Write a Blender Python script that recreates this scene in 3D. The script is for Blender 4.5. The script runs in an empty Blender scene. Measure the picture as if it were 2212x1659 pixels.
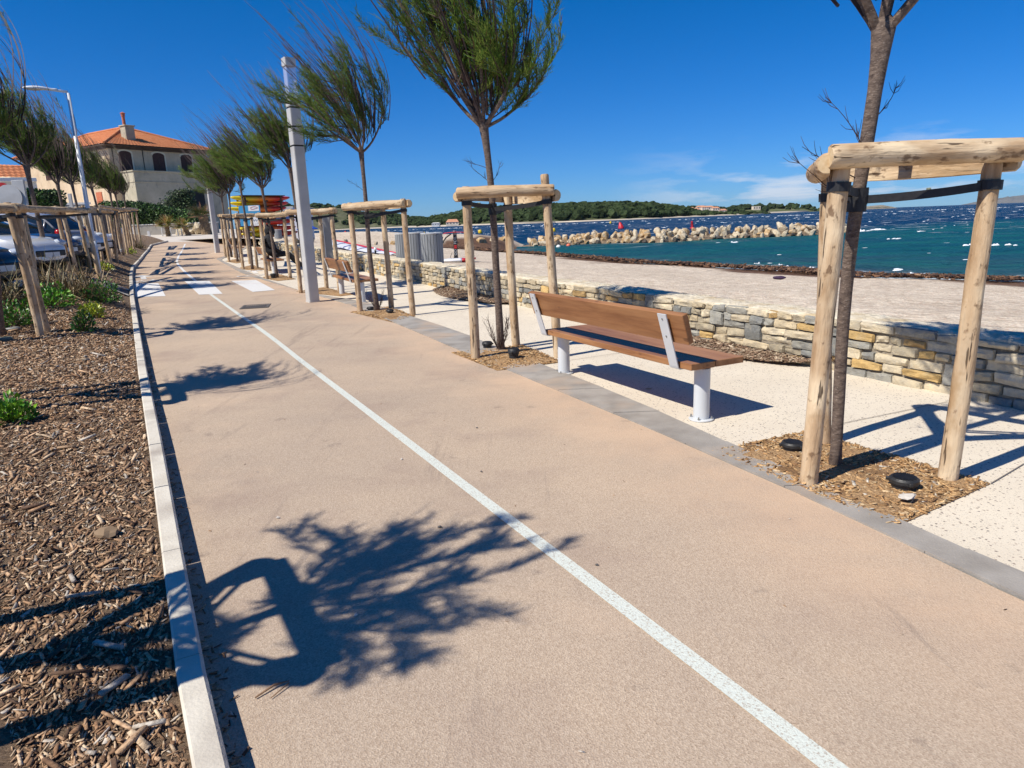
import bpy, bmesh, math, random
import numpy as np
from mathutils import Vector, Matrix, noise as mn
random.seed(7); np.random.seed(7)
PI = math.pi
SC = bpy.context.scene
COL = SC.collection
# ------------------------------------------------------------ camera model
F, CX, CY, H = 1500.0, 1106.0, 829.5, 1.62
ro = math.atan(.0378); th = math.atan((CY-479.1)*math.cos(ro)/F)
fw = Vector((0, math.cos(th), -math.sin(th))); up0 = Vector((0, math.sin(th), math.cos(th)))
cr = Vector((1,0,0))*math.cos(ro) - up0*math.sin(ro); cu = Vector((1,0,0))*math.sin(ro) + up0*math.cos(ro)
def ray(x, y): return cr*((x-CX)/F) - cu*((y-CY)/F) + fw
def lerp(a, b, t): return a+(b-a)*t
def clamp(x, a=0., b=1.): return a if x < a else b if x > b else x
def sstep(a, b, x):
    t = clamp((x-a)/(b-a)); return t*t*(3-2*t)
def interp(pts, x):
    if x <= pts[0][0]:
        a, b = pts[0], pts[1]; return a[1]+(b[1]-a[1])*(x-a[0])/(b[0]-a[0])
    for a, b in zip(pts, pts[1:]):
        if x <= b[0]: return lerp(a[1], b[1], (x-a[0])/(b[0]-a[0]))
    a, b = pts[-2], pts[-1]; return a[1]+(b[1]-a[1])*(x-a[0])/(b[0]-a[0])
# ------------------------------------------------------------ the lie of the land
PROF = [(-20,0),(9,0),(13,.03),(17.5,.07),(22,.12),(26.5,.21),(31,.32),(35,.43),(40,.62),(45,.93),(50,1.22),(60,1.5),(80,1.9),(400,3.)]
def P(Y): return interp(PROF, Y) if Y > -20 else 0.
def cross(X, Y): # the path tilts up a little towards the car park
    return .13*sstep(12, 22, Y)*clamp((interp(EDGE, Y)-X)/4.2)
EDGE = [(-20,12.),(2.6,2.1),(5.2,1.06),(15,-3.4),(60,-24.)]
KERB = [(-20,11.13),(1.84,-.92),(28,-15.3),(31,-16.6)]
def Zp(X, Y): return P(Y)+cross(X, Y)
def kd(X, Y): return (interp(KERB, Y)-X)*.8756
def Zb(X, Y):
    d = kd(X, Y)-.12
    k = lerp(.05, .6, sstep(9.5, 15.5, Y)); cap = lerp(.15, .68, sstep(8, 15.5, Y))
    return Zp(X, Y)+.075+cap*(1-math.exp(-max(0, d)*k/cap))
def hit(x, y, Z, dz=0.):
    q = ray(x, y); lo = .5
    t = 1.; pt = 0
    f = lambda t: H+q.z*t-(Z(q.x*t, q.y*t)+dz)
    while t < 400 and f(t) > 0: pt = t; t *= 1.04
    a, b = pt, t
    for i in range(30):
        m = (a+b)/2
        if f(m) > 0: a = m
        else: b = m
    return Vector((q.x*b, q.y*b, H+q.z*b))
def G(x, y, dz=0.): return hit(x, y, Zp, dz)
def GB(x, y, dz=0.): return hit(x, y, Zb, dz)
def at(x, y, Y):
    q = ray(x, y); t = Y/q.y; return Vector((q.x*t, Y, H+q.z*t))
SEA = -.8
def GS(x, y, z=SEA): return hit(x, y, lambda a, b: z)
# refined edges from what the photograph shows
EDGE = sorted([(v.y, v.x) for v in [G(*p) for p in [(2212,1300),(1800,1100),(1400,925),(1000,760),(850,697),(760,660),(632,622),(526,589),(484,567),(466,557)]]])
EDGE = [(-20, EDGE[0][1]+.43*(EDGE[0][0]+20))]+EDGE
EDGE.append((46, EDGE[-1][1]-.2*(46-EDGE[-1][0]))); EDGE.append((60, EDGE[-1][1]-5))
WALK = sorted([(v.y, v.x) for v in [G(*p) for p in [(2212,1245),(1700,1015),(1380,870),(1000,720),(800,655),(660,632),(572,602),(512,577),(476,561)]]])
WALK = [(-20, WALK[0][1]+.43*(WALK[0][0]+20))]+WALK
WALK.append((46, WALK[-1][1]-.2*(46-WALK[-1][0]))); WALK.append((60, WALK[-1][1]-5))
_k = [G(*p, .1) for p in [(497,1659),(445,1450),(350,950),(318,800),(300,700),(290,640),(286,592),(289,575),(310,551),(328,528)]]
KERB = sorted([(v.y, v.x) for v in _k]); KERB = [(-20, KERB[0][1]+.56*(KERB[0][0]+20))]+KERB
KERB.append((60, KERB[-1][1]-2))
# ------------------------------------------------------------ materials
def newmat(name):
    m = bpy.data.materials.new(name); m.use_nodes = True
    nt = m.node_tree; b = nt.nodes['Principled BSDF']; return m, nt, b
def N(nt, t, **kw):
    n = nt.nodes.new(t)
    for k, v in kw.items():
        if k.startswith('i_'): n.inputs[k[2:].replace('_', ' ')].default_value = v
        else: setattr(n, k, v)
    return n
def c4(c): return (c[0], c[1], c[2], 1)
def mixc(nt, fac, a, b, mode='MIX'):
    n = nt.nodes.new('ShaderNodeMix'); n.data_type = 'RGBA'; n.blend_type = mode
    for s, v in ((0, fac), (6, a), (7, b)):
        if isinstance(v, bpy.types.NodeSocket): nt.links.new(v, n.inputs[s])
        elif s == 0: n.inputs[0].default_value = v
        else: n.inputs[s].default_value = c4(v)
    return n.outputs[2]
def coords(nt, scale=(1,1,1), kind='Object', rot=(0,0,0)):
    tc = nt.nodes.new('ShaderNodeTexCoord'); mp = nt.nodes.new('ShaderNodeMapping')
    mp.inputs['Scale'].default_value = scale; mp.inputs['Rotation'].default_value = rot
    nt.links.new(tc.outputs[kind], mp.inputs[0]); return mp.outputs[0]
def noi(nt, vec, scale, detail=4, rough=.55, dist=0):
    n = N(nt, 'ShaderNodeTexNoise'); n.inputs['Scale'].default_value = scale; n.inputs['Detail'].default_value = detail
    n.inputs['Roughness'].default_value = rough; n.inputs['Distortion'].default_value = dist
    nt.links.new(vec, n.inputs['Vector']); return n.outputs['Fac']
def ramp(nt, fac, a, b):
    n = N(nt, 'ShaderNodeMapRange'); n.inputs['From Min'].default_value = a; n.inputs['From Max'].default_value = b
    nt.links.new(fac, n.inputs['Value']); return n.outputs[0]
def bump(nt, b, h, dist, strength=1.):
    n = N(nt, 'ShaderNodeBump'); n.inputs['Distance'].default_value = dist; n.inputs['Strength'].default_value = strength
    nt.links.new(h, n.inputs['Height'])
    prev = b.inputs['Normal']
    if prev.is_linked: nt.links.new(prev.links[0].from_socket, n.inputs['Normal'])
    nt.links.new(n.outputs[0], prev)
def mth(nt, op, a, b=None):
    n = N(nt, 'ShaderNodeMath', operation=op)
    for i, v in enumerate((a, b)):
        if v is None: continue
        if isinstance(v, bpy.types.NodeSocket): nt.links.new(v, n.inputs[i])
        else: n.inputs[i].default_value = v
    return n.outputs[0]
def mat(name, c1, c2=None, scale=8., rng=(.35,.65), rough=.7, bmp=None, stretch=(1,1,1), vcol=False, spec=.5, metal=0., trans=0., rnd=0., c3=None, s3=1., rot=(0,0,0), detail=5):
    m, nt, b = newmat(name)
    b.inputs['Roughness'].default_value = rough; b.inputs['Specular IOR Level'].default_value = spec; b.inputs['Metallic'].default_value = metal
    v = coords(nt, stretch, rot=rot)
    col = None
    if c2 is not None:
        col = mixc(nt, ramp(nt, noi(nt, v, scale, detail), *rng), c1, c2)
    if c3 is not None:
        col = mixc(nt, ramp(nt, noi(nt, v, s3, 3), .5, .68), col if col else c1, c3)
    if vcol:
        a = N(nt, 'ShaderNodeAttribute', attribute_name='Col')
        col = mixc(nt, 1., a.outputs['Color'], col, 'MULTIPLY') if col else a.outputs['Color']
    if rnd:
        oi = N(nt, 'ShaderNodeObjectInfo'); hs = N(nt, 'ShaderNodeHueSaturation')
        nt.links.new(ramp_to(nt, oi.outputs['Random'], 1-rnd, 1+rnd), hs.inputs['Value'])
        if col: nt.links.new(col, hs.inputs['Color'])
        else: hs.inputs['Color'].default_value = c4(c1)
        col = hs.outputs[0]
    if col: nt.links.new(col, b.inputs['Base Color'])
    else: b.inputs['Base Color'].default_value = c4(c1)
    if bmp: bump(nt, b, noi(nt, v, bmp[0], 4), bmp[1])
    if trans: b.inputs['Transmission Weight'].default_value = trans
    return m
def ramp_to(nt, f, a, b):
    n = N(nt, 'ShaderNodeMapRange'); n.inputs['To Min'].default_value = a; n.inputs['To Max'].default_value = b
    nt.links.new(f, n.inputs['Value']); return n.outputs[0]
# ------------------------------------------------------------ mesh builder
class MB:
    def __init__(s): s.v = []; s.f = []; s.m = []; s.c = None
    def add(s, vs, fs, mi=0, col=None):
        o = len(s.v); s.v.extend([tuple(a) for a in vs]); s.f.extend([tuple(i+o for i in f) for f in fs]); s.m.extend([mi]*len(fs))
        if col is not None:
            if s.c is None: s.c = [(1,1,1)]*o
            s.c.extend([col]*len(vs))
        elif s.c is not None: s.c.extend([(1,1,1)]*len(vs))
        return s
    def box(s, c, d, R=None, mi=0, col=None, bev=0.):
        x, y, z = d[0]/2, d[1]/2, d[2]/2
        if bev:
            vs = []; b = bev
            for sx in (-1,1):
                for sy in (-1,1):
                    for sz in (-1,1):
                        vs += [(sx*(x-b), sy*y*1., sz*(z-b)), (sx*x, sy*(y-b), sz*(z-b)), (sx*(x-b), sy*(y-b), sz*z)]
            bm = bmesh.new()
            for p in vs: bm.verts.new(p)
            bmesh.ops.convex_hull(bm, input=bm.verts); bmesh.ops.dissolve_limit(bm, angle_limit=.02, verts=bm.verts, edges=bm.edges)
            bm.verts.index_update(); vs = [v.co.copy() for v in bm.verts]; fs = [[v.index for v in f.verts] for f in bm.faces]; bm.free()
        else:
            vs = [Vector((sx*x, sy*y, sz*z)) for sx in (-1,1) for sy in (-1,1) for sz in (-1,1)]
            fs = [(0,1,3,2),(4,6,7,5),(0,4,5,1),(2,3,7,6),(0,2,6,4),(1,5,7,3)]
        c = Vector(c)
        if R is not None: vs = [R@Vector(v)+c for v in vs]
        else: vs = [Vector(v)+c for v in vs]
        return s.add(vs, fs, mi, col)
    def tube(s, pts, rs, n=8, mi=0, cap=True, col=None):
        pts = [Vector(p) for p in pts]; L = len(pts)
        if not hasattr(rs, '__len__'): rs = [rs]*L
        vs = []; prev = None
        for i, p in enumerate(pts):
            t = (pts[min(i+1, L-1)]-pts[max(i-1, 0)]).normalized()
            if prev is None:
                a = t.cross(Vector((0,0,1)) if abs(t.z) < .9 else Vector((1,0,0))).normalized()
            else:
                a = (prev-t*prev.dot(t)); a = a.normalized() if a.length > 1e-6 else t.orthogonal().normalized()
            prev = a; b = t.cross(a)
            for k in range(n):
                an = 2*PI*k/n; vs.append(p+(a*math.cos(an)+b*math.sin(an))*rs[i])
        fs = [(i*n+k, i*n+(k+1)%n, (i+1)*n+(k+1)%n, (i+1)*n+k) for i in range(L-1) for k in range(n)]
        if cap: fs += [tuple(range(n-1, -1, -1)), tuple(range((L-1)*n, L*n))]
        return s.add(vs, fs, mi, col)
    def lathe(s, prof, n=16, o=(0,0,0), mi=0, col=None):
        o = Vector(o); vs = [o+Vector((r*math.cos(2*PI*k/n), r*math.sin(2*PI*k/n), z)) for r, z in prof for k in range(n)]
        fs = [(i*n+k, i*n+(k+1)%n, (i+1)*n+(k+1)%n, (i+1)*n+k) for i in range(len(prof)-1) for k in range(n)]
        fs += [tuple(range(n-1, -1, -1)), tuple(range((len(prof)-1)*n, len(prof)*n))]
        return s.add(vs, fs, mi, col)
    def loft(s, rows, mi=0, closed=True, cap=True, col=None):
        n = len(rows[0]); vs = [p for r in rows for p in r]
        m = n if closed else n-1
        fs = [(i*n+k, i*n+(k+1)%n, (i+1)*n+(k+1)%n, (i+1)*n+k) for i in range(len(rows)-1) for k in range(m)]
        if cap and closed: fs += [tuple(range(n-1, -1, -1)), tuple(range((len(rows)-1)*n, len(rows)*n))]
        return s.add(vs, fs, mi, col)
    def prism(s, poly, z0, z1, mi=0, col=None):
        return s.loft([[Vector((p[0], p[1], z0)) for p in poly], [Vector((p[0], p[1], z1)) for p in poly]], mi, True, True, col)
    def blob(s, c, r, seed=0, amp=.25, sub=2, sq=(1,1,1), mi=0, col=None, R=None, fr=1.3):
        bm = bmesh.new(); bmesh.ops.create_icosphere(bm, subdivisions=sub, radius=1.)
        c = Vector(c); vs = []
        for v in bm.verts:
            d = v.co*(1+amp*mn.noise(v.co*fr+Vector((seed*7.3, seed*3.1, seed)))*2)
            d = Vector((d.x*sq[0], d.y*sq[1], d.z*sq[2]))*r
            if R is not None: d = R@d
            vs.append(d+c)
        bm.verts.index_update(); fs = [[v.index for v in f.verts] for f in bm.faces]; bm.free()
        return s.add(vs, fs, mi, col)
    def mesh(s, name, mats, smooth=False):
        me = bpy.data.meshes.new(name); me.from_pydata([tuple(v) for v in s.v], [], s.f)
        for m in (mats if isinstance(mats, (list, tuple)) else [mats]): me.materials.append(m)
        me.polygons.foreach_set('material_index', s.m)
        if smooth: me.polygons.foreach_set('use_smooth', [True]*len(s.f))
        if s.c is not None:
            a = me.color_attributes.new('Col', 'FLOAT_COLOR', 'POINT')
            a.data.foreach_set('color', [x for c in s.c for x in (c[0], c[1], c[2], 1.)])
        me.update(); return me
    def build(s, name, mats, parent=None, smooth=False, recalc=True, angle=None):
        me = s.mesh(name, mats, smooth or angle is not None)
        if recalc:
            bm = bmesh.new(); bm.from_mesh(me); bmesh.ops.recalc_face_normals(bm, faces=bm.faces); bm.to_mesh(me); bm.free()
        if angle is not None:
            me.set_sharp_from_angle(angle=math.radians(angle))
        return link(name, me, parent)
def link(name, me, parent=None, M=None):
    o = bpy.data.objects.new(name, me); COL.objects.link(o)
    if parent: o.parent = parent
    if M is not None: o.matrix_local = M
    return o
def tag(o, label=None, cat=None, group=None, kind=None):
    if label: o['label'] = label
    if cat: o['category'] = cat
    if group: o['group'] = group
    if kind: o['kind'] = kind
    return o
def thing(name, label, cat, loc=(0,0,0), rz=0, group=None):
    o = bpy.data.objects.new(name, None); COL.objects.link(o); o.location = loc; o.rotation_euler = (0,0,rz)
    o.empty_display_size = .1
    return tag(o, label, cat, group)
def structure(o): o['kind'] = 'structure'; return o
def copy_tree(o, parent=None):
    c = o.copy(); COL.objects.link(c)
    if parent is not None: c.parent = parent
    for ch in list(o.children): copy_tree(ch, c)
    return c
def Rz(a): return Matrix.Rotation(a, 3, 'Z')
def frame_to(a, b): # local z from a to b
    a, b = Vector(a), Vector(b); z = (b-a).normalized()
    x = Vector((0,0,1)).cross(z); x = x.normalized() if x.length > .05 else Vector((1,0,0))
    x = (x-z*x.dot(z)).normalized(); y = z.cross(x)
    M = Matrix((x, y, z)).transposed().to_4x4(); M.translation = a; return M
# ------------------------------------------------------------ camera, sun, sky
cam = bpy.data.cameras.new('camera'); cam.sensor_width = 36; cam.lens = 36*F/2212; cam.clip_start = .05; cam.clip_end = 60000
co = bpy.data.objects.new('camera', cam); COL.objects.link(co); SC.camera = co
co.matrix_world = Matrix(((cr.x, cu.x, -fw.x, 0), (cr.y, cu.y, -fw.y, 0), (cr.z, cu.z, -fw.z, H), (0,0,0,1)))
SUN_EL, SUN_AZ = math.radians(50), math.radians(31) # shadows run towards this angle from +X
sd = Vector((math.cos(SUN_EL)*math.cos(SUN_AZ), math.cos(SUN_EL)*math.sin(SUN_AZ), -math.sin(SUN_EL)))
sl = bpy.data.lights.new('sun', 'SUN'); sl.energy = 5.0; sl.angle = math.radians(.53); sl.color = (1, .94, .84)
so = bpy.data.objects.new('sun', sl); COL.objects.link(so); so.rotation_euler = sd.to_track_quat('-Z', 'Y').to_euler()
W = bpy.data.worlds.new('World'); SC.world = W; W.use_nodes = True; nt = W.node_tree
bg = nt.nodes['Background']; sky = nt.nodes.new('ShaderNodeTexSky'); sky.sky_type = 'NISHITA'; sky.sun_disc = False
sky.sun_elevation = SUN_EL; sky.sun_rotation = math.atan2(-sd.x, -sd.y)
sky.altitude = 1500; sky.air_density = 1.; sky.dust_density = .15; sky.ozone_density = 4.
tcw = nt.nodes.new('ShaderNodeTexCoord'); sep = nt.nodes.new('ShaderNodeSeparateXYZ'); nt.links.new(tcw.outputs['Generated'], sep.inputs[0])
# low banks of cloud just over the horizon
mp = nt.nodes.new('ShaderNodeMapping'); mp.inputs['Scale'].default_value = (1,1,5.5); nt.links.new(tcw.outputs['Generated'], mp.inputs[0])
n1 = noi(nt, mp.outputs[0], 7.5, 8, .56, .2)
band = mth(nt, 'MULTIPLY', ramp(nt, sep.outputs[2], .002, .02), ramp(nt, sep.outputs[2], .105, .03))
cl = ramp(nt, mth(nt, 'ADD', n1, mth(nt, 'MULTIPLY', band, .2)), .63, .77)
cl = mth(nt, 'MULTIPLY', mth(nt, 'MULTIPLY', cl, band), ramp(nt, sep.outputs[0], .14, .34))
hs = nt.nodes.new('ShaderNodeHueSaturation'); hs.inputs['Saturation'].default_value = 1.2; nt.links.new(mixc(nt, 1., sky.outputs[0], (.68, .92, 1.25), 'MULTIPLY'), hs.inputs['Color'])
hzt = mixc(nt, ramp(nt, sep.outputs[2], .28, 0.), (1,1,1), (.62,.80,.98))
cc = mixc(nt, mth(nt, 'MULTIPLY', cl, .8), mixc(nt, 1., hs.outputs[0], hzt, 'MULTIPLY'), (8.6, 9.2, 10.2))
nt.links.new(cc, bg.inputs[0]); bg.inputs[1].default_value = .078
SC.view_settings.view_transform = 'Standard'; SC.view_settings.look = 'None'; SC.view_settings.exposure = .2; SC.view_settings.gamma = 1
SC.view_settings.use_curve_mapping = False
SC.cycles.max_bounces = 6; SC.cycles.transparent_max_bounces = 12
# ------------------------------------------------------------ ground sheets
def strip(name, left, right, Y0, Y1, m, Z, dz=0., nx=8, dy=.35, pad=0.):
    mb = MB(); Ys = [Y0]
    while Ys[-1] < Y1: Ys.append(min(Y1, Ys[-1]+max(dy, Ys[-1]*.03)))
    vs = []
    for y in Ys:
        a, b = left(y), right(y)
        for i in range(nx+1):
            x = lerp(a, b, i/nx); vs.append((x, y, Z(x, y)+dz))
    n = nx+1
    fs = [(j*n+i, j*n+i+1, (j+1)*n+i+1, (j+1)*n+i) for j in range(len(Ys)-1) for i in range(nx)]
    mb.add(vs, fs); o = mb.build(name, m, None, True); return structure(o)
# resin bound path
m_path, nt, b = newmat('resin_bound_path')
v = coords(nt); b.inputs['Roughness'].default_value = .85; b.inputs['Specular IOR Level'].default_value = .25
vo = N(nt, 'ShaderNodeTexVoronoi'); vo.inputs['Scale'].default_value = 165; nt.links.new(v, vo.inputs['Vector'])
g = mixc(nt, ramp(nt, vo.outputs['Color'], .1, .95), (.41,.31,.23), (.60,.485,.375))
big = noi(nt, v, .35, 5, .6)
c = mixc(nt, ramp(nt, big, .35, .65), (.84,.84,.84), (1.03,1.01,.96))
g = mixc(nt, 1., g, c, 'MULTIPLY')
g = mixc(nt, mth(nt, 'MULTIPLY', ramp(nt, noi(nt, v, .9, 5, .65), .5, .72), .5), g, (.30,.215,.175))
# ochre sand blown towards the stone edging
a = N(nt, 'ShaderNodeAttribute', attribute_name='Col')
sepa = N(nt, 'ShaderNodeSeparateColor'); nt.links.new(a.outputs['Color'], sepa.inputs[0])
sf = mth(nt, 'MULTIPLY', sepa.outputs[0], ramp(nt, noi(nt, v, 1.1, 6, .65), .3, .6))
g = mixc(nt, mth(nt, 'MULTIPLY', sf, .75), g, (.64,.45,.30))
g = mixc(nt, mth(nt, 'MULTIPLY', ramp(nt, noi(nt, v, 2.6, 6, .7), .62, .73), .6), g, (.17,.13,.11))
skid = ramp(nt, noi(nt, coords(nt, (2.2,.16,1), rot=(0,0,.46)), 1.6, 6, .7, .3), .60, .70); g = mixc(nt, mth(nt, 'MULTIPLY', skid, .5), g, (.24,.185,.15))
g = mixc(nt, mth(nt, 'MULTIPLY', ramp(nt, noi(nt, v, .55, 6, .7), .55, .7), .45), g, (.63,.47,.33))
g = mixc(nt, 1., g, (.97,.97,.97), 'MULTIPLY')
nt.links.new(g, b.inputs['Base Color'])
bump(nt, b, vo.outputs['Distance'], .003, .6); bump(nt, b, noi(nt, v, 60, 3), .003, .5)
path = strip('bike_path', lambda y: interp(KERB, y)-.02, lambda y: interp(EDGE, y), -5, 46.4, m_path, Zp, nx=14)
me = path.data; ca = me.color_attributes.new('Col', 'FLOAT_COLOR', 'POINT')
vals = []
for vtx in me.vertices:
    s = sstep(1.3, 0., interp(EDGE, vtx.co.y)-vtx.co.x)*.9+.55*sstep(14, 26, vtx.co.y); vals += [clamp(s), 0, 0, 1]
ca.data.foreach_set('color', vals)
# grey stone edging, flush
m_edge = mat('grey_limestone_edging', (.25,.225,.195), (.37,.34,.30), 3., rough=.8, bmp=(90,.003), c3=(.42,.33,.25), s3=1.2)
mb = MB(); y = -4.; k = 0
while y < 46.2:
    y2 = y+.88
    def e(yy, s): return lerp(interp(EDGE, yy)+.003, interp(WALK, yy)-.003, s)
    pts = [(e(y+.006, 0), y+.006), (e(y2, 0), y2), (e(y2, 1), y2-.0), (e(y+.006, 1), y+.006)]
    zt = [Zp(*p)+.012+.003*((k*37)%5-2)/2 for p in pts]
    mb.add([(p[0], p[1], z) for p, z in zip(pts, zt)]+[(p[0], p[1], z-.2) for p, z in zip(pts, zt)], [(0,3,2,1),(4,5,6,7),(0,1,5,4),(1,2,6,5),(2,3,7,6),(3,0,4,7)])
    y = y2; k += 1
structure(mb.build('stone_edging', m_edge))
# mulch bed and car park ground on the left
m_bed, nt, b = newmat('bark_mulch_ground'); v = coords(nt, (1,2.2,1), rot=(0,0,.45)); b.inputs['Roughness'].default_value = .95
g = mixc(nt, ramp(nt, noi(nt, v, 38, 6, .7), .3, .7), (.10,.06,.035), (.40,.27,.165))
g = mixc(nt, ramp(nt, noi(nt, v, 85, 3), .62, .74), g, (.48,.38,.27)); nt.links.new(g, b.inputs['Base Color'])
bump(nt, b, noi(nt, v, 30, 6, .7), .05); bump(nt, b, noi(nt, v, 95, 4, .7), .012)
m_asph = mat('car_park_asphalt', (.045,.045,.048), (.08,.078,.078), 40, rough=.9, bmp=(120,.004))
strip('mulch_bed', lambda y: interp(KERB, y)-4.3-.3, lambda y: interp(KERB, y)-.10, -5, 46.4, m_bed, Zb, nx=22, dy=.2)
strip('car_park', lambda y: interp(KERB, y)-60, lambda y: interp(KERB, y)-4.6, -5, 46.4, m_asph, Zb, nx=12)
# white concrete kerb laid in metre lengths
m_kerb = mat('pale_concrete_kerb', (.56,.51,.42), (.67,.62,.52), 5., rough=.85, bmp=(70,.003), c3=(.40,.35,.29), s3=1.7)
kl = [(x, y) for y, x in KERB if y < 50]
dense = []; y = -4.
while y < 47.5: dense.append(Vector((interp(KERB, y), y))); y += .05
acc = 0; seg = [dense[0]]; mb = MB()
def kerb_piece(seg, j):
    rows = []; seg = seg[::4]+[seg[-1]] if len(seg) > 5 else seg
    for i, p in enumerate(seg):
        q = seg[min(i+1, len(seg)-1)]-seg[max(i-1, 0)]; n = Vector((-q.y, q.x)).normalized()
        if n.x > 0: n = -n
        z = Zp(p.x, p.y); h = .10+.002*math.sin(j*5.1)
        if i == 0: p = p+q.normalized()*.008
        w = lambda d, zz: Vector((p.x+n.x*d, p.y+n.y*d, z+zz))
        rows.append([w(0, -.15), w(0, h-.012), w(.012, h), w(.086, h), w(.095, h-.01), w(.095, -.15)])
    mb.loft(rows)
for a, b2 in zip(dense, dense[1:]):
    acc += (b2-a).length; seg.append(b2)
    if acc >= 1.: kerb_piece(seg, len(mb.v)); seg = [b2]; acc = 0
structure(mb.build('kerb', m_kerb))
# exposed aggregate promenade
WALLP = [(-8.,11.6),(-2,8.05),(3.6,4.95),(5.7,3.95),(8.2,2.78),(9.6,2.12),(11.3,1.3),(13.5,.2),(16.,-.95),(19.2,-2.45),(24,-4.9),(30,-8.1),(36,-11.4),(41,-14.2)]
def wallx(y): return interp(WALLP, y)
m_prom, nt, b = newmat('exposed_aggregate_concrete'); v = coords(nt); b.inputs['Roughness'].default_value = .85; b.inputs['Specular IOR Level'].default_value = .3
g = mixc(nt, ramp(nt, noi(nt, v, 1.3, 5), .3, .7), (.64,.56,.44), (.72,.64,.51))
def specks(nt, v, scale, thr, vec_s):
    vo = N(nt, 'ShaderNodeTexVoronoi'); vo.inputs['Scale'].default_value = scale; vo.inputs['Randomness'].default_value = 1
    nt.links.new(v, vo.inputs['Vector'])
    sp = N(nt, 'ShaderNodeSeparateColor'); nt.links.new(vo.outputs['Color'], sp.inputs[0])
    pick = ramp(nt, sp.outputs[0], thr, thr+.02)
    near = ramp(nt, vo.outputs['Distance'], .42, .30)
    return mth(nt, 'MULTIPLY', pick, near), sp.outputs[1]
f1, r1 = specks(nt, v, 55, .80, 1); g = mixc(nt, f1, g, mixc(nt, r1, (.14,.12,.11), (.42,.33,.26)))
f2, r2 = specks(nt, v, 120, .72, 1); g = mixc(nt, mth(nt, 'MULTIPLY', f2, .7), g, mixc(nt, r2, (.2,.17,.15), (.5,.42,.33)))
nt.links.new(g, b.inputs['Base Color']); bump(nt, b, noi(nt, v, 90, 4, .6), .003)
strip('promenade', lambda y: interp(WALK, y), lambda y: wallx(y)+.2, -5, 46.4, m_prom, lambda x, y: Zp(x, y)-.004, nx=10)
m_joint = mat('dark_joint', (.2,.17,.14), rough=.9)
def sheet(name, poly, m, dz, Z=Zp, pxs=True, parent=None, kind='structure', thick=0.):
    """a flat marking following the ground; poly = list of pixel or world corner points, quads get subdivided"""
    pts = [G(*p) if pxs else Vector((p[0], p[1], 0)) for p in poly]
    mb = MB(); n = 10
    if len(pts) == 4:
        vs = []
        for j in range(n+1):
            a = pts[0].lerp(pts[3], j/n); b = pts[1].lerp(pts[2], j/n)
            for i in range(n+1):
                p = a.lerp(b, i/n); vs.append((p.x, p.y, Z(p.x, p.y)+dz))
        mb.add(vs, [(j*(n+1)+i, j*(n+1)+i+1, (j+1)*(n+1)+i+1, (j+1)*(n+1)+i) for j in range(n) for i in range(n)])
    else: mb.add([(p.x, p.y, Z(p.x, p.y)+dz) for p in pts], [tuple(range(len(pts)))])
    o = mb.build(name, m, parent)
    if o.data.polygons[0].normal.z < 0: o.data.flip_normals()
    if kind: o['kind'] = kind
    return o
mb = MB()
def thinline(mb, a, b, w, dz, Z=Zp, n=16):
    a, b = Vector(a[:2]), Vector(b[:2]); t = (b-a).normalized(); s = Vector((-t.y, t.x))*w/2; vs = []
    for i in range(n+1):
        p = a.lerp(b, i/n)
        for q in (p-s, p+s): vs.append((q.x, q.y, Z(q.x, q.y)+dz))
    mb.add(vs, [(2*i, 2*i+2, 2*i+3, 2*i+1) for i in range(n)])
for px in [((1735,932),(2047,868)), ((2140,1045),(2212,1002)),((1205,782),(1480,742)),((895,683),(1040,668))]:
    thinline(mb, G(*px[0]), G(*px[1]), .007, .003)
structure(mb.build('paving_joints', m_joint))
# painted markings
m_paint, nt, b = newmat('worn_white_road_paint'); v = coords(nt); b.inputs['Roughness'].default_value = .7
g = mixc(nt, ramp(nt, noi(nt, v, 120, 4, .7), .53, .62), (.64,.67,.60), (.42,.36,.29)); nt.links.new(g, b.inputs['Base Color']); bump(nt, b, noi(nt, v, 110, 3), .003)
m_paint2 = mat('white_road_paint', (.74,.73,.70), (.66,.64,.6), 20, rough=.7, bmp=(110,.003))
def ribbon(name, px, w, m, dz=.004, pts=None):
    P3 = pts or [G(*p) for p in px]; P2 = [Vector((p.x, p.y)) for p in P3]
    # densify with smooth interpolation
    D = []
    for i in range(len(P2)-1):
        p0 = P2[max(i-1, 0)]; p1 = P2[i]; p2 = P2[i+1]; p3 = P2[min(i+2, len(P2)-1)]
        n = max(2, int((p2-p1).length/.25))
        for k in range(n):
            t = k/n; D.append(.5*((2*p1)+(p2-p0)*t+(2*p0-5*p1+4*p2-p3)*t*t+(3*p1-p0-3*p2+p3)*t**3))
    D.append(P2[-1]); vs = []; fs = []
    for i, p in enumerate(D):
        t = (D[min(i+1, len(D)-1)]-D[max(i-1, 0)]).normalized(); s = Vector((-t.y, t.x))*w/2
        for q in (p-s, p+s): vs.append((q.x, q.y, Zp(q.x, q.y)+dz))
        if i: fs.append((2*i-2, 2*i, 2*i+1, 2*i-1))
    mb = MB(); mb.add(vs, fs); o = mb.build(name, m)
    if o.data.polygons[0].normal.z < 0: o.data.flip_normals()
    return structure(o)
first = G(1800,1659)-(G(1700,1580)-G(1800,1659))*2
ribbon('centre_line', None, .075, m_paint, pts=[first]+[G(*p) for p in [(1775,1640),(690,810),(560,710),(455,636)]])
ribbon('centre_line', [(430,615),(418,603),(395,583),(383,568),(384,558),(390,547),(400,527)], .09, m_paint2)
for q in [[(293,642),(358,640),(342,612),(290,613)], [(430,637),(481,635),(452,607),(399,608)], [(546,631),(594,627),(553,605),(499,607)]]:
    sheet('crosswalk_stripe', q, m_paint2, .006)
m_red = mat('red_marking_string', (.38,.07,.05), rough=.8)
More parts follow.
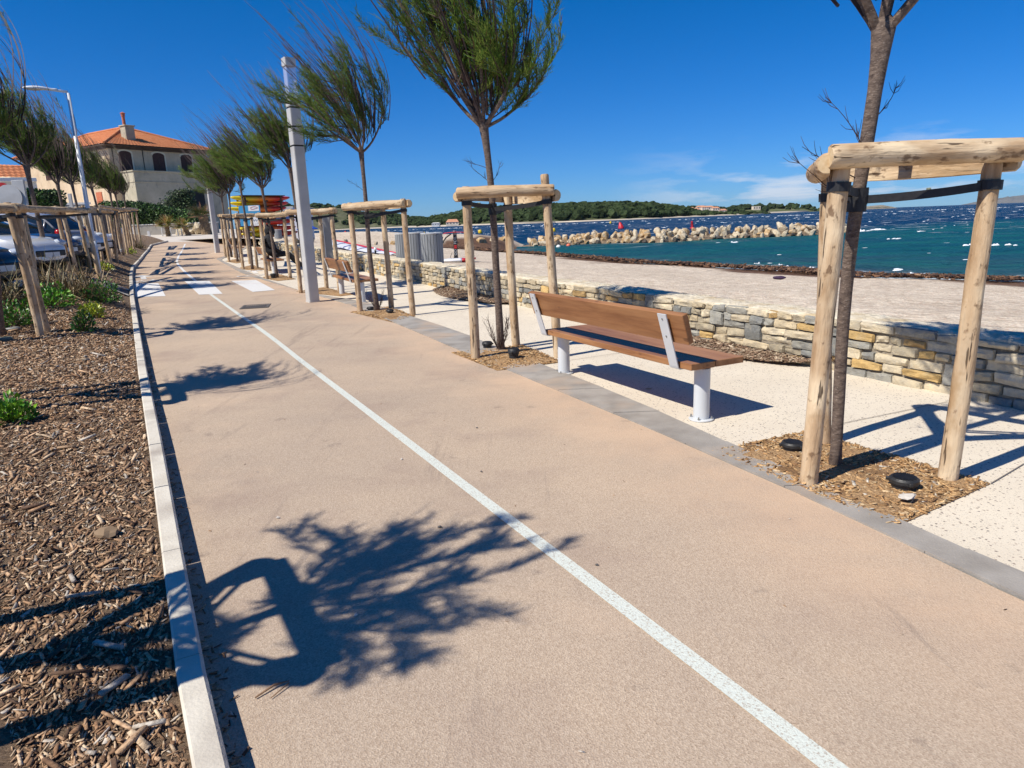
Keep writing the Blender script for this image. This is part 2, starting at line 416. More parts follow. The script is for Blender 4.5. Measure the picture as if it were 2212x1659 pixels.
ribbon('red_string_line', [(262,627),(400,620),(520,613),(626,612)], .02, m_red, dz=.011)
# bicycle and arrow symbols painted in each lane
def symbol(px, wide, deep, rz):
    o = G(*px); mb = MB(); c, s = math.cos(rz), math.sin(rz)
    def pt(u, v): # u across, v along, unit box
        x, y = u*wide, v*deep; return (o.x+c*x-s*y, o.y+s*x+c*y)
    def seg(a, b, w=.07, n=6):
        A, B = Vector(pt(*a)), Vector(pt(*b)); thinline(mb, A, B, w, .006, n=n)
    def ring(u, v, r):
        for k in range(14):
            a0, a1 = 2*PI*k/14, 2*PI*(k+1)/14
            seg((u+r*math.cos(a0), v+r*.62*math.sin(a0)), (u+r*math.cos(a1), v+r*.62*math.sin(a1)), .07, 1)
    ring(-.36, -.35, .2); ring(.36, -.35, .2)
    for a, b in [((-.36,-.35),(-.1,-.1)),((-.36,-.35),(0,-.37)),((-.1,-.1),(0,-.37)),((-.1,-.1),(.22,-.1)),((0,-.37),(.22,-.1)),((.22,-.1),(.36,-.35)),((.22,-.1),(.18,.02))]: seg(a, b, .06)
    seg((0,.15), (0,.75), .16)
    tri = [pt(-.28,.72), pt(.28,.72), pt(0,1.1)]
    mb.add([(p[0], p[1], Zp(*p)+.0065) for p in tri], [(0,1,2)])
    ob = mb.build('bicycle_symbol', m_paint2); 
    structure(ob)
symbol((556,592), 1.25, 2.1, .42); symbol((312,605), 1.25, 2.1, .5)
# drain grates
m_cast = mat('cast_iron', (.10,.095,.09), (.17,.15,.13), 14, rough=.65)
def grate(px4, lab):
    p = [G(*q) for q in px4]; c = sum(p, Vector())/4; ex = ((p[1]-p[0])+(p[2]-p[3]))/2; ey = ((p[3]-p[0])+(p[2]-p[1]))/2
    rz = math.atan2(ex.y, ex.x); L, Wd = ex.length, ey.length
    t = thing('drain_grate', lab, 'drain grate', (c.x, c.y, Zp(c.x, c.y)+.003), rz)
    mb = MB()
    for s in (-1,1): mb.box((0, s*(Wd/2-.02), .003), (L, .04, .012)); mb.box((s*(L/2-.02), 0, .003), (.04, Wd-.082, .012))
    mb.build('frame', m_cast, t)
    mb = MB(); n = int(L/.05)
    for i in range(n): mb.box((-L/2+.04+(L-.08)*(i+.5)/n, 0, .002), (.02, Wd-.084, .008))
    mb.box((0,0,.001), (.03, Wd-.084, .005))
    mb.build('bars', m_cast, t)
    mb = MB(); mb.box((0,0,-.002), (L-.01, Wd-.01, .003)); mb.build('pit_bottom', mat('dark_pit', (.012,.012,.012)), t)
grate([(527,668),(587,664),(578,657),(517,660)], 'rectangular iron drain grate in the path in front of the near square lamp')
grate([(356,569),(386,569),(384,565),(358,566)], 'small iron drain grate in the path far beyond the crosswalk')
# dark crossing lane meeting the kerb at the crosswalk
mm = mat('dark_crossing_asphalt', (.05,.05,.055), (.08,.08,.08), 30, rough=.9)
def Zc(x, y): return Zb(x, y)
q = [GB(*p) for p in [(237,625),(272,628),(272,640),(232,637)]]
q = [p+Vector((0,0,0)) for p in q]
a = Vector((interp(KERB, q[1].y)-.14, q[1].y, 0)); b2 = Vector((interp(KERB, q[2].y)-.14, q[2].y, 0)); left = Vector((-2.8, .3, 0))
sheet('crossing_lane', [(b2.x, b2.y), (a.x, a.y), (a.x+left.x, a.y+left.y), (b2.x+left.x, b2.y+left.y)], mm, .03, Z=Zb, pxs=False)
for e in (a, b2):
    sheet('crossing_edging', [(e.x, e.y-.06), (e.x, e.y+.06), (e.x+left.x, e.y+left.y+.06), (e.x+left.x, e.y+left.y-.06)], m_kerb, .05, Z=Zb, pxs=False)
m_base = mat('dry_pale_ground', (.36,.30,.23), (.48,.41,.32), .6, rough=.95, bmp=(3,.03))
strip('ground', lambda y: -60., lambda y: wallx(min(y, 52))+.15, -6, 60, m_base, lambda x, y: Zp(x, y)-.07, nx=60)
mb = MB(); mb.add([(-900,60,P(60)-.1),(-24,60,P(60)-.1),(-40,95,P(60)-.3),(-70,140,P(60)-1),(-900,420,P(60)+4)], [(0,1,2,3,4)]); mb.add([(-900,-200,.3),(-60,-200,.3),(-60,60,P(60)-.1),(-900,60,P(60)-.1)], [(0,1,2,3)]); structure(mb.build('terrain', m_base))
# far forecourt in front of the house
m_fore = mat('pale_forecourt', (.55,.49,.42), (.63,.57,.49), 2., rough=.9)
def Zf(x, y): return Zp(x, y)+.0
strip('forecourt', lambda y: -60, lambda y: interp([(46,-16.6),(60,-21),(92,-30)], y), 46.35, 92, m_fore, lambda x, y: Zp(x, y)+.006, nx=90, dy=1)
# ------------------------------------------------------------ dry stone wall
m_stone, nt, b = newmat('wall_stone'); v = coords(nt); b.inputs['Roughness'].default_value = .88; b.inputs['Specular IOR Level'].default_value = .3
a = N(nt, 'ShaderNodeAttribute', attribute_name='Col')
g = mixc(nt, ramp(nt, noi(nt, v, 9, 6, .65), .35, .7), (.72,.72,.74), (1.12,1.08,1.0)); g = mixc(nt, 1., a.outputs['Color'], g, 'MULTIPLY')
g = mixc(nt, mth(nt, 'MULTIPLY', ramp(nt, noi(nt, v, 5, 4), .6, .75), .5), g, (.5,.40,.25)); nt.links.new(g, b.inputs['Base Color'])
bump(nt, b, noi(nt, v, 25, 6, .65), .02); bump(nt, b, noi(nt, v, 90, 3), .004)
m_mort = mat('wall_core_mortar', (.20,.17,.13), (.33,.28,.21), 12, rough=.95, bmp=(30,.02))
m_cap = mat('pale_wall_capping', (.56,.48,.34), (.76,.68,.52), 7., rough=.9, bmp=(18,.04), c3=(.54,.42,.25), s3=3.2)
wt = thing('stone_wall', 'low dry stone wall of grey and ochre blocks running between promenade and beach', 'wall', (0,0,0))
WH = .53; WT = .5
wp = [Vector((x, y)) for y, x in WALLP]
cum = [0.]
for p, q in zip(wp, wp[1:]): cum.append(cum[-1]+(q-p).length)
def wpt(s):
    for i in range(len(wp)-1):
        if s <= cum[i+1] or i == len(wp)-2:
            t = (s-cum[i])/(cum[i+1]-cum[i]); return wp[i].lerp(wp[i+1], t), (wp[i+1]-wp[i]).normalized()
def wtan(s): # smoothed
    p, _ = wpt(s); d = (wpt(min(cum[-1], s+.5))[0]-wpt(max(0, s-.5))[0]).normalized(); return p, d
def wP(s, out, z):
    p, d = wtan(s); n = Vector((-d.y, d.x)); p = p+n*out; return Vector((p.x, p.y, P(p.y)+z))
rs = random.Random(11)
cols = [((.27,.275,.26),2.6),((.35,.345,.31),4),((.46,.40,.29),5),((.56,.47,.32),5.5),((.58,.40,.17),3),((.64,.56,.41),4),((.46,.31,.14),1)]
def scol():
    c = rs.choices([c for c, w in cols], [w for c, w in cols])[0]; k = rs.uniform(.85,1.15); return tuple(clamp(x*k) for x in c)
def stone(mb, s0, s1, z0, z1, fine):
    nx, nz = (9, 6) if fine else (5, 4); c = scol(); o = rs.uniform(.0, .042); sd_ = Vector((rs.uniform(0,50), rs.uniform(0,50), 0)); vs = []
    gp = .005; s0 += gp; s1 -= gp; z0 += gp*.9; z1 -= gp*.9
    eu = min(.2, .007/(s1-s0)); ew = min(.2, .007/(z1-z0)); us = [0, eu]+[eu+(1-2*eu)*q/(nx-2) for q in range(1, nx-2)]+[1-eu, 1]; ws = [0, ew]+[ew+(1-2*ew)*q/(nz-2) for q in range(1, nz-2)]+[1-ew, 1]
    tl = [rs.uniform(-.016,.016) for _ in range(4)]
    for j in range(nz+1):
        for i in range(nx+1):
            u, w = us[i], ws[j]
            e = min(u, 1-u)*(s1-s0); f = min(w, 1-w)*(z1-z0); ed = min(e, f)
            dep = o+.006*clamp(ed/.03)+.020*mn.noise(Vector((u*2.5, w*2, 0))+sd_)+.007*mn.noise(Vector((u*8, w*6, 4))+sd_)
            if i in (0, nx) or j in (0, nz): dep = o-.03
            uu, ww = u, w
            # pull the corners in for a rounded outline
            cu_ = abs(u-.5)*2; cw_ = abs(w-.5)*2; k = 1-.03*(cu_*cw_)**4
            s = (s0+s1)/2+(uu-.5)*(s1-s0)*k + .006*mn.noise(Vector((u*2, w*3, 5))+sd_)
            z = (z0+z1)/2+(ww-.5)*(z1-z0)*(1-.05*(cu_*cw_)**4)+lerp(lerp(tl[0], tl[1], u), lerp(tl[2], tl[3], u), w)
            vs.append(wP(s, dep, z))
    n = nx+1; fs = [(j*n+i, j*n+i+1, (j+1)*n+i+1, (j+1)*n+i) for j in range(nz) for i in range(nx)]
    mb.add(vs, fs, 0, c)
mb = MB(); rows = [-.03,.075,.165,.265,.355,.445,.535]
S0 = 9.2; S1 = cum[-1]
occ = [[] for _ in range(6)]
s = S0
while s < S1: # large stones spanning two courses
    s += rs.uniform(.5, 1.5); r = rs.randrange(0, 5); w = rs.uniform(.2, .36)
    if all(not(a < s+w and b > s) for a, b in occ[r]+occ[r+1]):
        occ[r].append((s, s+w)); occ[r+1].append((s, s+w)); stone(mb, s, s+w, rows[r], rows[r+2], s < 24)
for r in range(6):
    oc = sorted(occ[r]); s = S0+rs.uniform(0,.2); gaps = []; cur = S0
    for a_, b_ in oc: gaps.append((cur, a_)); cur = b_
    gaps.append((cur, S1))
    for a_, b_ in gaps:
        s = a_
        while b_-s > .04:
            w = rs.uniform(.13, .42)
            if b_-s-w < .12: w = b_-s
            if w > .52: w = w/2
            stone(mb, s, s+w, rows[r], rows[r+1], s < 24); s += w
mb.build('face_stones', m_stone, wt, recalc=False, angle=32)
mb = MB(); rowl = []; n = int((S1-6)/.4)
for i in range(n+1):
    s = 6+(S1-6)*i/n; rowl.append([wP(s, -.008, -.2), wP(s, -.008, WH-.012), wP(s, -WT, WH-.012), wP(s, -WT, -.2)])
mb.loft(rowl); mb.build('core', m_mort, wt)
mb = MB(); vs = []; n = int((S1-6)/.07); m = 7
for i in range(n+1):
    s = 6+(S1-6)*i/n
    for k in range(m):
        u = k/(m-1); z = WH+.014+.016*mn.noise(Vector((s*2.5, u*2, 0)))+.018*mn.noise(Vector((s*7, u*5, 3)))
        o = lerp(.012, -WT-.02, u)+(.014*mn.noise(Vector((s*5, 0, 7))) if k == 0 else 0)
        if k in (0, m-1): z -= .018
        vs.append(wP(s, o, z))
vs2 = [wP(6+(S1-6)*i/n, .0, WH-.03) for i in range(n+1)]; o = len(vs)
fs = [(i*m+k, i*m+k+1, (i+1)*m+k+1, (i+1)*m+k) for i in range(n) for k in range(m-1)]+[(o+i, i*m, (i+1)*m, o+i+1) for i in range(n)]
mb.add(vs+vs2, fs); mb.build('capping', m_cap, wt, True)
# ------------------------------------------------------------ chips, straw and stones on the ground
def chips(name, n, area, Z, sizes, cols_, seed, thick=.16, kind='stuff', curl=0., mats=None, ang=None, parent=None, lift=.0):
    r = np.random.RandomState(seed); V = np.zeros((n*8, 3)); C = np.zeros((n*8, 4)); C[:, 3] = 1
    base = np.array([[-1,-1,-1],[1,-1,-1],[1,1,-1],[-1,1,-1],[-1,-1,1],[1,-1,1],[1,1,1],[-1,1,1]], float)*.5
    cc = np.array([c for c, w in cols_]); ww = np.array([w for c, w in cols_], float); ww /= ww.sum()
    for i in range(n):
        x, y = area(r); L = sizes(r, x, y); w = min(L*r.uniform(.10, .34), .022); t = min(L*.12, .010)*thick*4
        q = base*np.array([L, w, t]); q[:, 1] *= 1-.45*(q[:, 0] > 0)*r.uniform(0, 1)
        q[:, 2] += curl*(q[:, 0]**2)/max(L, .01)
        a = r.uniform(0, PI*2) if ang is None else ang+r.normal(0, .55)
        tl = r.normal(0, .16); rl = r.normal(0, .35)
        R = (Matrix.Rotation(a, 3, 'Z')@Matrix.Rotation(tl, 3, 'Y')@Matrix.Rotation(rl, 3, 'X'))
        q = q@np.array(R).T; z = Z(x, y)+abs(math.sin(tl))*L*.35+abs(math.sin(rl))*w*.3+t*.3+lift*r.uniform(0, 1)
        V[i*8:i*8+8] = q+np.array([x, y, z]); c = cc[r.choice(len(cc), p=ww)]*r.uniform(.7, 1.25); C[i*8:i*8+8, :3] = c
    fb = np.array([(0,3,2,1),(4,5,6,7),(0,1,5,4),(1,2,6,5),(2,3,7,6),(3,0,4,7)])
    Fc = (fb[None]+np.arange(n)[:, None, None]*8).reshape(-1, 4)
    me = bpy.data.meshes.new(name); me.vertices.add(n*8); me.vertices.foreach_set('co', V.ravel())
    me.loops.add(len(Fc)*4); me.polygons.add(len(Fc)); me.loops.foreach_set('vertex_index', Fc.ravel().astype(np.int32))
    me.polygons.foreach_set('loop_start', np.arange(0, len(Fc)*4, 4, dtype=np.int32)); me.polygons.foreach_set('loop_total', np.full(len(Fc), 4, dtype=np.int32))
    ca = me.color_attributes.new('Col', 'FLOAT_COLOR', 'POINT'); ca.data.foreach_set('color', C.ravel())
    me.materials.append(mats or m_chip); me.update(calc_edges=True); me.validate()
    o = link(name, me, parent)
    if kind: o['kind'] = kind
    return o
m_chip = mat('bark_chip', (1,1,1), (.55,.5,.45), 60, rough=.9, vcol=True, bmp=(120,.003))
mulch_cols = [((.30,.17,.09),4),((.44,.27,.15),4),((.60,.40,.24),4),((.74,.56,.37),2.5),((.13,.075,.045),1.5),((.58,.52,.44),1.2)]
def area_bed(r):
    while True:
        y = 1.2+ (r.rand()**1.8)*13; d = r.rand()*4.2
        x = interp(KERB, y)-.125-d
        if x/max(y, .1) > -.86: return x, y
chips('mulch_chips', 62000, area_bed, Zb, lambda r, x, y: min(.15, (.014+.028*r.rand()**3)*(1+.11*y))*(1+(r.rand() < .02)*1.2), mulch_cols, 3, curl=.3, ang=2.0)
chips('long_bark_pieces', 330, lambda r: (lambda p: (p[0]-.08, p[1]))(area_bed(r)), Zb, lambda r, x, y: r.uniform(.05, .14), mulch_cols, 4, ang=None, thick=.3, curl=.25, lift=.01)
def area_far(r):
    y = 13+r.rand()*18; return interp(KERB, y)-.14-r.rand()*3.5, y
chips('far_mulch_chips', 5000, area_far, Zb, lambda r, x, y: r.uniform(.05, .14), mulch_cols, 5, ang=2.)
# light gravel grit in the mulch
def ar_k(r):
    y = .8+r.rand()**1.4*14; return interp(KERB, y)+abs(r.normal(0, .035))+.004, y
chips('kerb_debris', 900, ar_k, lambda x, y: Zp(x, y)+.002, lambda r, x, y: r.uniform(.008,.035), mulch_cols, 8)
def ar_p(r):
    y = 1.+r.rand()**1.3*14; return lerp(interp(KERB, y), interp(EDGE, y), r.rand()), y
chips('path_debris', 160, ar_p, lambda x, y: Zp(x, y)+.002, lambda r, x, y: r.uniform(.006,.02), mulch_cols, 9)
# straw filled tree pits
m_pit = mat('straw_mulch', (.30,.17,.075), (.52,.33,.16), 45, rough=.95, bmp=(50,.03), c3=(.22,.12,.05), s3=3)
straw_cols = [((.62,.40,.19),5),((.48,.28,.12),4),((.70,.52,.30),2),((.30,.17,.08),2),((.62,.58,.5),.4)]
PITN = 0
def pit(poly, world=False, n=1800, seed=1, hmp=.03):
    pts = [Vector((p[0], p[1])) for p in poly] if world else [G(*p).to_2d() for p in poly]
    c = sum(pts, Vector((0,0)))/len(pts)
    ring = []
    for i in range(len(pts)):
        a, b_ = pts[i], pts[(i+1)%len(pts)]
        for k in range(8): ring.append(a.lerp(b_, k/8))
    mb = MB(); vs = []; R_ = 6
    for k in range(R_):
        f = 1-k/R_
        for j, p in enumerate(ring):
            q = c+(p-c)*f; vs.append((q.x, q.y, Zp(q.x, q.y)+.0015+hmp*(1-f)**.6*.7+.012*mn.noise(Vector((q.x*5, q.y*5, 0)))*(k > 0)))
    vs.append((c.x, c.y, Zp(c.x, c.y)+hmp)); nr = len(ring)
    fs = [(k*nr+j, k*nr+(j+1)%nr, (k+1)*nr+(j+1)%nr, (k+1)*nr+j) for k in range(R_-1) for j in range(nr)]+[((R_-1)*nr+j, (R_-1)*nr+(j+1)%nr, R_*nr) for j in range(nr)]
    mb.add(vs, fs); o = mb.build('tree_pit', m_pit, None, True)
    structure(o)
    if n:
        def ar(r):
            t = r.rand(); i = r.randint(len(pts)); a, b_ = pts[i], pts[(i+1)%len(pts)]
            e = a.lerp(b_, t); q = c+(e-c)*min(.975, math.sqrt(r.rand())*1.02); return q.x, q.y
        chips('straw_chips', n, ar, lambda x, y: Zp(x, y)+.002+hmp*.5*(1-min(1, (Vector((x,y))-c).length/.7)), lambda r, x, y: r.uniform(.02,.06), straw_cols, seed, thick=.18)
pit([(1935,1138),(2140,1045),(1740,932),(1530,978)], n=4200, seed=21)
pit([(1075,801),(1215,782),(1130,746),(975,762)], n=2600, seed=22)
pit([(850,697),(897,683),(838,662),(755,674)], n=1200, seed=23)
for k, (p) in enumerate([[(735,640),(765,636),(700,620),(640,630)], [(600,607),(640,603),(598,590),(565,600)], [(545,586),(575,582),(545,572),(515,579)], [(510,569),(530,566),(512,559),(486,564)]]):
    pit(p, n=250, seed=30+k)
m_litter = mulch_cols
def ar1(r):
    a = GS(1490,718,.02); b_ = GS(1655,783,.02); t = r.rand(); q = a.lerp(b_, t); w = math.sin(PI*t)**.5
    d = r.rand()*1.0*w; return q.x-d*.0+d*-.55*.0 + (wallx(q.y)-q.x)*r.rand()**.7, q.y
def wallbed(ya, yb, w, n, seed):
    def zz(x, y): return Zp(x, y)+.05*clamp(1-(wallx(y)-x)/w)
    mb = MB(); vs = []; nn = 24
    for i in range(nn+1):
        y = lerp(ya, yb, i/nn); ww = w*math.sin(PI*i/nn)**.4*.9
        for k in range(6):
            x = wallx(y)+.02-ww*k/5; vs.append((x, y, zz(x, y)+.002+.015*mn.noise(Vector((x*6, y*6, 1)))*(0 < k < 5)-(.004 if k == 5 else 0)))
    mb.add(vs, [(i*6+k, i*6+k+1, (i+1)*6+k+1, (i+1)*6+k) for i in range(nn) for k in range(5)])
    structure(mb.build('leaf_litter_bed', m_pit2, None, True))
    def ar(r):
        y = r.uniform(ya, yb); ww = w*math.sin(PI*(y-ya)/(yb-ya))**.4*.92; return wallx(y)-ww*r.rand(), y
    chips('leaf_litter', n, ar, zz, lambda r, x, y: r.uniform(.03,.08), [((.42,.30,.2),3),((.30,.19,.12),3),((.62,.5,.36),3),((.2,.12,.08),2)], seed, thick=.15, curl=.4, lift=.02)
m_pit2 = mat('leaf_litter', (.17,.10,.06), (.36,.24,.15), 30, rough=.95, bmp=(40,.03))
wallbed(7.2, 10.1, .62, 3600, 41)
wallbed(13.6, 17.2, .8, 1500, 42)
# ------------------------------------------------------------ log frames that hold the trees
m_log, nt, b = newmat('peeled_log_wood'); v = coords(nt, (1,1,.12)); b.inputs['Roughness'].default_value = .75; b.inputs['Specular IOR Level'].default_value = .3
oi = N(nt, 'ShaderNodeObjectInfo'); va = N(nt, 'ShaderNodeVectorMath', operation='ADD'); nt.links.new(v, va.inputs[0])
sc_ = N(nt, 'ShaderNodeVectorMath', operation='SCALE'); sc_.inputs[0].default_value = (7,3,5); nt.links.new(oi.outputs['Random'], sc_.inputs['Scale']); nt.links.new(sc_.outputs[0], va.inputs[1]); v = va.outputs[0]
v2 = coords(nt, (1,1,.6)); vb = N(nt, 'ShaderNodeVectorMath', operation='ADD'); nt.links.new(v2, vb.inputs[0]); nt.links.new(sc_.outputs[0], vb.inputs[1]); v2 = vb.outputs[0]
g = mixc(nt, ramp(nt, noi(nt, v, 14, 6, .6), .32, .68), (.34,.21,.11), (.66,.49,.31))
g = mixc(nt, ramp(nt, noi(nt, v2, 5, 3, .5), .48, .7), g, (.72,.57,.38)); g = mixc(nt, mth(nt, 'MULTIPLY', ramp(nt, noi(nt, v, 7, 5, .65), .52, .62), .55), g, (.40,.31,.21))
g = mixc(nt, mth(nt, 'MULTIPLY', ramp(nt, noi(nt, v2, 17, 3, .6), .59, .67), .85), g, (.17,.10,.055))
crk = noi(nt, v, 26, 3, .5); g = mixc(nt, mth(nt, 'MULTIPLY', ramp(nt, noi(nt, v2, 3.2, 5, .7), .56, .66), .6), g, (.36,.22,.10)); cf = ramp(nt, crk, .645, .68); g = mixc(nt, mth(nt, 'MULTIPLY', cf, .85), g, (.06,.035,.02))
nt.links.new(g, b.inputs['Base Color']); bump(nt, b, noi(nt, v, 20, 5, .6), .016); bump(nt, b, mth(nt, 'SUBTRACT', 1., cf), .004); bump(nt, b, noi(nt, v2, 9, 3), .02, .6)
m_logcut = mat('log_end_grain', (.55,.38,.2), (.66,.5,.3), 30, rough=.85)
m_strap = mat('black_rubber_strap', (.012,.012,.014), (.022,.022,.024), 40, rough=.55)
m_clip = mat('grey_green_strap_clip', (.22,.24,.17), rough=.5)
def log_mesh(L, r0, r1, seed, flat=None, nseg=16, n=14, chamf=.02):
    """a peeled log along +Z; flat = angle of a sawn flat side"""
    rr = random.Random(seed); sv = Vector((rr.uniform(0,99), rr.uniform(0,99), 0)); rows = []; kn = [(rr.uniform(.1,.95), rr.uniform(0,2*PI), rr.uniform(.006,.013)) for _ in range(int(L*5))]
    bx, by = rr.uniform(-.012,.012), rr.uniform(-.012,.012)
    ts = [0]+[.012/L]+[ (i+.5)/nseg for i in range(nseg)]+[1-.012/L]+[1]
    for t in ts:
        r = lerp(r0, r1, t); z = t*L
        if t in (0, 1): r *= 1-chamf/r*.55
        off = Vector((bx*math.sin(PI*t*1.3)+.006*mn.noise(Vector((z*1.7,0,0))+sv), by*math.sin(PI*t)+.006*mn.noise(Vector((z*1.7,9,0))+sv), 0)); row = []
        for k in range(n):
            a = 2*PI*k/n; q = r*(1+.07*mn.noise(Vector((math.cos(a)*1.2, math.sin(a)*1.2, z*2.2))+sv)+.03*mn.noise(Vector((math.cos(a)*3, math.sin(a)*3, z*7))+sv))
            for kt, ka, kh in kn:
                dz = (z-kt*L)/.035; da = (math.atan2(math.sin(a-ka), math.cos(a-ka)))/.4
                q += kh*math.exp(-dz*dz-da*da)
            x, y = q*math.cos(a), q*math.sin(a)
            if flat is not None:
                fx, fy = math.cos(flat), math.sin(flat); d = x*fx+y*fy; lim = r*.28
                if d > lim: x -= (d-lim)*fx; y -= (d-lim)*fy
            row.append(Vector((x, y, z))+off)
        rows.append(row)
    mb = MB(); mb.loft(rows, cap=False); nn = n*(len(rows)-1)
    mb.add([p for p in rows[0]]+[p for p in rows[-1]], [tuple(range(n-1, -1, -1)), tuple(range(n, 2*n))], 1)
    me = mb.mesh('log', [m_log, m_logcut], True); me.set_sharp_from_angle(angle=math.radians(50)); return me
def band(mb, c, r, h, ax=Vector((0,0,1)), n=16, th=.004):
    c = Vector(c); prof = [(r, -h/2), (r+th, -h/2), (r+th, h/2), (r, h/2), (r, -h/2)]
    M3 = frame_to((0,0,0), ax).to_3x3(); vs = [c+M3@Vector((q*math.cos(2*PI*k/n), q*math.sin(2*PI*k/n), z)) for q, z in prof[:-1] for k in range(n)]
    mb.add(vs, [(i*n+k, i*n+(k+1)%n, ((i+1)%4)*n+(k+1)%n, ((i+1)%4)*n+k) for i in range(4) for k in range(n)])
def ribbon3(mb, a, b_, w, t=.004, sag=.0, off=0., n=10):
    a, b_ = Vector(a), Vector(b_); d = (b_-a); s = Vector((-d.y, d.x, 0)).normalized(); rows = []
    for i in range(n+1):
        u = i/n; p = a.lerp(b_, u)+s*off-Vector((0,0,sag*4*u*(1-u)))
        rows.append([p+s*t/2-Vector((0,0,w/2)), p-s*t/2-Vector((0,0,w/2)), p-s*t/2+Vector((0,0,w/2)), p+s*t/2+Vector((0,0,w/2))])
    mb.loft(rows)
def crate(bases, tops, H_, trunk_at, label, group, Z, seed, r=.053, tall=None, railz=None, low=0, strapz=.17, openside=None, ry=.068):
    """bases: three stake feet (world xy), tops: lean offsets, trunk_at(z) -> world xy of trunk"""
    c = sum((Vector(b_) for b_ in bases), Vector((0,0)))/3; z0 = min(Z(b_[0], b_[1]) for b_ in bases); o = Vector((c.x, c.y, z0))
    t = thing('tree_support_frame', label, 'tree support', o, 0, group); rr = random.Random(seed); T = []
    for i, b_ in enumerate(bases):
        zb = Z(b_[0], b_[1]); h = H_+(tall[i] if tall else rr.uniform(0,.02)); A = Vector((b_[0], b_[1], zb-.04)); B = Vector((b_[0]+tops[i][0], b_[1]+tops[i][1], z0+h))
        L = (B-A).length; me = log_mesh(L, r*rr.uniform(1.0,1.08), r*rr.uniform(.9,1.), seed*7+i); s = link('stake', me, t); s.matrix_local = frame_to(A-o, B-o); T.append((A, B))
    rz = railz or [H_-.075]*3
    for i in range(3):
        j = (i+1)%3
        def pz(k, z): A, B = T[k]; u = (z0+z-A.z)/(B.z-A.z); return A.lerp(B, u)
        a, b_ = pz(i, rz[i]), pz(j, rz[i]); d = (b_-a).normalized(); n = Vector((d.y, -d.x, 0)); cc_ = Vector((c.x, c.y, a.z))
        if n.dot(a-cc_) < 0: n = -n
        off = n*(r+ry*.3); ext = .1; A2 = a+off-d*ext; B2 = b_+off+d*ext
        if openside == i: continue
        M = frame_to(A2-o, B2-o); fl = M.to_3x3().inverted()@(-n); ang = math.atan2(fl.y, fl.x)
        me = log_mesh((B2-A2).length, ry*rr.uniform(.95,1.05), ry*rr.uniform(.88,1.0), seed*7+4+i, flat=ang, nseg=12, n=16); s = link('rail', me, t); s.matrix_local = M
    for i in range(3):
        A, B = T[i]; z = H_-strapz-.02*i; u = (z0+z-A.z)/(B.z-A.z); p = A.lerp(B, u)-o; q = trunk_at(z0+z-.03-.02*i); q = Vector((q[0], q[1], z0+z-.03-.02*i))-o
        d = (q-p); d.z = 0; dn = d.normalized(); s = Vector((-dn.y, dn.x, 0)); mb = MB()
        band(mb, p, r+.006, .052, (B-A).normalized()); band(mb, q, .05, .055)
        ribbon3(mb, p+s*.03, q+s*.02, .046, sag=.01); ribbon3(mb, p-s*.03, q-s*.02, .046, sag=.012)
        mb.build('strap', m_strap, t)
        mb = MB(); k = p.lerp(q, .45); mb.box(k, (.016,.05,.046), R=Rz(math.atan2(d.y, d.x)), bev=.003); mb.build('strap_clip', m_clip, t)
    return t
# ------------------------------------------------------------ tamarisk trees, combed by the wind
m_bark, nt, b = newmat('tamarisk_bark'); v = coords(nt, (1,1,2.2)); b.inputs['Roughness'].default_value = .9
g = mixc(nt, ramp(nt, noi(nt, v, 22, 6, .65), .35, .65), (.075,.05,.04), (.21,.155,.12)); g = mixc(nt, ramp(nt, noi(nt, v, 60, 3), .6, .7), g, (.30,.24,.19))
nt.links.new(g, b.inputs['Base Color']); bump(nt, b, noi(nt, v, 30, 5, .7), .012)
m_twig = mat('purple_brown_twig', (.035,.018,.018), (.075,.04,.03), 8, rough=.7)
m_leaf, nt, b = newmat('tamarisk_foliage'); b.inputs['Roughness'].default_value = .6; b.inputs['Specular IOR Level'].default_value = .25
a = N(nt, 'ShaderNodeAttribute', attribute_name='Col'); nt.links.new(a.outputs['Color'], b.inputs['Base Color'])
tr = N(nt, 'ShaderNodeBsdfTranslucent'); nt.links.new(a.outputs['Color'], tr.inputs[0]); ms = N(nt, 'ShaderNodeMixShader'); ms.inputs[0].default_value = .45
nt.links.new(b.outputs[0], ms.inputs[1]); nt.links.new(tr.outputs[0], ms.inputs[2]); nt.links.new(ms.outputs[0], nt.nodes['Material Output'].inputs[0])
def vrand(r): 
    v = Vector((r.gauss(0,1), r.gauss(0,1), r.gauss(0,1))); return v.normalized()
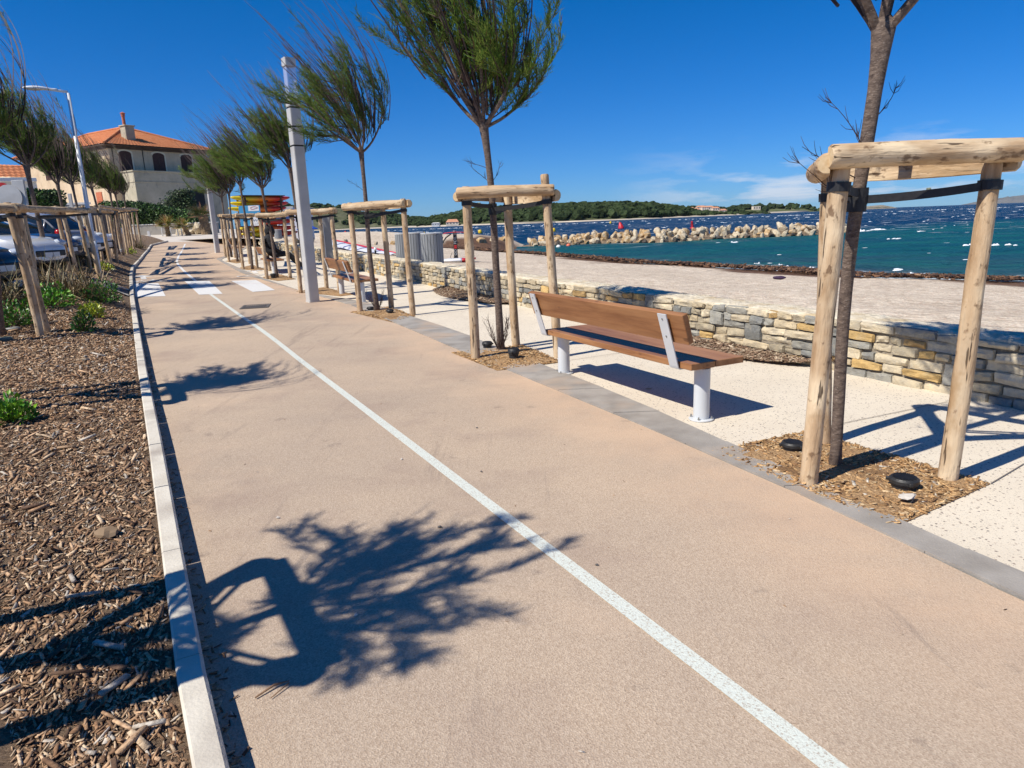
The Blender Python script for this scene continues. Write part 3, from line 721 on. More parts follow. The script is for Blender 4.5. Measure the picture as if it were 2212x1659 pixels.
def crown_mesh(seed, nl=9, ello=26, nsub=9, dens=1., size=1., wind=Vector((-.9,.3,.0)), whips=45, blade=1., wk=1.):
    r = random.Random(seed); mb = MB(); BL = []
    def blades(p, d, L, green):
        # one feathery spray: a twig with fine scale-leaved branchlets either side
        k = 6; side = d.cross(vrand(r)); side = side.normalized() if side.length > .01 else d.orthogonal().normalized()
        for i in range(k):
            q = p+d*(L*(i+.3)/k); sg = 1 if i%2 else -1; e = (d*1.15+side*sg*.55+vrand(r)*.25+wind*.25).normalized(); l = r.uniform(.045,.085)*blade*size
            w = e.cross(vrand(r)); w = (w.normalized() if w.length > .01 else side)*(.0042*blade*size)
            BL.append((q-w, q+w, q+e*l+w*.3, q+e*l-w*.3, green))
    def sprays(pts, a0, step, cg):
        acc = 0
        for a, b_ in zip(pts[a0:], pts[a0+1:]):
            d = (b_-a).normalized(); L = (b_-a).length; m = L/(step/dens)
            for i in range(int(m)+(r.random() < m-int(m))):
                p = a.lerp(b_, r.random()); e = (d*.9+vrand(r)*.62+wind*.35).normalized(); base = cg*r.uniform(.75,1.3); tt = r.random()
                col = Vector((.105,.19,.03)).lerp(Vector((.24,.26,.055)), tt*tt*.8)*base
                if r.random() < .06: col = Vector((.14,.085,.04))
                blades(p, e, r.uniform(.10,.2)*size, col)
    def grow(p, d, L, n, up, wd, jit=.1):
        pts = [p.copy()]; st = L/n
        for i in range(n):
            d = (d+Vector((0,0,up))+wind*wd*(.1+1.3*(i+1)/n)+vrand(r)*jit).normalized(); p = p+d*st; pts.append(p.copy())
        return pts
    for i in range(nl):
        az = 2*PI*(i+r.uniform(-.25,.25))/nl; el = math.radians(r.uniform(ello,72)); d = Vector((math.cos(az)*math.cos(el), math.sin(az)*math.cos(el), math.sin(el)))
        lee = 1+.28*d.dot(wind); L = r.uniform(1.0,1.5)*size*lee
        pts = grow(Vector((0,0,-.05)), d, L, 14, .02, .155*wk, .07); m = len(pts)
        mb.tube(pts, [lerp(.023, .006, j/(m-1))*size for j in range(m)], 6, 0); cg = r.uniform(.8,1.25)
        sprays(pts, 5, .016, cg)
        for j in range(nsub):
            t = .18+.8*(j+r.random())/nsub; k = min(m-2, int(t*(m-1))); pp = pts[k]; dd = (pts[k+1]-pts[k]).normalized()
            e = (dd*.9+vrand(r)*.85+Vector((0,0,.05))).normalized(); l2 = r.uniform(.5,.95)*size*(1.1-.3*t)
            sp = grow(pp, e, l2, 9, -.01, .25*wk, .09); mb.tube(sp, [lerp(.008,.0022, q/9)*size for q in range(10)], 4, 1, False)
            sprays(sp, 1, .0135, cg*r.uniform(.8,1.2))
            if r.random() < .8:
                k2 = r.randint(2, 7); e = ((sp[k2+1]-sp[k2]).normalized()+vrand(r)*.6).normalized(); s3 = grow(sp[k2], e, l2*.6, 7, .04, .28*wk, .08); mb.tube(s3, [lerp(.005,.002, q/7)*size for q in range(8)], 3, 1, False); sprays(s3, 0, .014, cg)
    for i in range(whips): # long bare shoots streaming downwind
        az = r.uniform(0, 2*PI); el = math.radians(r.uniform(35,80)); d = Vector((math.cos(az)*math.cos(el), math.sin(az)*math.cos(el), math.sin(el)))
        p = d*r.uniform(.1,.8)*size; L = r.uniform(1.2,2.7)*size; sp = grow(p, (d+Vector((0,0,.4))+wind*.5).normalized(), L, 16, .0, .17*wk, .035)
        mb.tube(sp, [lerp(.010,.0036, q/16)*size for q in range(17)], 3, 1, False)
        for q in (9, 12):
            if r.random() < .55:
                s3 = grow(sp[q], ((sp[q+1]-sp[q]).normalized()+vrand(r)*.35).normalized(), r.uniform(.2,.5), 5, .03, .2*wk, .05); mb.tube(s3, [lerp(.0045,.002, z/5)*size for z in range(6)], 3, 1, False)
        if r.random() < .12: sprays(sp[9:13], 0, .03, .9)
    n0 = len(mb.v); mb.c = [(.1,.1,.1)]*n0
    vs = []; cs = []; fs = []
    for k, (a, b_, c_, d_, g_) in enumerate(BL): vs += [a, b_, c_, d_]; cs += [tuple(g_)]*4; fs.append((n0+4*k, n0+4*k+1, n0+4*k+2, n0+4*k+3))
    mb.v += [tuple(v) for v in vs]; mb.c += cs; mb.f += fs; mb.m += [2]*len(fs)
    return mb.mesh('crown', [m_bark, m_twig, m_leaf], False)
CROWNS = [crown_mesh(101+i, nl=8+i%3, nsub=8+(i*2)%3, dens=.82, size=.95, wind=Vector((-.72,.22,.62)), whips=78, wk=1.0+.1*i) for i in range(5)]
BIG = crown_mesh(200, nl=7, nsub=9, ello=46, dens=1.1, size=1.18, wind=Vector((-.42,.2,.88)), whips=60, wk=.8)
SPARSE = crown_mesh(238, nl=9, nsub=6, ello=20, dens=1.3, size=.62, wind=Vector((-.5,.2,.6)), whips=6, wk=.45, blade=1.5)
BIG2 = crown_mesh(211, nl=11, nsub=7, ello=14, dens=.9, size=1.0, wind=Vector((-.40,.2,.9)), whips=70, wk=.8)
def shoot(mb, p, d, L, r, wind, n=8, side=6):
    pts = [p.copy()]; dd = d.copy()
    for i in range(n): dd = (dd+wind*.06+Vector((0,0,.04))+vrand(r)*.08).normalized(); p = p+dd*L/n; pts.append(p.copy())
    mb.tube(pts, [lerp(.004,.0015, i/n) for i in range(n+1)], 4, 1, False)
    for j in range(side):
        k = r.randint(2, n-1); e = ((pts[k+1]-pts[k]).normalized()+vrand(r)*.7).normalized(); q = pts[k]
        mb.tube([q, q+e*L*.12, q+e*L*.2+Vector((0,0,.02))], [.0022,.0018,.001], 3, 1, False)
def tree(base, fork, crown, label, group, Z, seed, scale=1., shoots=(), r0=.055, r1=.034, foot=0):
    """base, fork world points"""
    o = Vector(base); t = thing('tamarisk_tree', label, 'tree', o, 0, group); rr = random.Random(seed); f = Vector(fork)-o; n = 16; pts = []; rs_ = []
    bx = rr.uniform(-.05,.05)
    for i in range(n+1):
        u = i/n; p = f*u; p.x += bx*math.sin(PI*u)+.012*math.sin(7*u+seed); p.y += .02*math.sin(5*u+seed); 
        if i == 0: p.z = -.08
        pts.append(p); w = lerp(r0, r1, u**.8); 
        if u > .9: w *= 1+(u-.9)*6
        if u < .06: w *= 1.25
        rs_.append(w*(1+.06*mn.noise(Vector((u*14, seed, 0)))))
    pts.append(f+Vector((0,0,.05))); rs_.append(r1*1.3)
    mb = MB(); mb.tube(pts, rs_, 12); mb.build('trunk', m_bark, t, True)
    c = link('crown', crown, t); c.location = f; c.scale = (scale*rr.uniform(.9,1.1), scale*rr.uniform(.9,1.1), scale*rr.uniform(.95,1.12)); c.rotation_euler = (0, 0, rr.uniform(-.3,.3))
    if shoots:
        for (u, dx, dz, L) in shoots:
            k = int(u*n); mb = MB(); shoot(mb, pts[k].copy(), Vector((dx, rr.uniform(-.4,.4), dz)).normalized(), L, rr, Vector((-1,.2,0)), side=9); mb.build('side_shoot', [m_bark, m_twig], t)
        mb = MB()
        if foot:
            for i in range(foot):
                a = rr.uniform(0, 2*PI); shoot(mb, Vector((.03*math.cos(a), .03*math.sin(a), .02)), Vector((math.cos(a)*.45, math.sin(a)*.45, 1)).normalized(), rr.uniform(.25,.5), rr, Vector((0,0,0)), side=7)
            mb.build('basal_shoots', [m_bark, m_twig], t)
    def at_z(z):
        u = clamp((z-o.z)/max(f.z, .01)); x = o.x+lerp(0, f.x, u)+bx*math.sin(PI*u)+.012*math.sin(7*u+seed); return (x, o.y+f.y*u+.02*math.sin(5*u+seed))
    return at_z
def forkpt(b_, px): # a point above the base whose picture position is px, kept at the base's distance
    q = ray(*px); k = Vector((b_.x, b_.y)).length/Vector((q.x, q.y)).length; return Vector((q.x*k, q.y*k, H+q.z*k))
GR, GL = 'tamarisk trees along the promenade', 'tamarisk trees along the car park'
FR, FL = 'log frames round the promenade trees', 'log frames round the car park trees'
def unit(base, fork, crown, stakes, lab_t, lab_f, side, seed, H_=2.08, tops=None, scale=1., **kw):
    g_ = G if side == 'R' else GB; Z = Zp if side == 'R' else Zb
    b_ = g_(*base); 
    az = tree(b_, forkpt(b_, fork), crown, lab_t, GR if side == 'R' else GL, Z, seed, scale, **{k: v for k, v in kw.items() if k in ('shoots','r0','r1','foot')})
    st = [(g_(*s).x, g_(*s).y) if len(s) == 2 else s[:2] for s in stakes]
    crate(st, tops or [(0,0)]*3, H_, az, lab_f, FR if side == 'R' else FL, Z, seed, **{k: v for k, v in kw.items() if k in ('tall','railz','r','openside','strapz','ry')})
unit((1803,1012), (1903,62), BIG, [(1746,1045),(2046,1036),(1779,958)], 'thick grey-brown tamarisk trunk at the right edge, nearest tree of the promenade row', 'bleached log frame nearest the camera at the right edge, in front of the sea', 'R', 1, H_=1.93,
     tops=[(.07,.0),(.06,.0),(-.10,-.03)], scale=.9, r0=.034, r1=.039, r=.052, ry=.065, strapz=.19, tall=[0,0,0], railz=[1.895,1.85,1.86],
     shoots=[(.66,-1,.9,.5),(.70,-1,.5,.42),(.80,-1,1.2,.4),(.85,.9,.6,.3),(.72,.3,1.2,.3),(.3,-.4,.6,.25)])
unit((1080,757), (1043,268), BIG2, [(1028,775),(1205,771),(1115,746)], 'tall leafy tamarisk left of the long bench, crown cut by the top of the photo', 'log frame just left of the nearest bench with one stake standing taller', 'R', 2, H_=2.02,
     tops=[(-.02,.05),(-.1,.02),(-.05,-.04)], scale=1.05, tall=[.02,.12,.0], shoots=[(.85,-1,.5,.35),(.78,-1,.9,.35),(.75,.8,.8,.3)], foot=16, r0=.05, r1=.038, railz=[1.96,1.9,1.93])
unit((815,671), (780,324), CROWNS[0], [(778,673),(892,680),(846,665)], 'swept tamarisk just right of the near square lamp with a round green crown', 'log frame between the near square lamp and the grey waste bins', 'R', 3, shoots=[(.8,-1,.8,.35)], foot=12, scale=1.02, tops=[(-.02,0),(-.04,0),(-.03,0)], H_=2.05)
unit((668,632), (628,366), CROWNS[1], [(650,633),(734,631),(706,622)], 'tamarisk whose crown rises behind the near square lamp', 'log frame standing behind the foot of the near square lamp', 'R', 4, H_=2.05, tops=[(-.03,0),(-.03,0),(0,0)], shoots=[(.7,-1,.8,.4)], scale=1.05)
unit((600,600), (566,404), CROWNS[2], [(576.5,603),(627.5,601),(583,585)], 'tamarisk beside the bench where the person sits, in front of the kayak rack', 'log frame overlapping the seated person on the bench', 'R', 5, H_=2.05, scale=.95)
unit((545.5,582), (519,400), CROWNS[3], [(525.5,582),(556,579),(540,570)], 'dark tamarisk in front of the yellow ends of the kayaks', 'log frame left of the seated person in front of the yellow kayak ends', 'R', 6, scale=1.05)
unit((513,566), (494,417), CROWNS[4], [(495,566),(520,564),(508,557)], 'small far tamarisk just right of the far square lamp', 'log frame just right of the far square lamp', 'R', 7, scale=1.1)
unit((500,555), (478,424), CROWNS[0], [(488,556),(510,554),(500,548)], 'farthest tamarisk of the promenade row, crown over the far square lamp', 'farthest log frame of the promenade row, hidden among the others', 'R', 8, scale=1.15)
# left row, beside the car park
unit((7,724), (-38,330), CROWNS[1], [(88,728),(101,719),(-25,742)], 'tamarisk trunk cut by the left edge of the photo, nearest in the car park row', 'weathered log frame at the left edge, nearest of the car park row', 'L', 11, H_=1.98, scale=1.0, tops=[(-.1,0),(-.1,0),(0,0)])
unit((107,592), (58,357), CROWNS[2], [(216,602),(165,586),(78,606)], 'leafy tamarisk left of the street lamp, its crown touching the lamp head', 'wide log frame in front of the dark blue car, left of the street lamp', 'L', 12, H_=1.84, scale=1.12, r0=.06, r1=.05, tops=[(-.1,0),(-.1,0),(0,0)])
unit((171,581), (124,396), CROWNS[3], [(243,586),(196,582),(150,584)], 'tamarisk crossing the base of the street lamp, behind the wide log frame', 'log frame right behind the street lamp post', 'L', 13, H_=1.95, scale=1.0, tops=[(-.1,0),(-.1,0),(-.05,0)])
unit((206,572), (154,395), CROWNS[4], [(254,566),(222,563),(200,570)], 'tamarisk directly behind the street lamp post', 'log frame in front of the last white car', 'L', 14, H_=2.0, scale=1.0)
unit((233,560), (197,405), CROWNS[0], [(267,551),(245,548),(228,556)], 'thin tamarisk right of the street lamp against the pale house wall', 'small log frame beyond the last white car', 'L', 15, scale=1.0)
unit((258,549), (238,418), CROWNS[1], [(276,550),(262,543),(248,548)], 'far tamarisk in front of the orange door of the house', 'small far log frame left of the bend in the kerb', 'L', 16, scale=.95)
unit((275,541), (249,419), CROWNS[2], [(289.5,538),(279,535),(266,540)], 'far tamarisk with trunk left of the last one in the car park row', 'far log frame near the hedge, last but one of the car park row', 'L', 17, scale=.95)
unit((290,532), (268,422), CROWNS[3], [(304.5,527),(295,525),(283,530)], 'last tamarisk of the car park row, nearest the hedge', 'last log frame of the car park row beside the hedge', 'L', 18, scale=.85)
# two more of the row stand just outside the picture and throw their shadows into it
def offtree(bx, by, crown, seed, sc, fk):
    z = Zb(bx, by); az = tree(Vector((bx, by, z)), Vector((bx+fk[0], by+fk[1], z+fk[2])), crown, 'tamarisk outside the left edge throwing the large near shadow' if seed == 20 else 'tamarisk just outside the left edge throwing the second nearest shadow', GL, Zb, seed, sc, r0=.04, r1=.028)
    crate([(bx+.24+.20, by+.13-.36), (bx+.24-.20, by+.13+.36), (bx-.3, by-.16)], [(0,0)]*3, 2.0, az, 'log frame outside the left edge whose shadow falls on the near kerb' if seed == 20 else 'log frame just outside the left edge, second from the camera', FL, Zb, seed)
OFF = [offtree(-2.78, 1.72, SPARSE, 20, 1., (-.02,.0,2.3)), offtree(-5.35, 6.1, CROWNS[4], 19, .85, (-.05,0,2.4))]
# ------------------------------------------------------------ benches
m_wood, nt, b = newmat('oiled_bench_timber'); v = coords(nt, (1,.09,1)); b.inputs['Roughness'].default_value = .5; b.inputs['Specular IOR Level'].default_value = .4
g = mixc(nt, ramp(nt, noi(nt, v, 26, 6, .6, .6), .3, .7), (.19,.075,.028), (.33,.15,.06)); g = mixc(nt, ramp(nt, noi(nt, v, 5, 4), .45, .7), g, (.40,.20,.085))
v3 = coords(nt, (1,.35,1)); g = mixc(nt, mth(nt, 'MULTIPLY', ramp(nt, noi(nt, v3, 9, 3), .66, .72), .7), g, (.09,.035,.015))
# sparse dark flecks along the grain; fine relief on every board
nt.links.new(g, b.inputs['Base Color']); bump(nt, b, noi(nt, v, 40, 4), .002)
m_steel = mat('light_grey_painted_steel', (.56,.58,.59), (.62,.64,.65), 3., rough=.42, bmp=(60,.0008))
m_bolt = mat('zinc_bolt', (.35,.35,.34), rough=.4, metal=.8)
def board(mb, x0, x1, y0, y1, z0, z1, R=None, o=(0,0,0), bev=.004):
    mb.box(((x0+x1)/2, (y0+y1)/2, (z0+z1)/2) if R is None else o, (x1-x0, y1-y0, z1-z0), R=R, bev=bev)
def bench_at(loc, rz, label, group='benches facing the sea'):
    # local +X towards the sea, +Y along the path away from the camera
    t = thing('park_bench', label, 'bench', loc, rz, group); HS = .49; L = 2.32; d = .54; y0 = -.08
    mb = MB(); board(mb, .165, .46, y0, y0+L, HS-.052, HS); mb.build('front_seat_board', m_wood, t)
    mb = MB(); board(mb, -.085, .159, y0, y0+L-.0, HS-.053, HS-.001); mb.build('rear_seat_board', m_wood, t)
    lean = math.radians(17); R = Matrix.Rotation(-lean, 3, 'Y')
    mb = MB(); c = Vector((-.150, (-.11+2.36)/2, HS+.285)); mb.box(c, (.055, 2.47, .245), R=R, bev=.005); mb.build('backrest', m_wood, t)
    for yy in (.10, 2.22):
        mb = MB(); w = .105; th_ = .009
        path2 = [Vector((.12, HS-.060)), Vector((-.085, HS-.060)), Vector((-.099, HS-.054)), Vector((-.106, HS-.038))]
        top = Vector((-.106-math.tan(lean)*.428, HS+.39)); path2.append(top); rows = []
        for i, p in enumerate(path2):
            a = path2[max(0, i-1)]; b2 = path2[min(len(path2)-1, i+1)]; tt = (b2-a).normalized(); n = Vector((-tt.y, tt.x))*th_/2
            rows.append([Vector((p.x-n.x, yy-w/2, p.y-n.y)), Vector((p.x+n.x, yy-w/2, p.y+n.y)), Vector((p.x+n.x, yy+w/2, p.y+n.y)), Vector((p.x-n.x, yy+w/2, p.y-n.y))])
        mb.loft(rows); br = mb.build('backrest_bracket', m_steel, t)
        mb = MB()
        for zz in (.21, .35):
            p = Vector((-.112-math.tan(lean)*(zz+.038), yy, HS+zz)); Rb = Matrix.Rotation(-PI/2-lean, 3, 'Y')
            M = MB(); M.lathe([(.0001,-.002),(.008,-.001),(.008,.003),(.003,.006)], 8); mb.add([Rb@Vector(q)+p for q in M.v], M.f)
        mb.build('bolts', m_bolt, br)
    for yy in (0., 2.165):
        mb = MB(); mb.lathe([(.064,.0),(.064,HS-.064)], 28, o=(.10, yy, 0)); lg = mb.build('leg', m_steel, t, angle=40)
        mb = MB(); mb.lathe([(.098,-.002),(.1,.001),(.1,.008),(.097,.011)], 28, o=(.10, yy, 0)); mb.build('base_plate', m_steel, lg, angle=40)
        mb = MB()
        for k in range(4): mb.lathe([(.009,.01),(.009,.02),(.006,.022),(.006,.034)], 8, o=(.10+.083*math.cos(k*PI/2+.6), yy+.083*math.sin(k*PI/2+.6), 0))
        mb.build('anchor_bolts', m_bolt, lg)
    return t
RZB = math.radians(26.3); c_, s_ = math.cos(RZB), math.sin(RZB)
l2 = G(1514.6,905); B1 = Vector((l2.x-.10*c_, l2.y-.10*s_, l2.z))
bench_at(B1, RZB, 'long brown timber bench nearest the camera, seen from behind')
def bench_px(px, rz, lab):
    p = G(*px); return bench_at(Vector((p.x-.1*math.cos(rz), p.y-.1*math.sin(rz), p.z)), rz, lab)
RZ2 = math.radians(24.5)
B2p = Vector(G(783,649)); 
bench_px((784,653), RZ2, 'timber bench beside the near square lamp, second from the camera')
bench_px((593,592), RZ2, 'timber bench on which the person in black sits')
bench_px((513,556), RZ2, 'farthest timber bench, half hidden by log stakes')
# ------------------------------------------------------------ irrigation caps
m_cap2 = mat('black_plastic', (.018,.018,.018), (.03,.03,.03), 30, rough=.5)
def cap(px, lab, h=.05, r=.075, g_=G, pm=None):
    p = g_(*px); t = thing('irrigation_cap', lab, 'irrigation cap', p+Vector((0,0,.01)), random.uniform(0,3), 'irrigation caps in the tree pits'); mb = MB()
    mb.lathe([(r*.8,-.03),(r*.8,h*.45),(r*.93,h*.5),(r*.93,h*.62),(r,h*.66),(r,h),(r*.93,h+.006)], 26); mb.build('body', pm or m_cap2, t, angle=40)
    mb = MB(); mb.lathe([(r*.9,h+.006),(r*.86,h+.011),(.001,h+.012)], 26)
    for k in range(-6, 7):
        y = k*r*.12; l = math.sqrt(max(.0001, (r*.78)**2-y*y)); mb.box((0, y, h+.014), (2*l, r*.05, .004))
    for k in range(3): a = k*2.09; mb.box((r*1.04*math.cos(a), r*1.04*math.sin(a), h*.8), (.02,.022,.02), R=Rz(a), bev=.003)
    mb.build('lid', pm or m_cap2, t)
cap((1711,975), 'black grated cap left of the front stake in the nearest tree pit')
cap((1951,1056), 'black grated cap between the two front stakes of the nearest tree pit', .055, .082)
cap((1053,753), 'black cap at the back left of the tree pit before the long bench', .07, .07)
cap((1110,776), 'tall black cap in the middle of the tree pit before the long bench', .11, .07)
cap((1014,.0) if False else (801,671), 'low black cap beside the trunk right of the near square lamp', .05, .07)
cap((843,678), 'black cap at the front of the tree pit right of the near square lamp', .06, .07)
cap((591,602), 'black pipe cap in the tree pit by the seated person', .14, .09)
cap((13,736), 'grey-green round cap in the mulch at the left edge of the photo', .03, .09, GB, mat('grey_green_cap', (.13,.17,.15), rough=.6))
cap((28,714), 'pale grated drain cap in the mulch behind the left edge trunk', .03, .1, GB, mat('pale_grey_cap', (.32,.31,.28), rough=.7))
# ------------------------------------------------------------ square lamps and street lamp
m_alu = mat('light_grey_lamp_paint', (.50,.49,.47), (.58,.57,.55), 2.5, rough=.45, bmp=(140,.0008), c3=(.44,.42,.39), s3=1.1)
m_gap = mat('dark_seam', (.02,.02,.02), rough=.6)
m_glass, nt, b = newmat('clear_lamp_tube'); b.inputs['Base Color'].default_value = (1,1,1,1); b.inputs['Roughness'].default_value = .03; b.inputs['Transmission Weight'].default_value = .3; b.inputs['IOR'].default_value = 1.15; b.inputs['Alpha'].default_value = .42; b.inputs['Base Color'].default_value = (.86,.86,.97,1); b.inputs['Roughness'].default_value = .12
def rsq(w, rr=.025, k=3): # rounded square outline
    pts = []
    for q, (sx, sy) in enumerate([(1,1),(-1,1),(-1,-1),(1,-1)]):
        for i in range(k+1):
            a = q*PI/2+i*PI/2/k; pts.append((sx*(w/2-rr)+rr*math.cos(a), sy*(w/2-rr)+rr*math.sin(a)))
    return pts
def sq_lamp(px, rz, label, sc=1., H_=5.0, w=.235):
    p = G(*px); t = thing('square_lamp', label, 'street lamp', p, rz, 'square column lamps'); t.scale = (sc, sc, 1)
    pf = rsq(w); f = H_/5.02
    mb = MB(); mb.prism(pf, -.05, 3.28*f); mb.build('column', m_alu, t, angle=35)
    for z in (3.28, 3.66, 4.04):
        mb = MB(); mb.prism(rsq(w-.025), z*f-.001, (z+.035)*f); mb.build('seam', m_gap, t)
    for a, b2 in ((3.314,3.66),(3.694,4.04),(4.074,4.24)):
        mb = MB(); mb.prism(pf, a*f, b2*f); mb.build('module', m_alu, t, angle=35)
    mb = MB(); mb.prism(rsq(w-.03, .02), 4.22*f, 4.86*f); mb.build('light_tube', m_glass, t, angle=35)
    mb = MB(); mb.prism(rsq(w-.12, .02), 4.20*f, 4.24*f); mb.prism(pf, 4.86*f, 5.02*f); mb.build('head', m_alu, t, angle=35)
    mb = MB(); mb.prism(rsq(w+.015), -.02, .03); mb.build('foot_plate', m_alu, t, angle=35)
    return t
sq_lamp((676,652), .62, 'near grey square column lamp with a clear top section beside the path')
sq_lamp((470,546), .62, 'far grey square column lamp, its top lost in tamarisk foliage', H_=5.0)
m_white = mat('white_lamp_paint', (.66,.68,.70), (.74,.76,.78), 3, rough=.4)
def street_lamp():
    p = GB(213,588); t = thing('street_lamp', 'tall thin white street lamp with one arm over the car park', 'street lamp', p); d = p.xy.length
    q = ray(146,201); k = d/Vector((q.x, q.y)).length; top = Vector((0,0,H+q.z*k-p.z))
    mb = MB(); mb.tube([(0,0,-.2), (0,0,.9)], [.08,.08], 12); mb.tube([(0,0,.9),(0,0,1.0),top], [.08,.062,.045], 12); mb.build('pole', m_white, t, True)
    q2 = ray(50,199); k2 = 1.; e = Vector((q2.x*(d/Vector((q2.x, q2.y)).length), q2.y*(d/Vector((q2.x, q2.y)).length), 0))-Vector((p.x, p.y, 0)); e = Vector((e.x, e.y, top.z-.02)); dr = Vector((e.x, e.y, 0)).normalized(); L = Vector((e.x, e.y)).length
    hz_ = L-.55
    mb = MB(); mb.tube([top+Vector((0,0,.03)), top+dr*(hz_)+Vector((0,0,.07))], [.034,.03], 10); mb.build('arm', m_white, t, True)
    mb = MB(); rows = []
    for i in range(13):
        u = i/12; x = hz_-.25+u*.82; w = .045 if u < .25 else .045+.10*math.sin(PI*clamp((u-.2)/.8))**.7; hh = .035 if u < .25 else .035+.04*math.sin(PI*clamp((u-.2)/.8))
        if i == 12: w = .012; hh = .01
        c = top+dr*x+Vector((0,0,.07)); sdv = Vector((-dr.y, dr.x, 0)); rows.append([c+sdv*w*math.cos(a)+Vector((0,0,max(-.25*hh, hh*math.sin(a)))) for a in [2*PI*k/12 for k in range(12)]])
    mb.loft(rows); hd = mb.build('lamp_head', m_white, t, True)
    mb = MB(); c = top+dr*(hz_+.30)+Vector((0,0,.058)); sdv = Vector((-dr.y, dr.x, 0)); ring = lambda s, z: [c+dr*.2*s*math.cos(a)+sdv*.1*s*math.sin(a)+Vector((0,0,z)) for a in [2*PI*k/16 for k in range(16)]]
    mb.loft([ring(1,0), ring(.9,-.02), ring(.5,-.035)]); mb.build('lamp_glass', mat('frosted_lamp_glass', (.55,.53,.46), rough=.25), hd, True)
street_lamp()
# ------------------------------------------------------------ small plants in the bed
def leafmat(name, a_, b_): return mat(name, a_, b_, 9., rough=.45, rnd=.0, spec=.4, vcol=True)
m_shrub = mat('glossy_leaf', (1,1,1), (.7,.75,.7), 20, rough=.4, vcol=True)
def shrub(px, w, h, cols_, label, n=420, ls=.05, seed=1, g_=GB, name='low_shrub', cat='shrub', grp='small shrubs in the mulch bed', pos=None):
    r = random.Random(seed); p = pos or g_(*px); t = thing(name, label, cat, p, 0, grp); mb = MB(); ns = 26
    mb.c = []
    for i in range(ns):
        a = r.uniform(0, 2*PI); q = r.random()**.5; tip = Vector((w/2*q*math.cos(a), w/2*q*math.sin(a), h*(1-.6*q*q)*r.uniform(.7,1))); mb.tube([(0,0,-.01), tip*.5+Vector((0,0,.02)), tip], [.006,.004,.002], 4, 0, False, col=(.1,.07,.04))
    mb.build('stems', m_shrub, t, recalc=False); mb = MB(); mb.c = []
    for i in range(n):
        d = vrand(r); d.z = abs(d.z); q = r.random()**.35; base = Vector((d.x*w/2*q, d.y*w/2*q, d.z*h*q*.9+.015)); base *= 1+.25*mn.noise(d*2+Vector((seed, 0, 0)))
        e = (d*.8+vrand(r)*.7+Vector((0,0,.35))).normalized(); s = e.cross(vrand(r)).normalized(); L = ls*r.uniform(.6,1.3); c = cols_[0] if r.random() < .65 else cols_[1]; k = r.uniform(.7,1.3); c = tuple(x*k for x in c); up_ = e.cross(s)
        mb.add([base, base+e*L*.5+s*L*.26, base+e*L-up_*L*.1, base+e*L*.5-s*L*.26], [(0,1,2,3)], 0, c)
    mb.build('leaves', m_shrub, t, recalc=False); return t
LG, YG, DG = ((.10,.30,.02),(.20,.42,.03)), ((.42,.46,.03),(.25,.36,.03)), ((.03,.10,.012),(.07,.2,.02))
shrub((24,913), .34, .22, ((.22,.42,.03),(.09,.26,.02)), 'bright green tuft in the bark mulch at the left edge', 520, .055, 1)
shrub((200,686), .42, .27, YG, 'yellow-green shrub near the kerb, in front of the dry grasses', 420, .06, 2)
shrub((181,717), .34, .34, DG, 'small dark green shrub nearest the kerb, below the yellow-green one', 380, .055, 3)
shrub((112,664), .75, .42, LG, 'rounded bright green shrub right of the leaning left stakes', 700, .07, 4)
shrub((30,705), .75, .42, ((.05,.17,.015),(.12,.3,.02)), 'green shrub behind the trunk at the left edge', 600, .07, 5)
shrub((222,655), .75, .5, ((.035,.13,.012),(.09,.24,.02)), 'dark green shrub under the dry grasses beside the crossing', 700, .06, 6)
shrub((226,585), .5, .25, YG, 'yellow-green tuft at the foot of a stake right of the street lamp', 200, .08, 7)
shrub((282,549), .6, .3, YG, 'yellow-green tuft farthest along the mulch bed', 150, .09, 8)
m_blade = mat('flax_blade', (1,1,1), (.75,.7,.6), 6, rough=.6, vcol=True)
def flax(px, w, h, n, label, seed, dry=.6, g_=GB):
    r = random.Random(seed); p = g_(*px); t = thing('flax_clump', label, 'plant', p, 0, 'flax clumps in the mulch bed')
    for nm, dr_ in (('green_blades', 0), ('dry_blades', 1)):
        mb = MB(); mb.c = []
        for i in range(int(n*(dry if dr_ else 1-dry))):
            a = r.uniform(0, 2*PI); sp = r.uniform(.15, 1.); L = r.uniform(.6, 1.25)*h*1.3; d = Vector((math.cos(a)*sp, math.sin(a)*sp, 1.1-.5*sp)).normalized(); o_ = Vector((r.gauss(0, w*.16), r.gauss(0, w*.16), -.02)); pts = [o_]; q = o_.copy(); droop = r.uniform(.06,.3)*(1.5 if dr_ else .8)
            for k in range(7): d = (d+Vector((-.05,.01,-droop))+vrand(r)*.05).normalized(); q = q+d*L/7; pts.append(Vector((q.x, q.y, max(q.z, .01)))) 
            c = r.choice([(.36,.26,.13),(.26,.18,.09),(.48,.38,.22),(.16,.11,.06)]) if dr_ else r.choice([(.07,.075,.02),(.12,.11,.03),(.17,.13,.05),(.05,.045,.02)]); ww = r.uniform(.006,.014); vs = []
            for k, q2 in enumerate(pts):
                tt = (pts[min(k+1, 7)]-pts[max(k-1, 0)]).normalized(); s = tt.cross(Vector((0,0,1))); s = s.normalized() if s.length > .05 else Vector((1,0,0)); wk_ = ww*(1-(k/7)**2*.9); vs += [q2-s*wk_, q2+s*wk_]
            mb.add(vs, [(2*k, 2*k+1, 2*k+3, 2*k+2) for k in range(7)], 0, c)
        mb.build(nm, m_blade, t, recalc=False)
flax((168,640), 1.3, .62, 420, 'large half dead flax clump beside the crossing lane', 51, .75)
flax((118,618), 1.2, .6, 260, 'tangled flax clump behind the bright green shrub', 52, .7)
flax((22,655), 1.3, .6, 320, 'dark flax clump at the left edge behind the stakes', 53, .45)
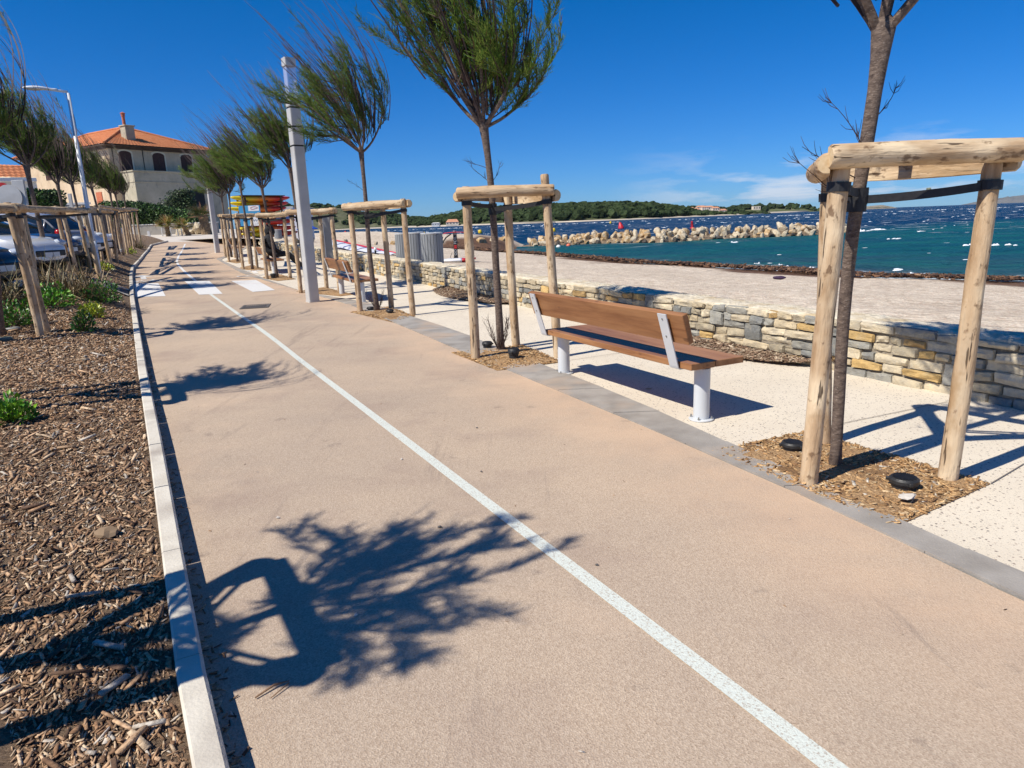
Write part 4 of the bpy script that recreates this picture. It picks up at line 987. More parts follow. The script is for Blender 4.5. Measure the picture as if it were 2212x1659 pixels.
flax((285,560) if False else (300,536), 1., .6, 120, 'dark flax clump at the far end of the mulch bed', 54, .5)
flax((200,575), 1., .5, 120, 'flax clump between the street lamp and the second frame', 55, .7)
# loose things lying about
m_stick = mat('dry_twig', (.16,.09,.05), (.28,.17,.1), 30, rough=.9)
p = G(592,1490); t = tag(MB().tube([Vector((-.05,-.05,.008)), Vector((.0,.01,.014)), Vector((.045,.035,.01))], [.003,.0045,.002], 6).tube([Vector((.006,-.055,.007)), Vector((.05,.02,.012))], [.002,.003], 5).build('dry_twig', m_stick, None, True), 'small brown twig on the path near the left kerb', 'twig'); t.location = p
m_peb = mat('pale_pebble', (.5,.46,.4), (.62,.57,.5), 12, rough=.8)
rr = random.Random(5); cnt = 0
for px in [(1290,1222),(868,993),(1040,1020),(600,1120),(1030,925),(1395,770),(1370,793),(1425,862),(950,1140),(770,1330)]:
    p = G(*px); ob = tag(MB().blob((0,0,.006), .012, seed=cnt, sub=1, sq=(1,.8,.6), amp=.3).build('pebble', m_peb if cnt % 2 else m_cast), 'small loose pebble lying on the paved ground', 'pebble', 'loose pebbles on the paving'); ob.location = p; ob.scale = (rr.uniform(.5,1.),)*3; cnt += 1
p = G(1560,940); ob = tag(MB().blob((0,0,.004), .03, seed=3, sub=2, sq=(1,.7,.14), amp=.3).build('dry_leaf', mat('tan_leaf', (.42,.33,.2), rough=.8)), 'single dry tan leaf on the paving below the long bench', 'leaf'); ob.location = G(1400,839); ob.location = G(1401,840)
ob = tag(MB().blob((0,0,.012), .05, seed=9, sub=2, sq=(1,.6,.25), amp=.3).build('pale_stone', m_peb), 'flat pale stone in front of the black cap in the nearest tree pit', 'stone'); ob.location = G(1960,1076, .03)
ob = tag(MB().blob((0,0,.012), .06, seed=8, sub=2, sq=(1,.8,.5), amp=.3).build('brown_stone', mat('brown_rock', (.25,.17,.1), rough=.9)), 'rough brown stone lying in the bark mulch at lower left', 'stone'); ob.location = GB(229,1159)
for k, px in enumerate([(383,1008),(208,1420),(690,990)][:2]):
    pass
# ------------------------------------------------------------ beach, sea, breakwater
WL = [GS(*p).to_2d() for p in [(2212,610),(2050,606),(1900,602),(1766,589),(1650,586),(1582,581),(1502,579),(1382,569),(1276,560),(1201,554.6),(1126,552),(1080,545),(1113,536)]]
WL = [Vector((26,6)), Vector((20.5,15))]+WL+[Vector((1.0,68.5)), Vector((2.0,75)), Vector((-8,77)), Vector((-20,80)), Vector((-32,92)), Vector((-50,120))]
def segd(p, a, b):
    ab = b-a; t = clamp((p-a).dot(ab)/max(ab.length_squared, 1e-9)); q = a+ab*t; return (p-q).length
def inland(x, y): # signed distance from the waterline, + on the beach side
    p = Vector((x, y)); best = 1e9; sg = 1
    for a, b in zip(WL, WL[1:]):
        d = segd(p, a, b)
        if d < best-1e-9:
            best = d; ab = b-a; sg = 1 if ab.x*(p.y-a.y)-ab.y*(p.x-a.x) > 0 else -1
    return best*sg
def Zbeach(x, y):
    d = inland(x, y); top = P(min(y, 42))+.42+.1*sstep(20, 40, y)-.45*sstep(46, 66, y)*sstep(-14, -6, x)
    if d < 0: return SEA+max(-1.2, d*.12)
    dwl = max(.0, (x-wallx(min(y, 60)))*.9); z1 = SEA+(top-SEA)*(d/(d+dwl+.01))**.92; z2 = SEA+(top-SEA)*(1-math.exp(-d/2.6)); z = lerp(z1, z2, sstep(56, 64, y))
    return z+.05*mn.noise(Vector((x*.45, y*.45, 0)))*clamp(d)+.02*mn.noise(Vector((x*2, y*2, 5)))
m_beach, nt, b = newmat('pebble_beach'); v = coords(nt); b.inputs['Roughness'].default_value = .9; b.inputs['Specular IOR Level'].default_value = .2
vo = N(nt, 'ShaderNodeTexVoronoi'); vo.inputs['Scale'].default_value = 26; nt.links.new(v, vo.inputs['Vector'])
sp = N(nt, 'ShaderNodeSeparateColor'); nt.links.new(vo.outputs['Color'], sp.inputs[0])
g = mixc(nt, sp.outputs[0], (.44,.36,.265), (.83,.72,.575)); g = mixc(nt, ramp(nt, sp.outputs[1], .8, .9), g, (.5,.33,.24))
vo2 = N(nt, 'ShaderNodeTexVoronoi'); vo2.inputs['Scale'].default_value = 7; nt.links.new(v, vo2.inputs['Vector']); sp2 = N(nt, 'ShaderNodeSeparateColor'); nt.links.new(vo2.outputs['Color'], sp2.inputs[0])
g = mixc(nt, .42, g, mixc(nt, sp2.outputs[0], (.38,.31,.235), (.80,.71,.58)))
g = mixc(nt, 1., g, mixc(nt, ramp(nt, noi(nt, v, .35, 6, .6), .35, .65), (.88,.86,.84), (1.05,1.04,1.02)), 'MULTIPLY')
g = mixc(nt, mth(nt, 'MULTIPLY', ramp(nt, noi(nt, v, 5., 5, .7), .68, .76), .7), g, (.13,.08,.05))
aw = N(nt, 'ShaderNodeAttribute', attribute_name='Col'); sw = N(nt, 'ShaderNodeSeparateColor'); nt.links.new(aw.outputs['Color'], sw.inputs[0])
g = mixc(nt, sw.outputs[0], g, mixc(nt, ramp(nt, noi(nt, v, 6, 6, .7), .35, .65), (.05,.03,.02), (.22,.12,.07)))
nt.links.new(g, b.inputs['Base Color']); bump(nt, b, vo.outputs['Distance'], .02, .8); bump(nt, b, noi(nt, v, 3, 4), .06)
mb = MB(); Ys = []; y = 2.
while y < 100: Ys.append(y); y += max(.35, y*.022)
Ys += [112, 130]; nx = 90; vs = []; cl_ = []
def xr(y): return interp([(2,27),(20,18),(27,13.5),(40,7.5),(52,2.5),(60,2.),(80,3),(100,3)], y)+1.5
for y in Ys:
    xa = wallx(y)+.38 if y < 40.5 else interp([(40.5,-13.6),(44,-18),(60,-34),(130,-80)], y); xb = xr(y)
    for i in range(nx+1):
        u = i/nx; u = 1-(1-u)**1.35; x = lerp(xa, xb, u); vs.append((x, y, Zbeach(x, y)))
        d = inland(x, y); wgt = 0
        if y < 76:
            edge = .3+ (4.6 if y < 40 else 3.0)*(1+.5*mn.noise(Vector((x*.22, y*.22, 2)))) + (3.4*sstep(42, 52, y)*sstep(64, 56, y))
            wgt = sstep(edge+.35, edge-.35, d)*(1 if d > -1.5 else .4)
            wgt = max(wgt, .8*sstep(.35, .5, mn.noise(Vector((x*.5, y*.22, 8))))*sstep(edge+3.5, edge, d))
            wgt *= sstep(74, 66, y)
        cl_.append((wgt, 0, 0))
mb.add(vs, [(j*(nx+1)+i, j*(nx+1)+i+1, (j+1)*(nx+1)+i+1, (j+1)*(nx+1)+i) for j in range(len(Ys)-1) for i in range(nx)]); mb.c = cl_
structure(mb.build('beach', m_beach, None, True, recalc=False))
# banks of dead seagrass along the water
def ar_sg(r):
    while True:
        k = r.choice(len(WLc), p=WLp); a, b_ = WLc[k]; q = a.lerp(b_, r.rand()); ab = (b_-a).normalized(); n = Vector((-ab.y, ab.x))
        w = 3.6*abs(r.normal(0, .5))
        p = q+n*(w-.25)
        return p.x, p.y
WLc = [(a, b_) for a, b_ in zip(WL[2:13], WL[3:14])]; WLp = np.array([(b_-a).length/(a.y**.8) for a, b_ in WLc]); WLp /= WLp.sum()
m_sg = mat('dead_seagrass', (1,1,1), (.6,.55,.5), 5, rough=.95, vcol=True)
sg_cols = [((.10,.055,.035),4),((.17,.09,.05),4),((.26,.14,.08),2),((.06,.035,.03),3),((.34,.22,.14),.7)]
chips('dead_seagrass', 22000, ar_sg, lambda x, y: Zbeach(x, y)+.05, lambda r, x, y: r.uniform(.08,.24)*(y/28)**.5, sg_cols, 61, thick=1.2, mats=m_sg, lift=.06, curl=.5)
ob = tag(MB().blob((0,0,.05), .17, seed=4, sub=3, sq=(1,.5,.28), amp=.12).build('dark_bag', mat('dark_purple_cloth', (.035,.015,.045), (.06,.03,.07), 6, rough=.8), None, True), 'dark purple bundle lying on the shingle beside the seagrass', 'bag'); ob.location = hit(1683,604, Zbeach)
# the sea: shallow teal inside the bay, dark blue offshore
m_sea, nt, b = newmat('sea_water'); v = coords(nt); b.inputs['Roughness'].default_value = .22; b.inputs['Specular IOR Level'].default_value = .05; b.inputs['IOR'].default_value = 1.33
sepp = N(nt, 'ShaderNodeSeparateXYZ'); nt.links.new(v, sepp.inputs[0])
wav = noi(nt, coords(nt, (1,2.2,1)), .12, 6, .62); wob = mth(nt, 'MULTIPLY', mth(nt, 'SUBTRACT', noi(nt, v, .035, 4, .6), .5), 26.)
Yw = mth(nt, 'ADD', sepp.outputs[1], wob); Xw = sepp.outputs[0]
# depth grows seaward of the breakwater line and out along X
dep = mth(nt, 'ADD', Yw, mth(nt, 'MULTIPLY', Xw, -.35))
deep = ramp(nt, dep, 62, 84)
shore = ramp(nt, mth(nt, 'ADD', sepp.outputs[1], mth(nt, 'MULTIPLY', Xw, 1.0)), 38, 62)
teal = mixc(nt, shore, (.045,.085,.10), (.007,.075,.10)); teal = mixc(nt, ramp(nt, wav, .4, .66), teal, (.010,.115,.105))
navy = mixc(nt, ramp(nt, noi(nt, coords(nt, (.5,1.6,1)), .35, 6, .7), .38, .62), (.002,.022,.062), (.004,.040,.098))
g = mixc(nt, deep, teal, navy)
# whitecaps: short broken streaks of foam
mpv = coords(nt, (.32,1.15,1)); f1 = noi(nt, mpv, .62, 5, .62, .3); fm = ramp(nt, f1, .60, .66)
mpv2 = coords(nt, (.09,.42,1)); f2 = noi(nt, mpv2, .55, 6, .66, .2); fm2 = mth(nt, 'MULTIPLY', ramp(nt, f2, .66, .71), ramp(nt, sepp.outputs[1], 60, 200))
foam = mth(nt, 'MULTIPLY', mth(nt, 'MAXIMUM', mth(nt, 'MULTIPLY', fm, ramp(nt, sepp.outputs[1], 52, 80)), fm2), .8)
sm = N(nt, 'ShaderNodeAttribute', attribute_name='Col'); ssm = N(nt, 'ShaderNodeSeparateColor'); nt.links.new(sm.outputs['Color'], ssm.inputs[0])
ff = ramp(nt, mth(nt, 'ADD', noi(nt, coords(nt, (.8,1.6,1)), 1.6, 7, .7, .6), mth(nt, 'MULTIPLY', ssm.outputs[0], .22)), .70, .80)
foam = mth(nt, 'MAXIMUM', foam, mth(nt, 'MULTIPLY', ff, mth(nt, 'MULTIPLY', ssm.outputs[0], .85)))
g = mixc(nt, mth(nt, 'MULTIPLY', ssm.outputs[1], .6), g, (.10,.12,.12))
g = mixc(nt, foam, g, (.80,.84,.86)); nt.links.new(g, b.inputs['Base Color'])
rg = mixc(nt, foam, (.38,.38,.38), (.9,.9,.9)); nt.links.new(rg, b.inputs['Roughness'])
bump(nt, b, noi(nt, coords(nt, (1,2,1)), .9, 6, .65), .45, 1.); bump(nt, b, noi(nt, coords(nt, (1,1.8,1)), .16, 5, .6), 2.2, 1.)
mb = MB(); Ys = []; y = 4.
while y < 140: Ys.append(y); y += max(.4, y*.02)
while y < 15000: Ys.append(y); y *= 1.25
Ys = [-60]+Ys; nx = 110; vs = []; cs = []
for y in Ys:
    w = max(90, y*2.2)
    for i in range(nx+1):
        u = -1+2*i/nx; x = (u*abs(u)**.6)*w+(10 if y < 140 else 0)
        z = SEA; f = d2 = 0
        if 4 < y < 140:
            z += .09*mn.noise(Vector((x*.16+y*.05, y*.33, 0)))+.03*mn.noise(Vector((x*.6, y*1.1, 3)))
            if abs(x-10) < 60:
                d = -inland(x, y)
                if -1 < d < 12 and y < 66: f = sstep(5.5, .8, d)*(1-.45*sstep(32, 44, y)); d2 = sstep(3.5, 0, d)
        vs.append((x, y, z)); cs.append((f, d2, 0))
mb.add(vs, [(j*(nx+1)+i, j*(nx+1)+i+1, (j+1)*(nx+1)+i+1, (j+1)*(nx+1)+i) for j in range(len(Ys)-1) for i in range(nx)]); mb.c = cs
sea = mb.build('sea', m_sea, None, True, recalc=False); structure(sea)
# breaking crests and whitecaps standing up from the water
m_foam = mat('white_foam', (.72,.77,.80), (.86,.88,.90), 2, rough=.9)
rf_ = random.Random(91)
def crest(mb, x, y, L, h, ang=0.):
    n = 9; rows = []; s0 = rf_.uniform(0, 99)
    for i in range(n+1):
        u = i/n; e = math.sin(PI*u)**.6+.02; hh = h*e*(.55+.8*abs(mn.noise(Vector((u*4, s0, 0))))); w = .35*L*.25*e+.05; xx = (u-.5)*L; yy = .12*L*mn.noise(Vector((u*2, s0, 7)))
        ca_, sa_ = math.cos(ang), math.sin(ang); P2_ = lambda a, b_: Vector((x+ca_*a-sa_*b_, y+sa_*a+ca_*b_, 0))
        a_ = P2_(xx, yy-w); b_ = P2_(xx, yy-w*.3); c_2 = P2_(xx, yy+w*.4); d_ = P2_(xx, yy+w); z = SEA-.02
        rows.append([Vector((a_.x, a_.y, z-.1)), Vector((b_.x, b_.y, z+hh*.8)), Vector((c_2.x, c_2.y, z+hh)), Vector((d_.x, d_.y, z-.1))])
    mb.loft(rows)
mb = MB(); cnt = 0
while cnt < 560:
    px = rf_.uniform(560, 2330); hzy = 437.3+(2212-px)*.0378; dy = 1.2+70*rf_.random()**2.3; py = hzy+dy; p = GS(px, py)
    if p.y < 74 or p.y > 2600 or (px < 1113 and p.y < 95): continue
    if inland(p.x, p.y) > -3: continue
    L = p.y/F*rf_.uniform(2, 8)*(1 if rf_.random() < .9 else 1.8); L = min(L, 16); crest(mb, p.x, p.y, L, p.y/F*rf_.uniform(.35, 1.3), rf_.uniform(-.35,.25)); cnt += 1
for _ in range(34): # a few in the sheltered bay
    px = rf_.uniform(1250, 2250); py = rf_.uniform(500, 570); p = GS(px, py)
    if p.y > 66 and px < 1850 or inland(p.x, p.y) > -3: continue
    crest(mb, p.x, p.y, p.y/F*rf_.uniform(6, 16), .012+.02*rf_.random(), rf_.uniform(-.3,.3))
for px, py, Lp, hp in [(2165,531,55,9),(2100,529,30,4),(2200,533,40,8),(1905,497,60,6),(1865,500,40,7),(1990,500,34,4),(1935,516,40,4),(1660,572,50,7),(1690,575,34,6),(1640,577,30,4),(1560,571,34,3),(1990,590,60,4),(1940,582,40,3),(1590,524,20,4),(2060,598,50,3),(1760,580,44,4),(1475,571,40,3)]:
    p = GS(px, py); k = p.y/F; Lp *= .8; [crest(mb, p.x+rf_.uniform(-.5,.5)*Lp*k, p.y+rf_.uniform(-.4,.6), Lp*k*rf_.uniform(.2,.55), hp*k*rf_.uniform(.4,1.), rf_.uniform(-.4,.3)) for _ in range(5)]
wc = mb.build('whitecaps', m_foam, None, True); wc['kind'] = 'stuff'
# boulders
m_rock1 = mat('pale_limestone_boulder', (.50,.41,.28), (.76,.66,.48), 2.2, rough=.9, bmp=(6,.12), c3=(.38,.27,.15), s3=1.1, rnd=.12, detail=8)
m_rock2 = mat('ochre_boulder', (.42,.26,.11), (.66,.46,.24), 2.2, rough=.9, bmp=(6,.12), c3=(.52,.44,.32), s3=1.3, rnd=.12, detail=8)
m_rock3 = mat('dark_wet_boulder', (.04,.035,.03), (.12,.095,.07), 3, rough=.5, bmp=(6,.1))
def rock_mesh(seed, m):
    r = random.Random(seed); bm = bmesh.new()
    for i in range(16):
        v = vrand(r); v = Vector((v.x, v.y*.85, v.z*.72)); bm.verts.new(v*r.uniform(.85,1.12))
    bmesh.ops.convex_hull(bm, input=bm.verts); loose = [v for v in bm.verts if not v.link_faces]; bmesh.ops.delete(bm, geom=loose, context='VERTS')
    bmesh.ops.bevel(bm, geom=bm.edges[:], offset=.06, segments=2, affect='EDGES', profile=.6, clamp_overlap=True)
    for v in bm.verts:
        if v.co.length > 1.25: v.co = v.co.normalized()*1.2
    bmesh.ops.triangulate(bm, faces=bm.faces)
    bmesh.ops.subdivide_edges(bm, edges=[e for e in bm.edges if e.calc_length() > .3], cuts=1)
    for v in bm.verts: v.co *= 1+.05*mn.noise(v.co*2.4+Vector((seed,0,0)))
    bmesh.ops.triangulate(bm, faces=bm.faces); me = bpy.data.meshes.new('boulder'); bm.to_mesh(me); bm.free(); me.materials.append(m); me.polygons.foreach_set('use_smooth', [True]*len(me.polygons)); me.set_sharp_from_angle(angle=math.radians(28)); return me
RK = [[rock_mesh(300+10*k+i, m) for i in range(5)] for k, m in enumerate((m_rock1, m_rock2, m_rock3))]
RLAB = [('pale limestone boulder of the breakwater', 'pale boulders of the breakwater'), ('ochre boulder of the breakwater', 'ochre boulders of the breakwater'), ('dark wet boulder at the waterline of the breakwater', 'dark wet boulders of the breakwater')]
rr = random.Random(17)
def boulder(x, y, z, s, kind, lab=None, grp=None):
    o = link('boulder', RK[kind][rr.randrange(5)]); o.location = (x, y, z); o.rotation_euler = (rr.uniform(0,6), rr.uniform(0,6), rr.uniform(0,6)); k = s*rr.uniform(.85,1.15); o.scale = (k*1.1, k*rr.uniform(.85,1.1), k*rr.uniform(.75,.95)); tag(o, lab or RLAB[kind][0], 'boulder', grp or RLAB[kind][1]); return o
bl = [GS(*p) for p in [(1150,532.5),(1226,529),(1300,526),(1426,523),(1604,514),(1760,507),(1832,503)]]
bpts = [(p.x, p.y) for p in bl]; x = bpts[0][0]; nb = 0
while x < bpts[-1][0]:
    y0 = interp(bpts, x); u = (x-bpts[0][0])/(bpts[-1][0]-bpts[0][0]); hgt = .75+.5*sstep(0, .3, u)
    for r_, (dy, dz, s) in enumerate([(.1, .02, .42), (.7, .22, .55), (1.4, .50, .60), (2.3, .62, .62)]):
        if r_ == 0 and rr.random() < .35: kd_ = 2
        else: kd_ = 1 if rr.random() < (.62 if u < .35 else .22) else 0
        boulder(x+rr.uniform(-.35,.35), y0+dy+rr.uniform(-.2,.2), SEA+dz*hgt+rr.uniform(-.08,.12), s*rr.uniform(.75,1.1)*(.85+.15*u), kd_); nb += 1
    x += rr.uniform(.62,.86)*(.9+.3*u)
m_lowrock = mat('dark_rock_footing', (.10,.07,.045), (.26,.19,.12), 3, rough=.8, bmp=(5,.1))
rows = []
for i in range(60):
    xx = lerp(bpts[0][0]-1, bpts[-1][0]+.6, i/59); yy = interp(bpts, xx); e = min(1, i/6, (59-i)/3); rows.append([Vector((xx, yy-.5, SEA-.8)), Vector((xx, yy+.3+.3*mn.noise(Vector((xx,0,0))), SEA+.15*e)), Vector((xx, yy+1.6, SEA+.5*e)), Vector((xx, yy+3.6, SEA+.45*e)), Vector((xx, yy+5.6, SEA-.8))])
structure(MB().loft(rows).build('breakwater_rubble', m_lowrock, None, True))
# single boulders along the far edge of the beach
for px, s, kd_ in [((1040,520),.6,1),((1066,519),.7,0),((1088,517),.7,1),((1112,515),.8,0),((1128,514),.7,1),((1018,522),.4,0),((950,522),.5,1),((905,523),.5,0),((885,524),.9,0),((850,525),.5,1),((835,526),.4,0),((812,526),.35,0),((760,528),.45,0),((737,527),.5,0),((715,527),1.3,0),((745,529),.6,0),((660,519),.9,0),((640,521),.5,1),((672,520),.6,0),((985,521),.3,0)]:
    p = hit(px[0], px[1]+3, Zbeach); boulder(p.x, p.y, p.z+.1*s, s*min(1, p.y/60)*.8, kd_, 'low %s boulder lying along the far edge of the beach' % ('ochre' if kd_ else 'pale'), 'boulders along the far edge of the beach')
# buoys and beacon
m_yel = mat('yellow_buoy', (.75,.52,.02), rough=.45); m_redb = mat('red_buoy', (.55,.02,.03), rough=.45); m_whb = mat('white_buoy', (.75,.75,.72), rough=.4); m_orb = mat('orange_buoy', (.75,.16,.08), rough=.4)
def buoy(px, m, lab, w, kind='can'):
    p = GS(*px); k = p.y/F; r = w*k/2; t = thing('buoy', lab, 'buoy', p, 0, 'marker buoys on the water'); R = Matrix.Rotation(random.uniform(-.3,.3), 3, 'Y'); M = MB()
    if kind == 'can': M.lathe([(r*.2,-r*.8),(r*.9,-r*.4),(r*.95,r*.9),(r*.7,r*1.5),(r*.45,r*1.7)], 14)
    elif kind == 'cone': M.lathe([(r*.5,-r*.8),(r,-r*.1),(r*.9,r*.3),(r*.3,r*1.8),(r*.1,r*1.9)], 14)
    else: M.lathe([(r*.2,-r*.9),(r*.75,-r*.6),(r,0),(r*.75,r*.65),(r*.2,r*.95)], 14)
    mb = MB(); mb.add([R@Vector(q) for q in M.v], M.f); mb.build('float', m, t, True)
    mb = MB(); e = R@Vector((0,0,r*1.5)); mb.tube([e, e+R@Vector((0,0,r*.8))], r*.13, 6); mb.lathe([(r*.3,-r*.9),(r*.3,-r*1.4)], 8); mb.build('eye_and_chain', m_cast, t)
buoy((916,510), m_yel, 'yellow buoy behind the grey waste bins', 10); buoy((1038,504), m_yel, 'yellow buoy behind the log frame left of the nearest bench', 9)
buoy((1197,500.5), m_yel, 'yellow buoy just right of the tall stake', 9); buoy((1319,482.8), m_yel, 'tiny yellow buoy far out under the wooded shore', 5)
buoy((745,513), m_redb, 'pink-red buoy left of the second tree frame', 14, 'cone'); buoy((1342,493.5), m_redb, 'tilted red buoy beyond the breakwater', 14, 'cone')
buoy((1206.5,534), m_whb, 'white ball buoy in the shallow bay by the breakwater', 11, 'ball'); buoy((1228,531), m_orb, 'orange-red ball buoy in the shallow bay by the breakwater', 10, 'ball')
p = GS(1496,494); k = p.y/F; t = thing('channel_beacon', 'tall red beacon buoy with lattice top beyond the breakwater', 'beacon', p, 0)
MB().lathe([(3*k,-1*k),(5.5*k,-.2*k),(5.5*k,1.5*k),(3*k,3*k)], 16).build('float', m_redb, t, True)
mb = MB(); tl = Matrix.Rotation(-.12, 3, 'Y')
for a in range(4):
    an = a*PI/2; mb.tube([tl@Vector((2.8*k*math.cos(an), 2.8*k*math.sin(an), 2*k)), tl@Vector((1.6*k*math.cos(an), 1.6*k*math.sin(an), 13*k))], .6*k, 6)
mb.tube([tl@Vector((0,0,2*k)), tl@Vector((0,0,10*k))], 1.4*k, 8); mb.build('lattice_tower', m_redb, t)
MB().lathe([(2.2*k,0),(2.2*k,2.6*k),(.8*k,3.4*k)], 12, o=tl@Vector((0,0,12.6*k))).build('top_mark', m_redb, t)
# ------------------------------------------------------------ far shore
def hills(name, prof, Yn, Yf, m, amp=1., base_px=None, seed=0, nx=160, ny=26, rough=.12):
    """prof: skyline in (x px, y px); shoreline given by base_px; built as real terrain between Yn and Yf"""
    mb = MB(); vs = []; x0, x1 = prof[0][0], prof[-1][0]
    for j in range(ny+1):
        v_ = j/ny
        for i in range(nx+1):
            px = lerp(x0, x1, i/nx); yn = interp(Yn, px) if isinstance(Yn, list) else Yn; Y = lerp(yn, yn+Yf, v_)
            q = ray(px, 500); X = q.x/q.y*yn + (q.x/q.y*(Y-yn))
            top = at(px, interp(prof, px), yn+Yf*.55).z; f = math.sin(PI*clamp(v_/1.1)**.8)**.9 if v_ < 1 else .1
            z = SEA-.5+(top-SEA+.5)*f*(1+rough*mn.noise(Vector((X*.012, Y*.012, seed)))*(f < .97)) + (top*.05*mn.noise(Vector((X*.04, Y*.04, seed+3))))*f
            vs.append((X, Y, z))
    mb.add(vs, [(j*(nx+1)+i, j*(nx+1)+i+1, (j+1)*(nx+1)+i+1, (j+1)*(nx+1)+i) for j in range(ny) for i in range(nx)])
    o = mb.build(name, m, None, True, recalc=False); structure(o); return vs, nx, ny
def hillmat(name, a_, b_, c_, s=.02, thr=.5):
    m, nt, b = newmat(name); v = coords(nt); b.inputs['Roughness'].default_value = 1.; b.inputs['Specular IOR Level'].default_value = 0.
    g = mixc(nt, ramp(nt, noi(nt, v, s*4, 6, .65), .38, .62), a_, b_); g = mixc(nt, ramp(nt, noi(nt, v, s, 6, .6), thr, thr+.12), g, c_)
    nt.links.new(g, b.inputs['Base Color']); bump(nt, b, noi(nt, v, s*6, 5, .7), 4.); return m
m_hillA = hillmat('scrub_and_rock_hillside', (.075,.085,.045), (.15,.15,.095), (.36,.31,.23), .012, .56)
m_hillB = hillmat('pine_wood_floor', (.05,.062,.03), (.09,.10,.05), (.26,.22,.16), .012, .68)
m_hillC = hillmat('island_scrub', (.09,.11,.055), (.15,.16,.08), (.32,.28,.2), .01, .55)
m_farrock = hillmat('bare_island_rock', (.24,.21,.16), (.36,.32,.25), (.15,.14,.10), .03, .5)
m_shorey = mat('pale_shore', (.42,.36,.28), (.55,.48,.38), .05, rough=1.)
HA = [(545,497),(556,478),(560,466),(575,452),(585,446),(600,445),(640,449),(690,447),(740,451),(790,460),(830,463),(880,474),(960,479),(1010,480)]
hA = hills('headland_hill', HA, 1150, 500, m_hillA, seed=1)
HB = [(905,483),(940,476),(980,470),(1010,461),(1060,457),(1150,457),(1190,453),(1260,450),(1330,448),(1400,449),(1460,455),(1495,463),(1560,468),(1650,468)]
hB = hills('wooded_hill', HB, [(905,900),(1200,700),(1400,740),(1650,1000)], 260, m_hillB, seed=2)
HC = [(1400,463),(1440,459),(1480,455),(1520,453),(1560,456),(1590,453),(1620,449),(1680,447),(1730,449),(1780,460),(1792,464)]
hC = hills('island_hill', HC, 1500, 420, m_hillC, seed=3, nx=120, ny=20)
hD = hills('rocky_islets', [(1755,461),(1775,456),(1790,460),(1800,461),(1815,450),(1822,458),(1832,456),(1850,448),(1875,445),(1900,443),(1925,447),(1945,453)], 1900, 240, m_farrock, seed=4, nx=120, ny=12)
hE = hills('headland_rock', [(515,506),(530,497),(545,490),(556,487),(570,494),(590,500)], 900, 160, m_farrock, seed=6, nx=50, ny=12, rough=.3)
m_far = mat('far_mountain_rock', (.14,.14,.13), (.19,.18,.16), .001, rough=1., spec=0)
hF = hills('distant_mountains', [(2060,445),(2120,432),(2160,427),(2200,422),(2260,412),(2330,415),(2420,425)], 14000, 2500, m_far, seed=9, nx=60, ny=8, rough=.5)
# woods: crowns merging into one mass, so stuff
m_wood2 = mat('pine_crown', (.022,.036,.018), (.055,.070,.034), .35, rough=1., spec=.0, bmp=(.8,1.), rnd=0, vcol=True, detail=6)
def woods(name, H_, n, rad, seed, keep, dark=1.):
    vs, nx, ny = H_; r = random.Random(seed); bm = bmesh.new(); bmesh.ops.create_icosphere(bm, subdivisions=2, radius=1.); iv = np.array([v.co[:] for v in bm.verts]); bm.verts.index_update(); fi = np.array([[v.index for v in f.verts] for f in bm.faces]); bm.free()
    V = []; Fc = []; C = []
    for k in range(n):
        i = r.randrange(nx); j = r.randrange(1, int(ny*.62)); p = vs[j*(nx+1)+i]; q = vs[(j+1)*(nx+1)+i+1]; u, w = r.random(), r.random(); c = np.array([lerp(p[0], q[0], u), lerp(p[1], q[1], w), lerp(p[2], q[2], w)])
        if not keep(i/nx, j/ny, c, r): continue
        s = rad*r.uniform(.6,1.25); ns = np.array([1+.35*mn.noise(Vector(x)*1.7+Vector((k,0,0)))*2 for x in iv]); d = iv*ns[:, None]*np.array([s, s, s*.72])
        C += [(lambda g_: (g_*.95, g_, g_*.9))(r.uniform(.6,1.35)*dark)]*len(iv); Fc.append(fi+len(V)*len(iv)); V.append(d+c+np.array([0,0,s*.35]))
    V = np.concatenate(V); Fc = np.concatenate(Fc); me = bpy.data.meshes.new(name); me.from_pydata(V.tolist(), [], Fc.tolist()); a = me.color_attributes.new('Col', 'FLOAT_COLOR', 'POINT'); a.data.foreach_set('color', [x for c in C for x in (*c, 1.)]); me.materials.append(m_wood2)
    o = link(name, me); o['kind'] = 'stuff'; return o
woods('pine_wood', hB, 2600, 5.2, 5, lambda u, w, c, r: c[2] > 1.5 or r.random() < .5)
woods('scattered_pines', hA, 1300, 5.5, 6, lambda u, w, c, r: (r.random() < (.95 if u > .55 or c[2] < 14 else .22)), 1.05)
woods('island_trees', hC, 420, 8, 7, lambda u, w, c, r: (u < .55 and c[2] > 3) or r.random() < .2)
# pale strip of shore under the woods
def shore(name, pts, w=14, h=1.6):
    mb = MB(); rows = []
    for x, y, Y in pts:
        q = ray(x, y); X = q.x/q.y*Y; rows.append([Vector((X, Y-w*.5, SEA-.3)), Vector((X, Y, SEA+h*(.6+.5*mn.noise(Vector((X*.05, 0, 0)))))), Vector((X, Y+w, SEA+h*1.3)), Vector((X, Y+w, SEA-1))])
    mb.loft(rows); structure(mb.build(name, m_shorey, None, True))
shore('far_beach', [(560,500,1150),(700,495,1150),(860,490,1140),(905,489,900),(1050,484,800),(1200,480,700)], h=1.6)
shore('far_beach', [(1200,480,699),(1300,476,715),(1400,472,738),(1500,468,830),(1600,464,950),(1650,462,1000)], h=1.3)
shore('far_beach', [(1560,462,1440),(1640,460,1470),(1700,457,1490),(1745,456,1500)], h=2.2)
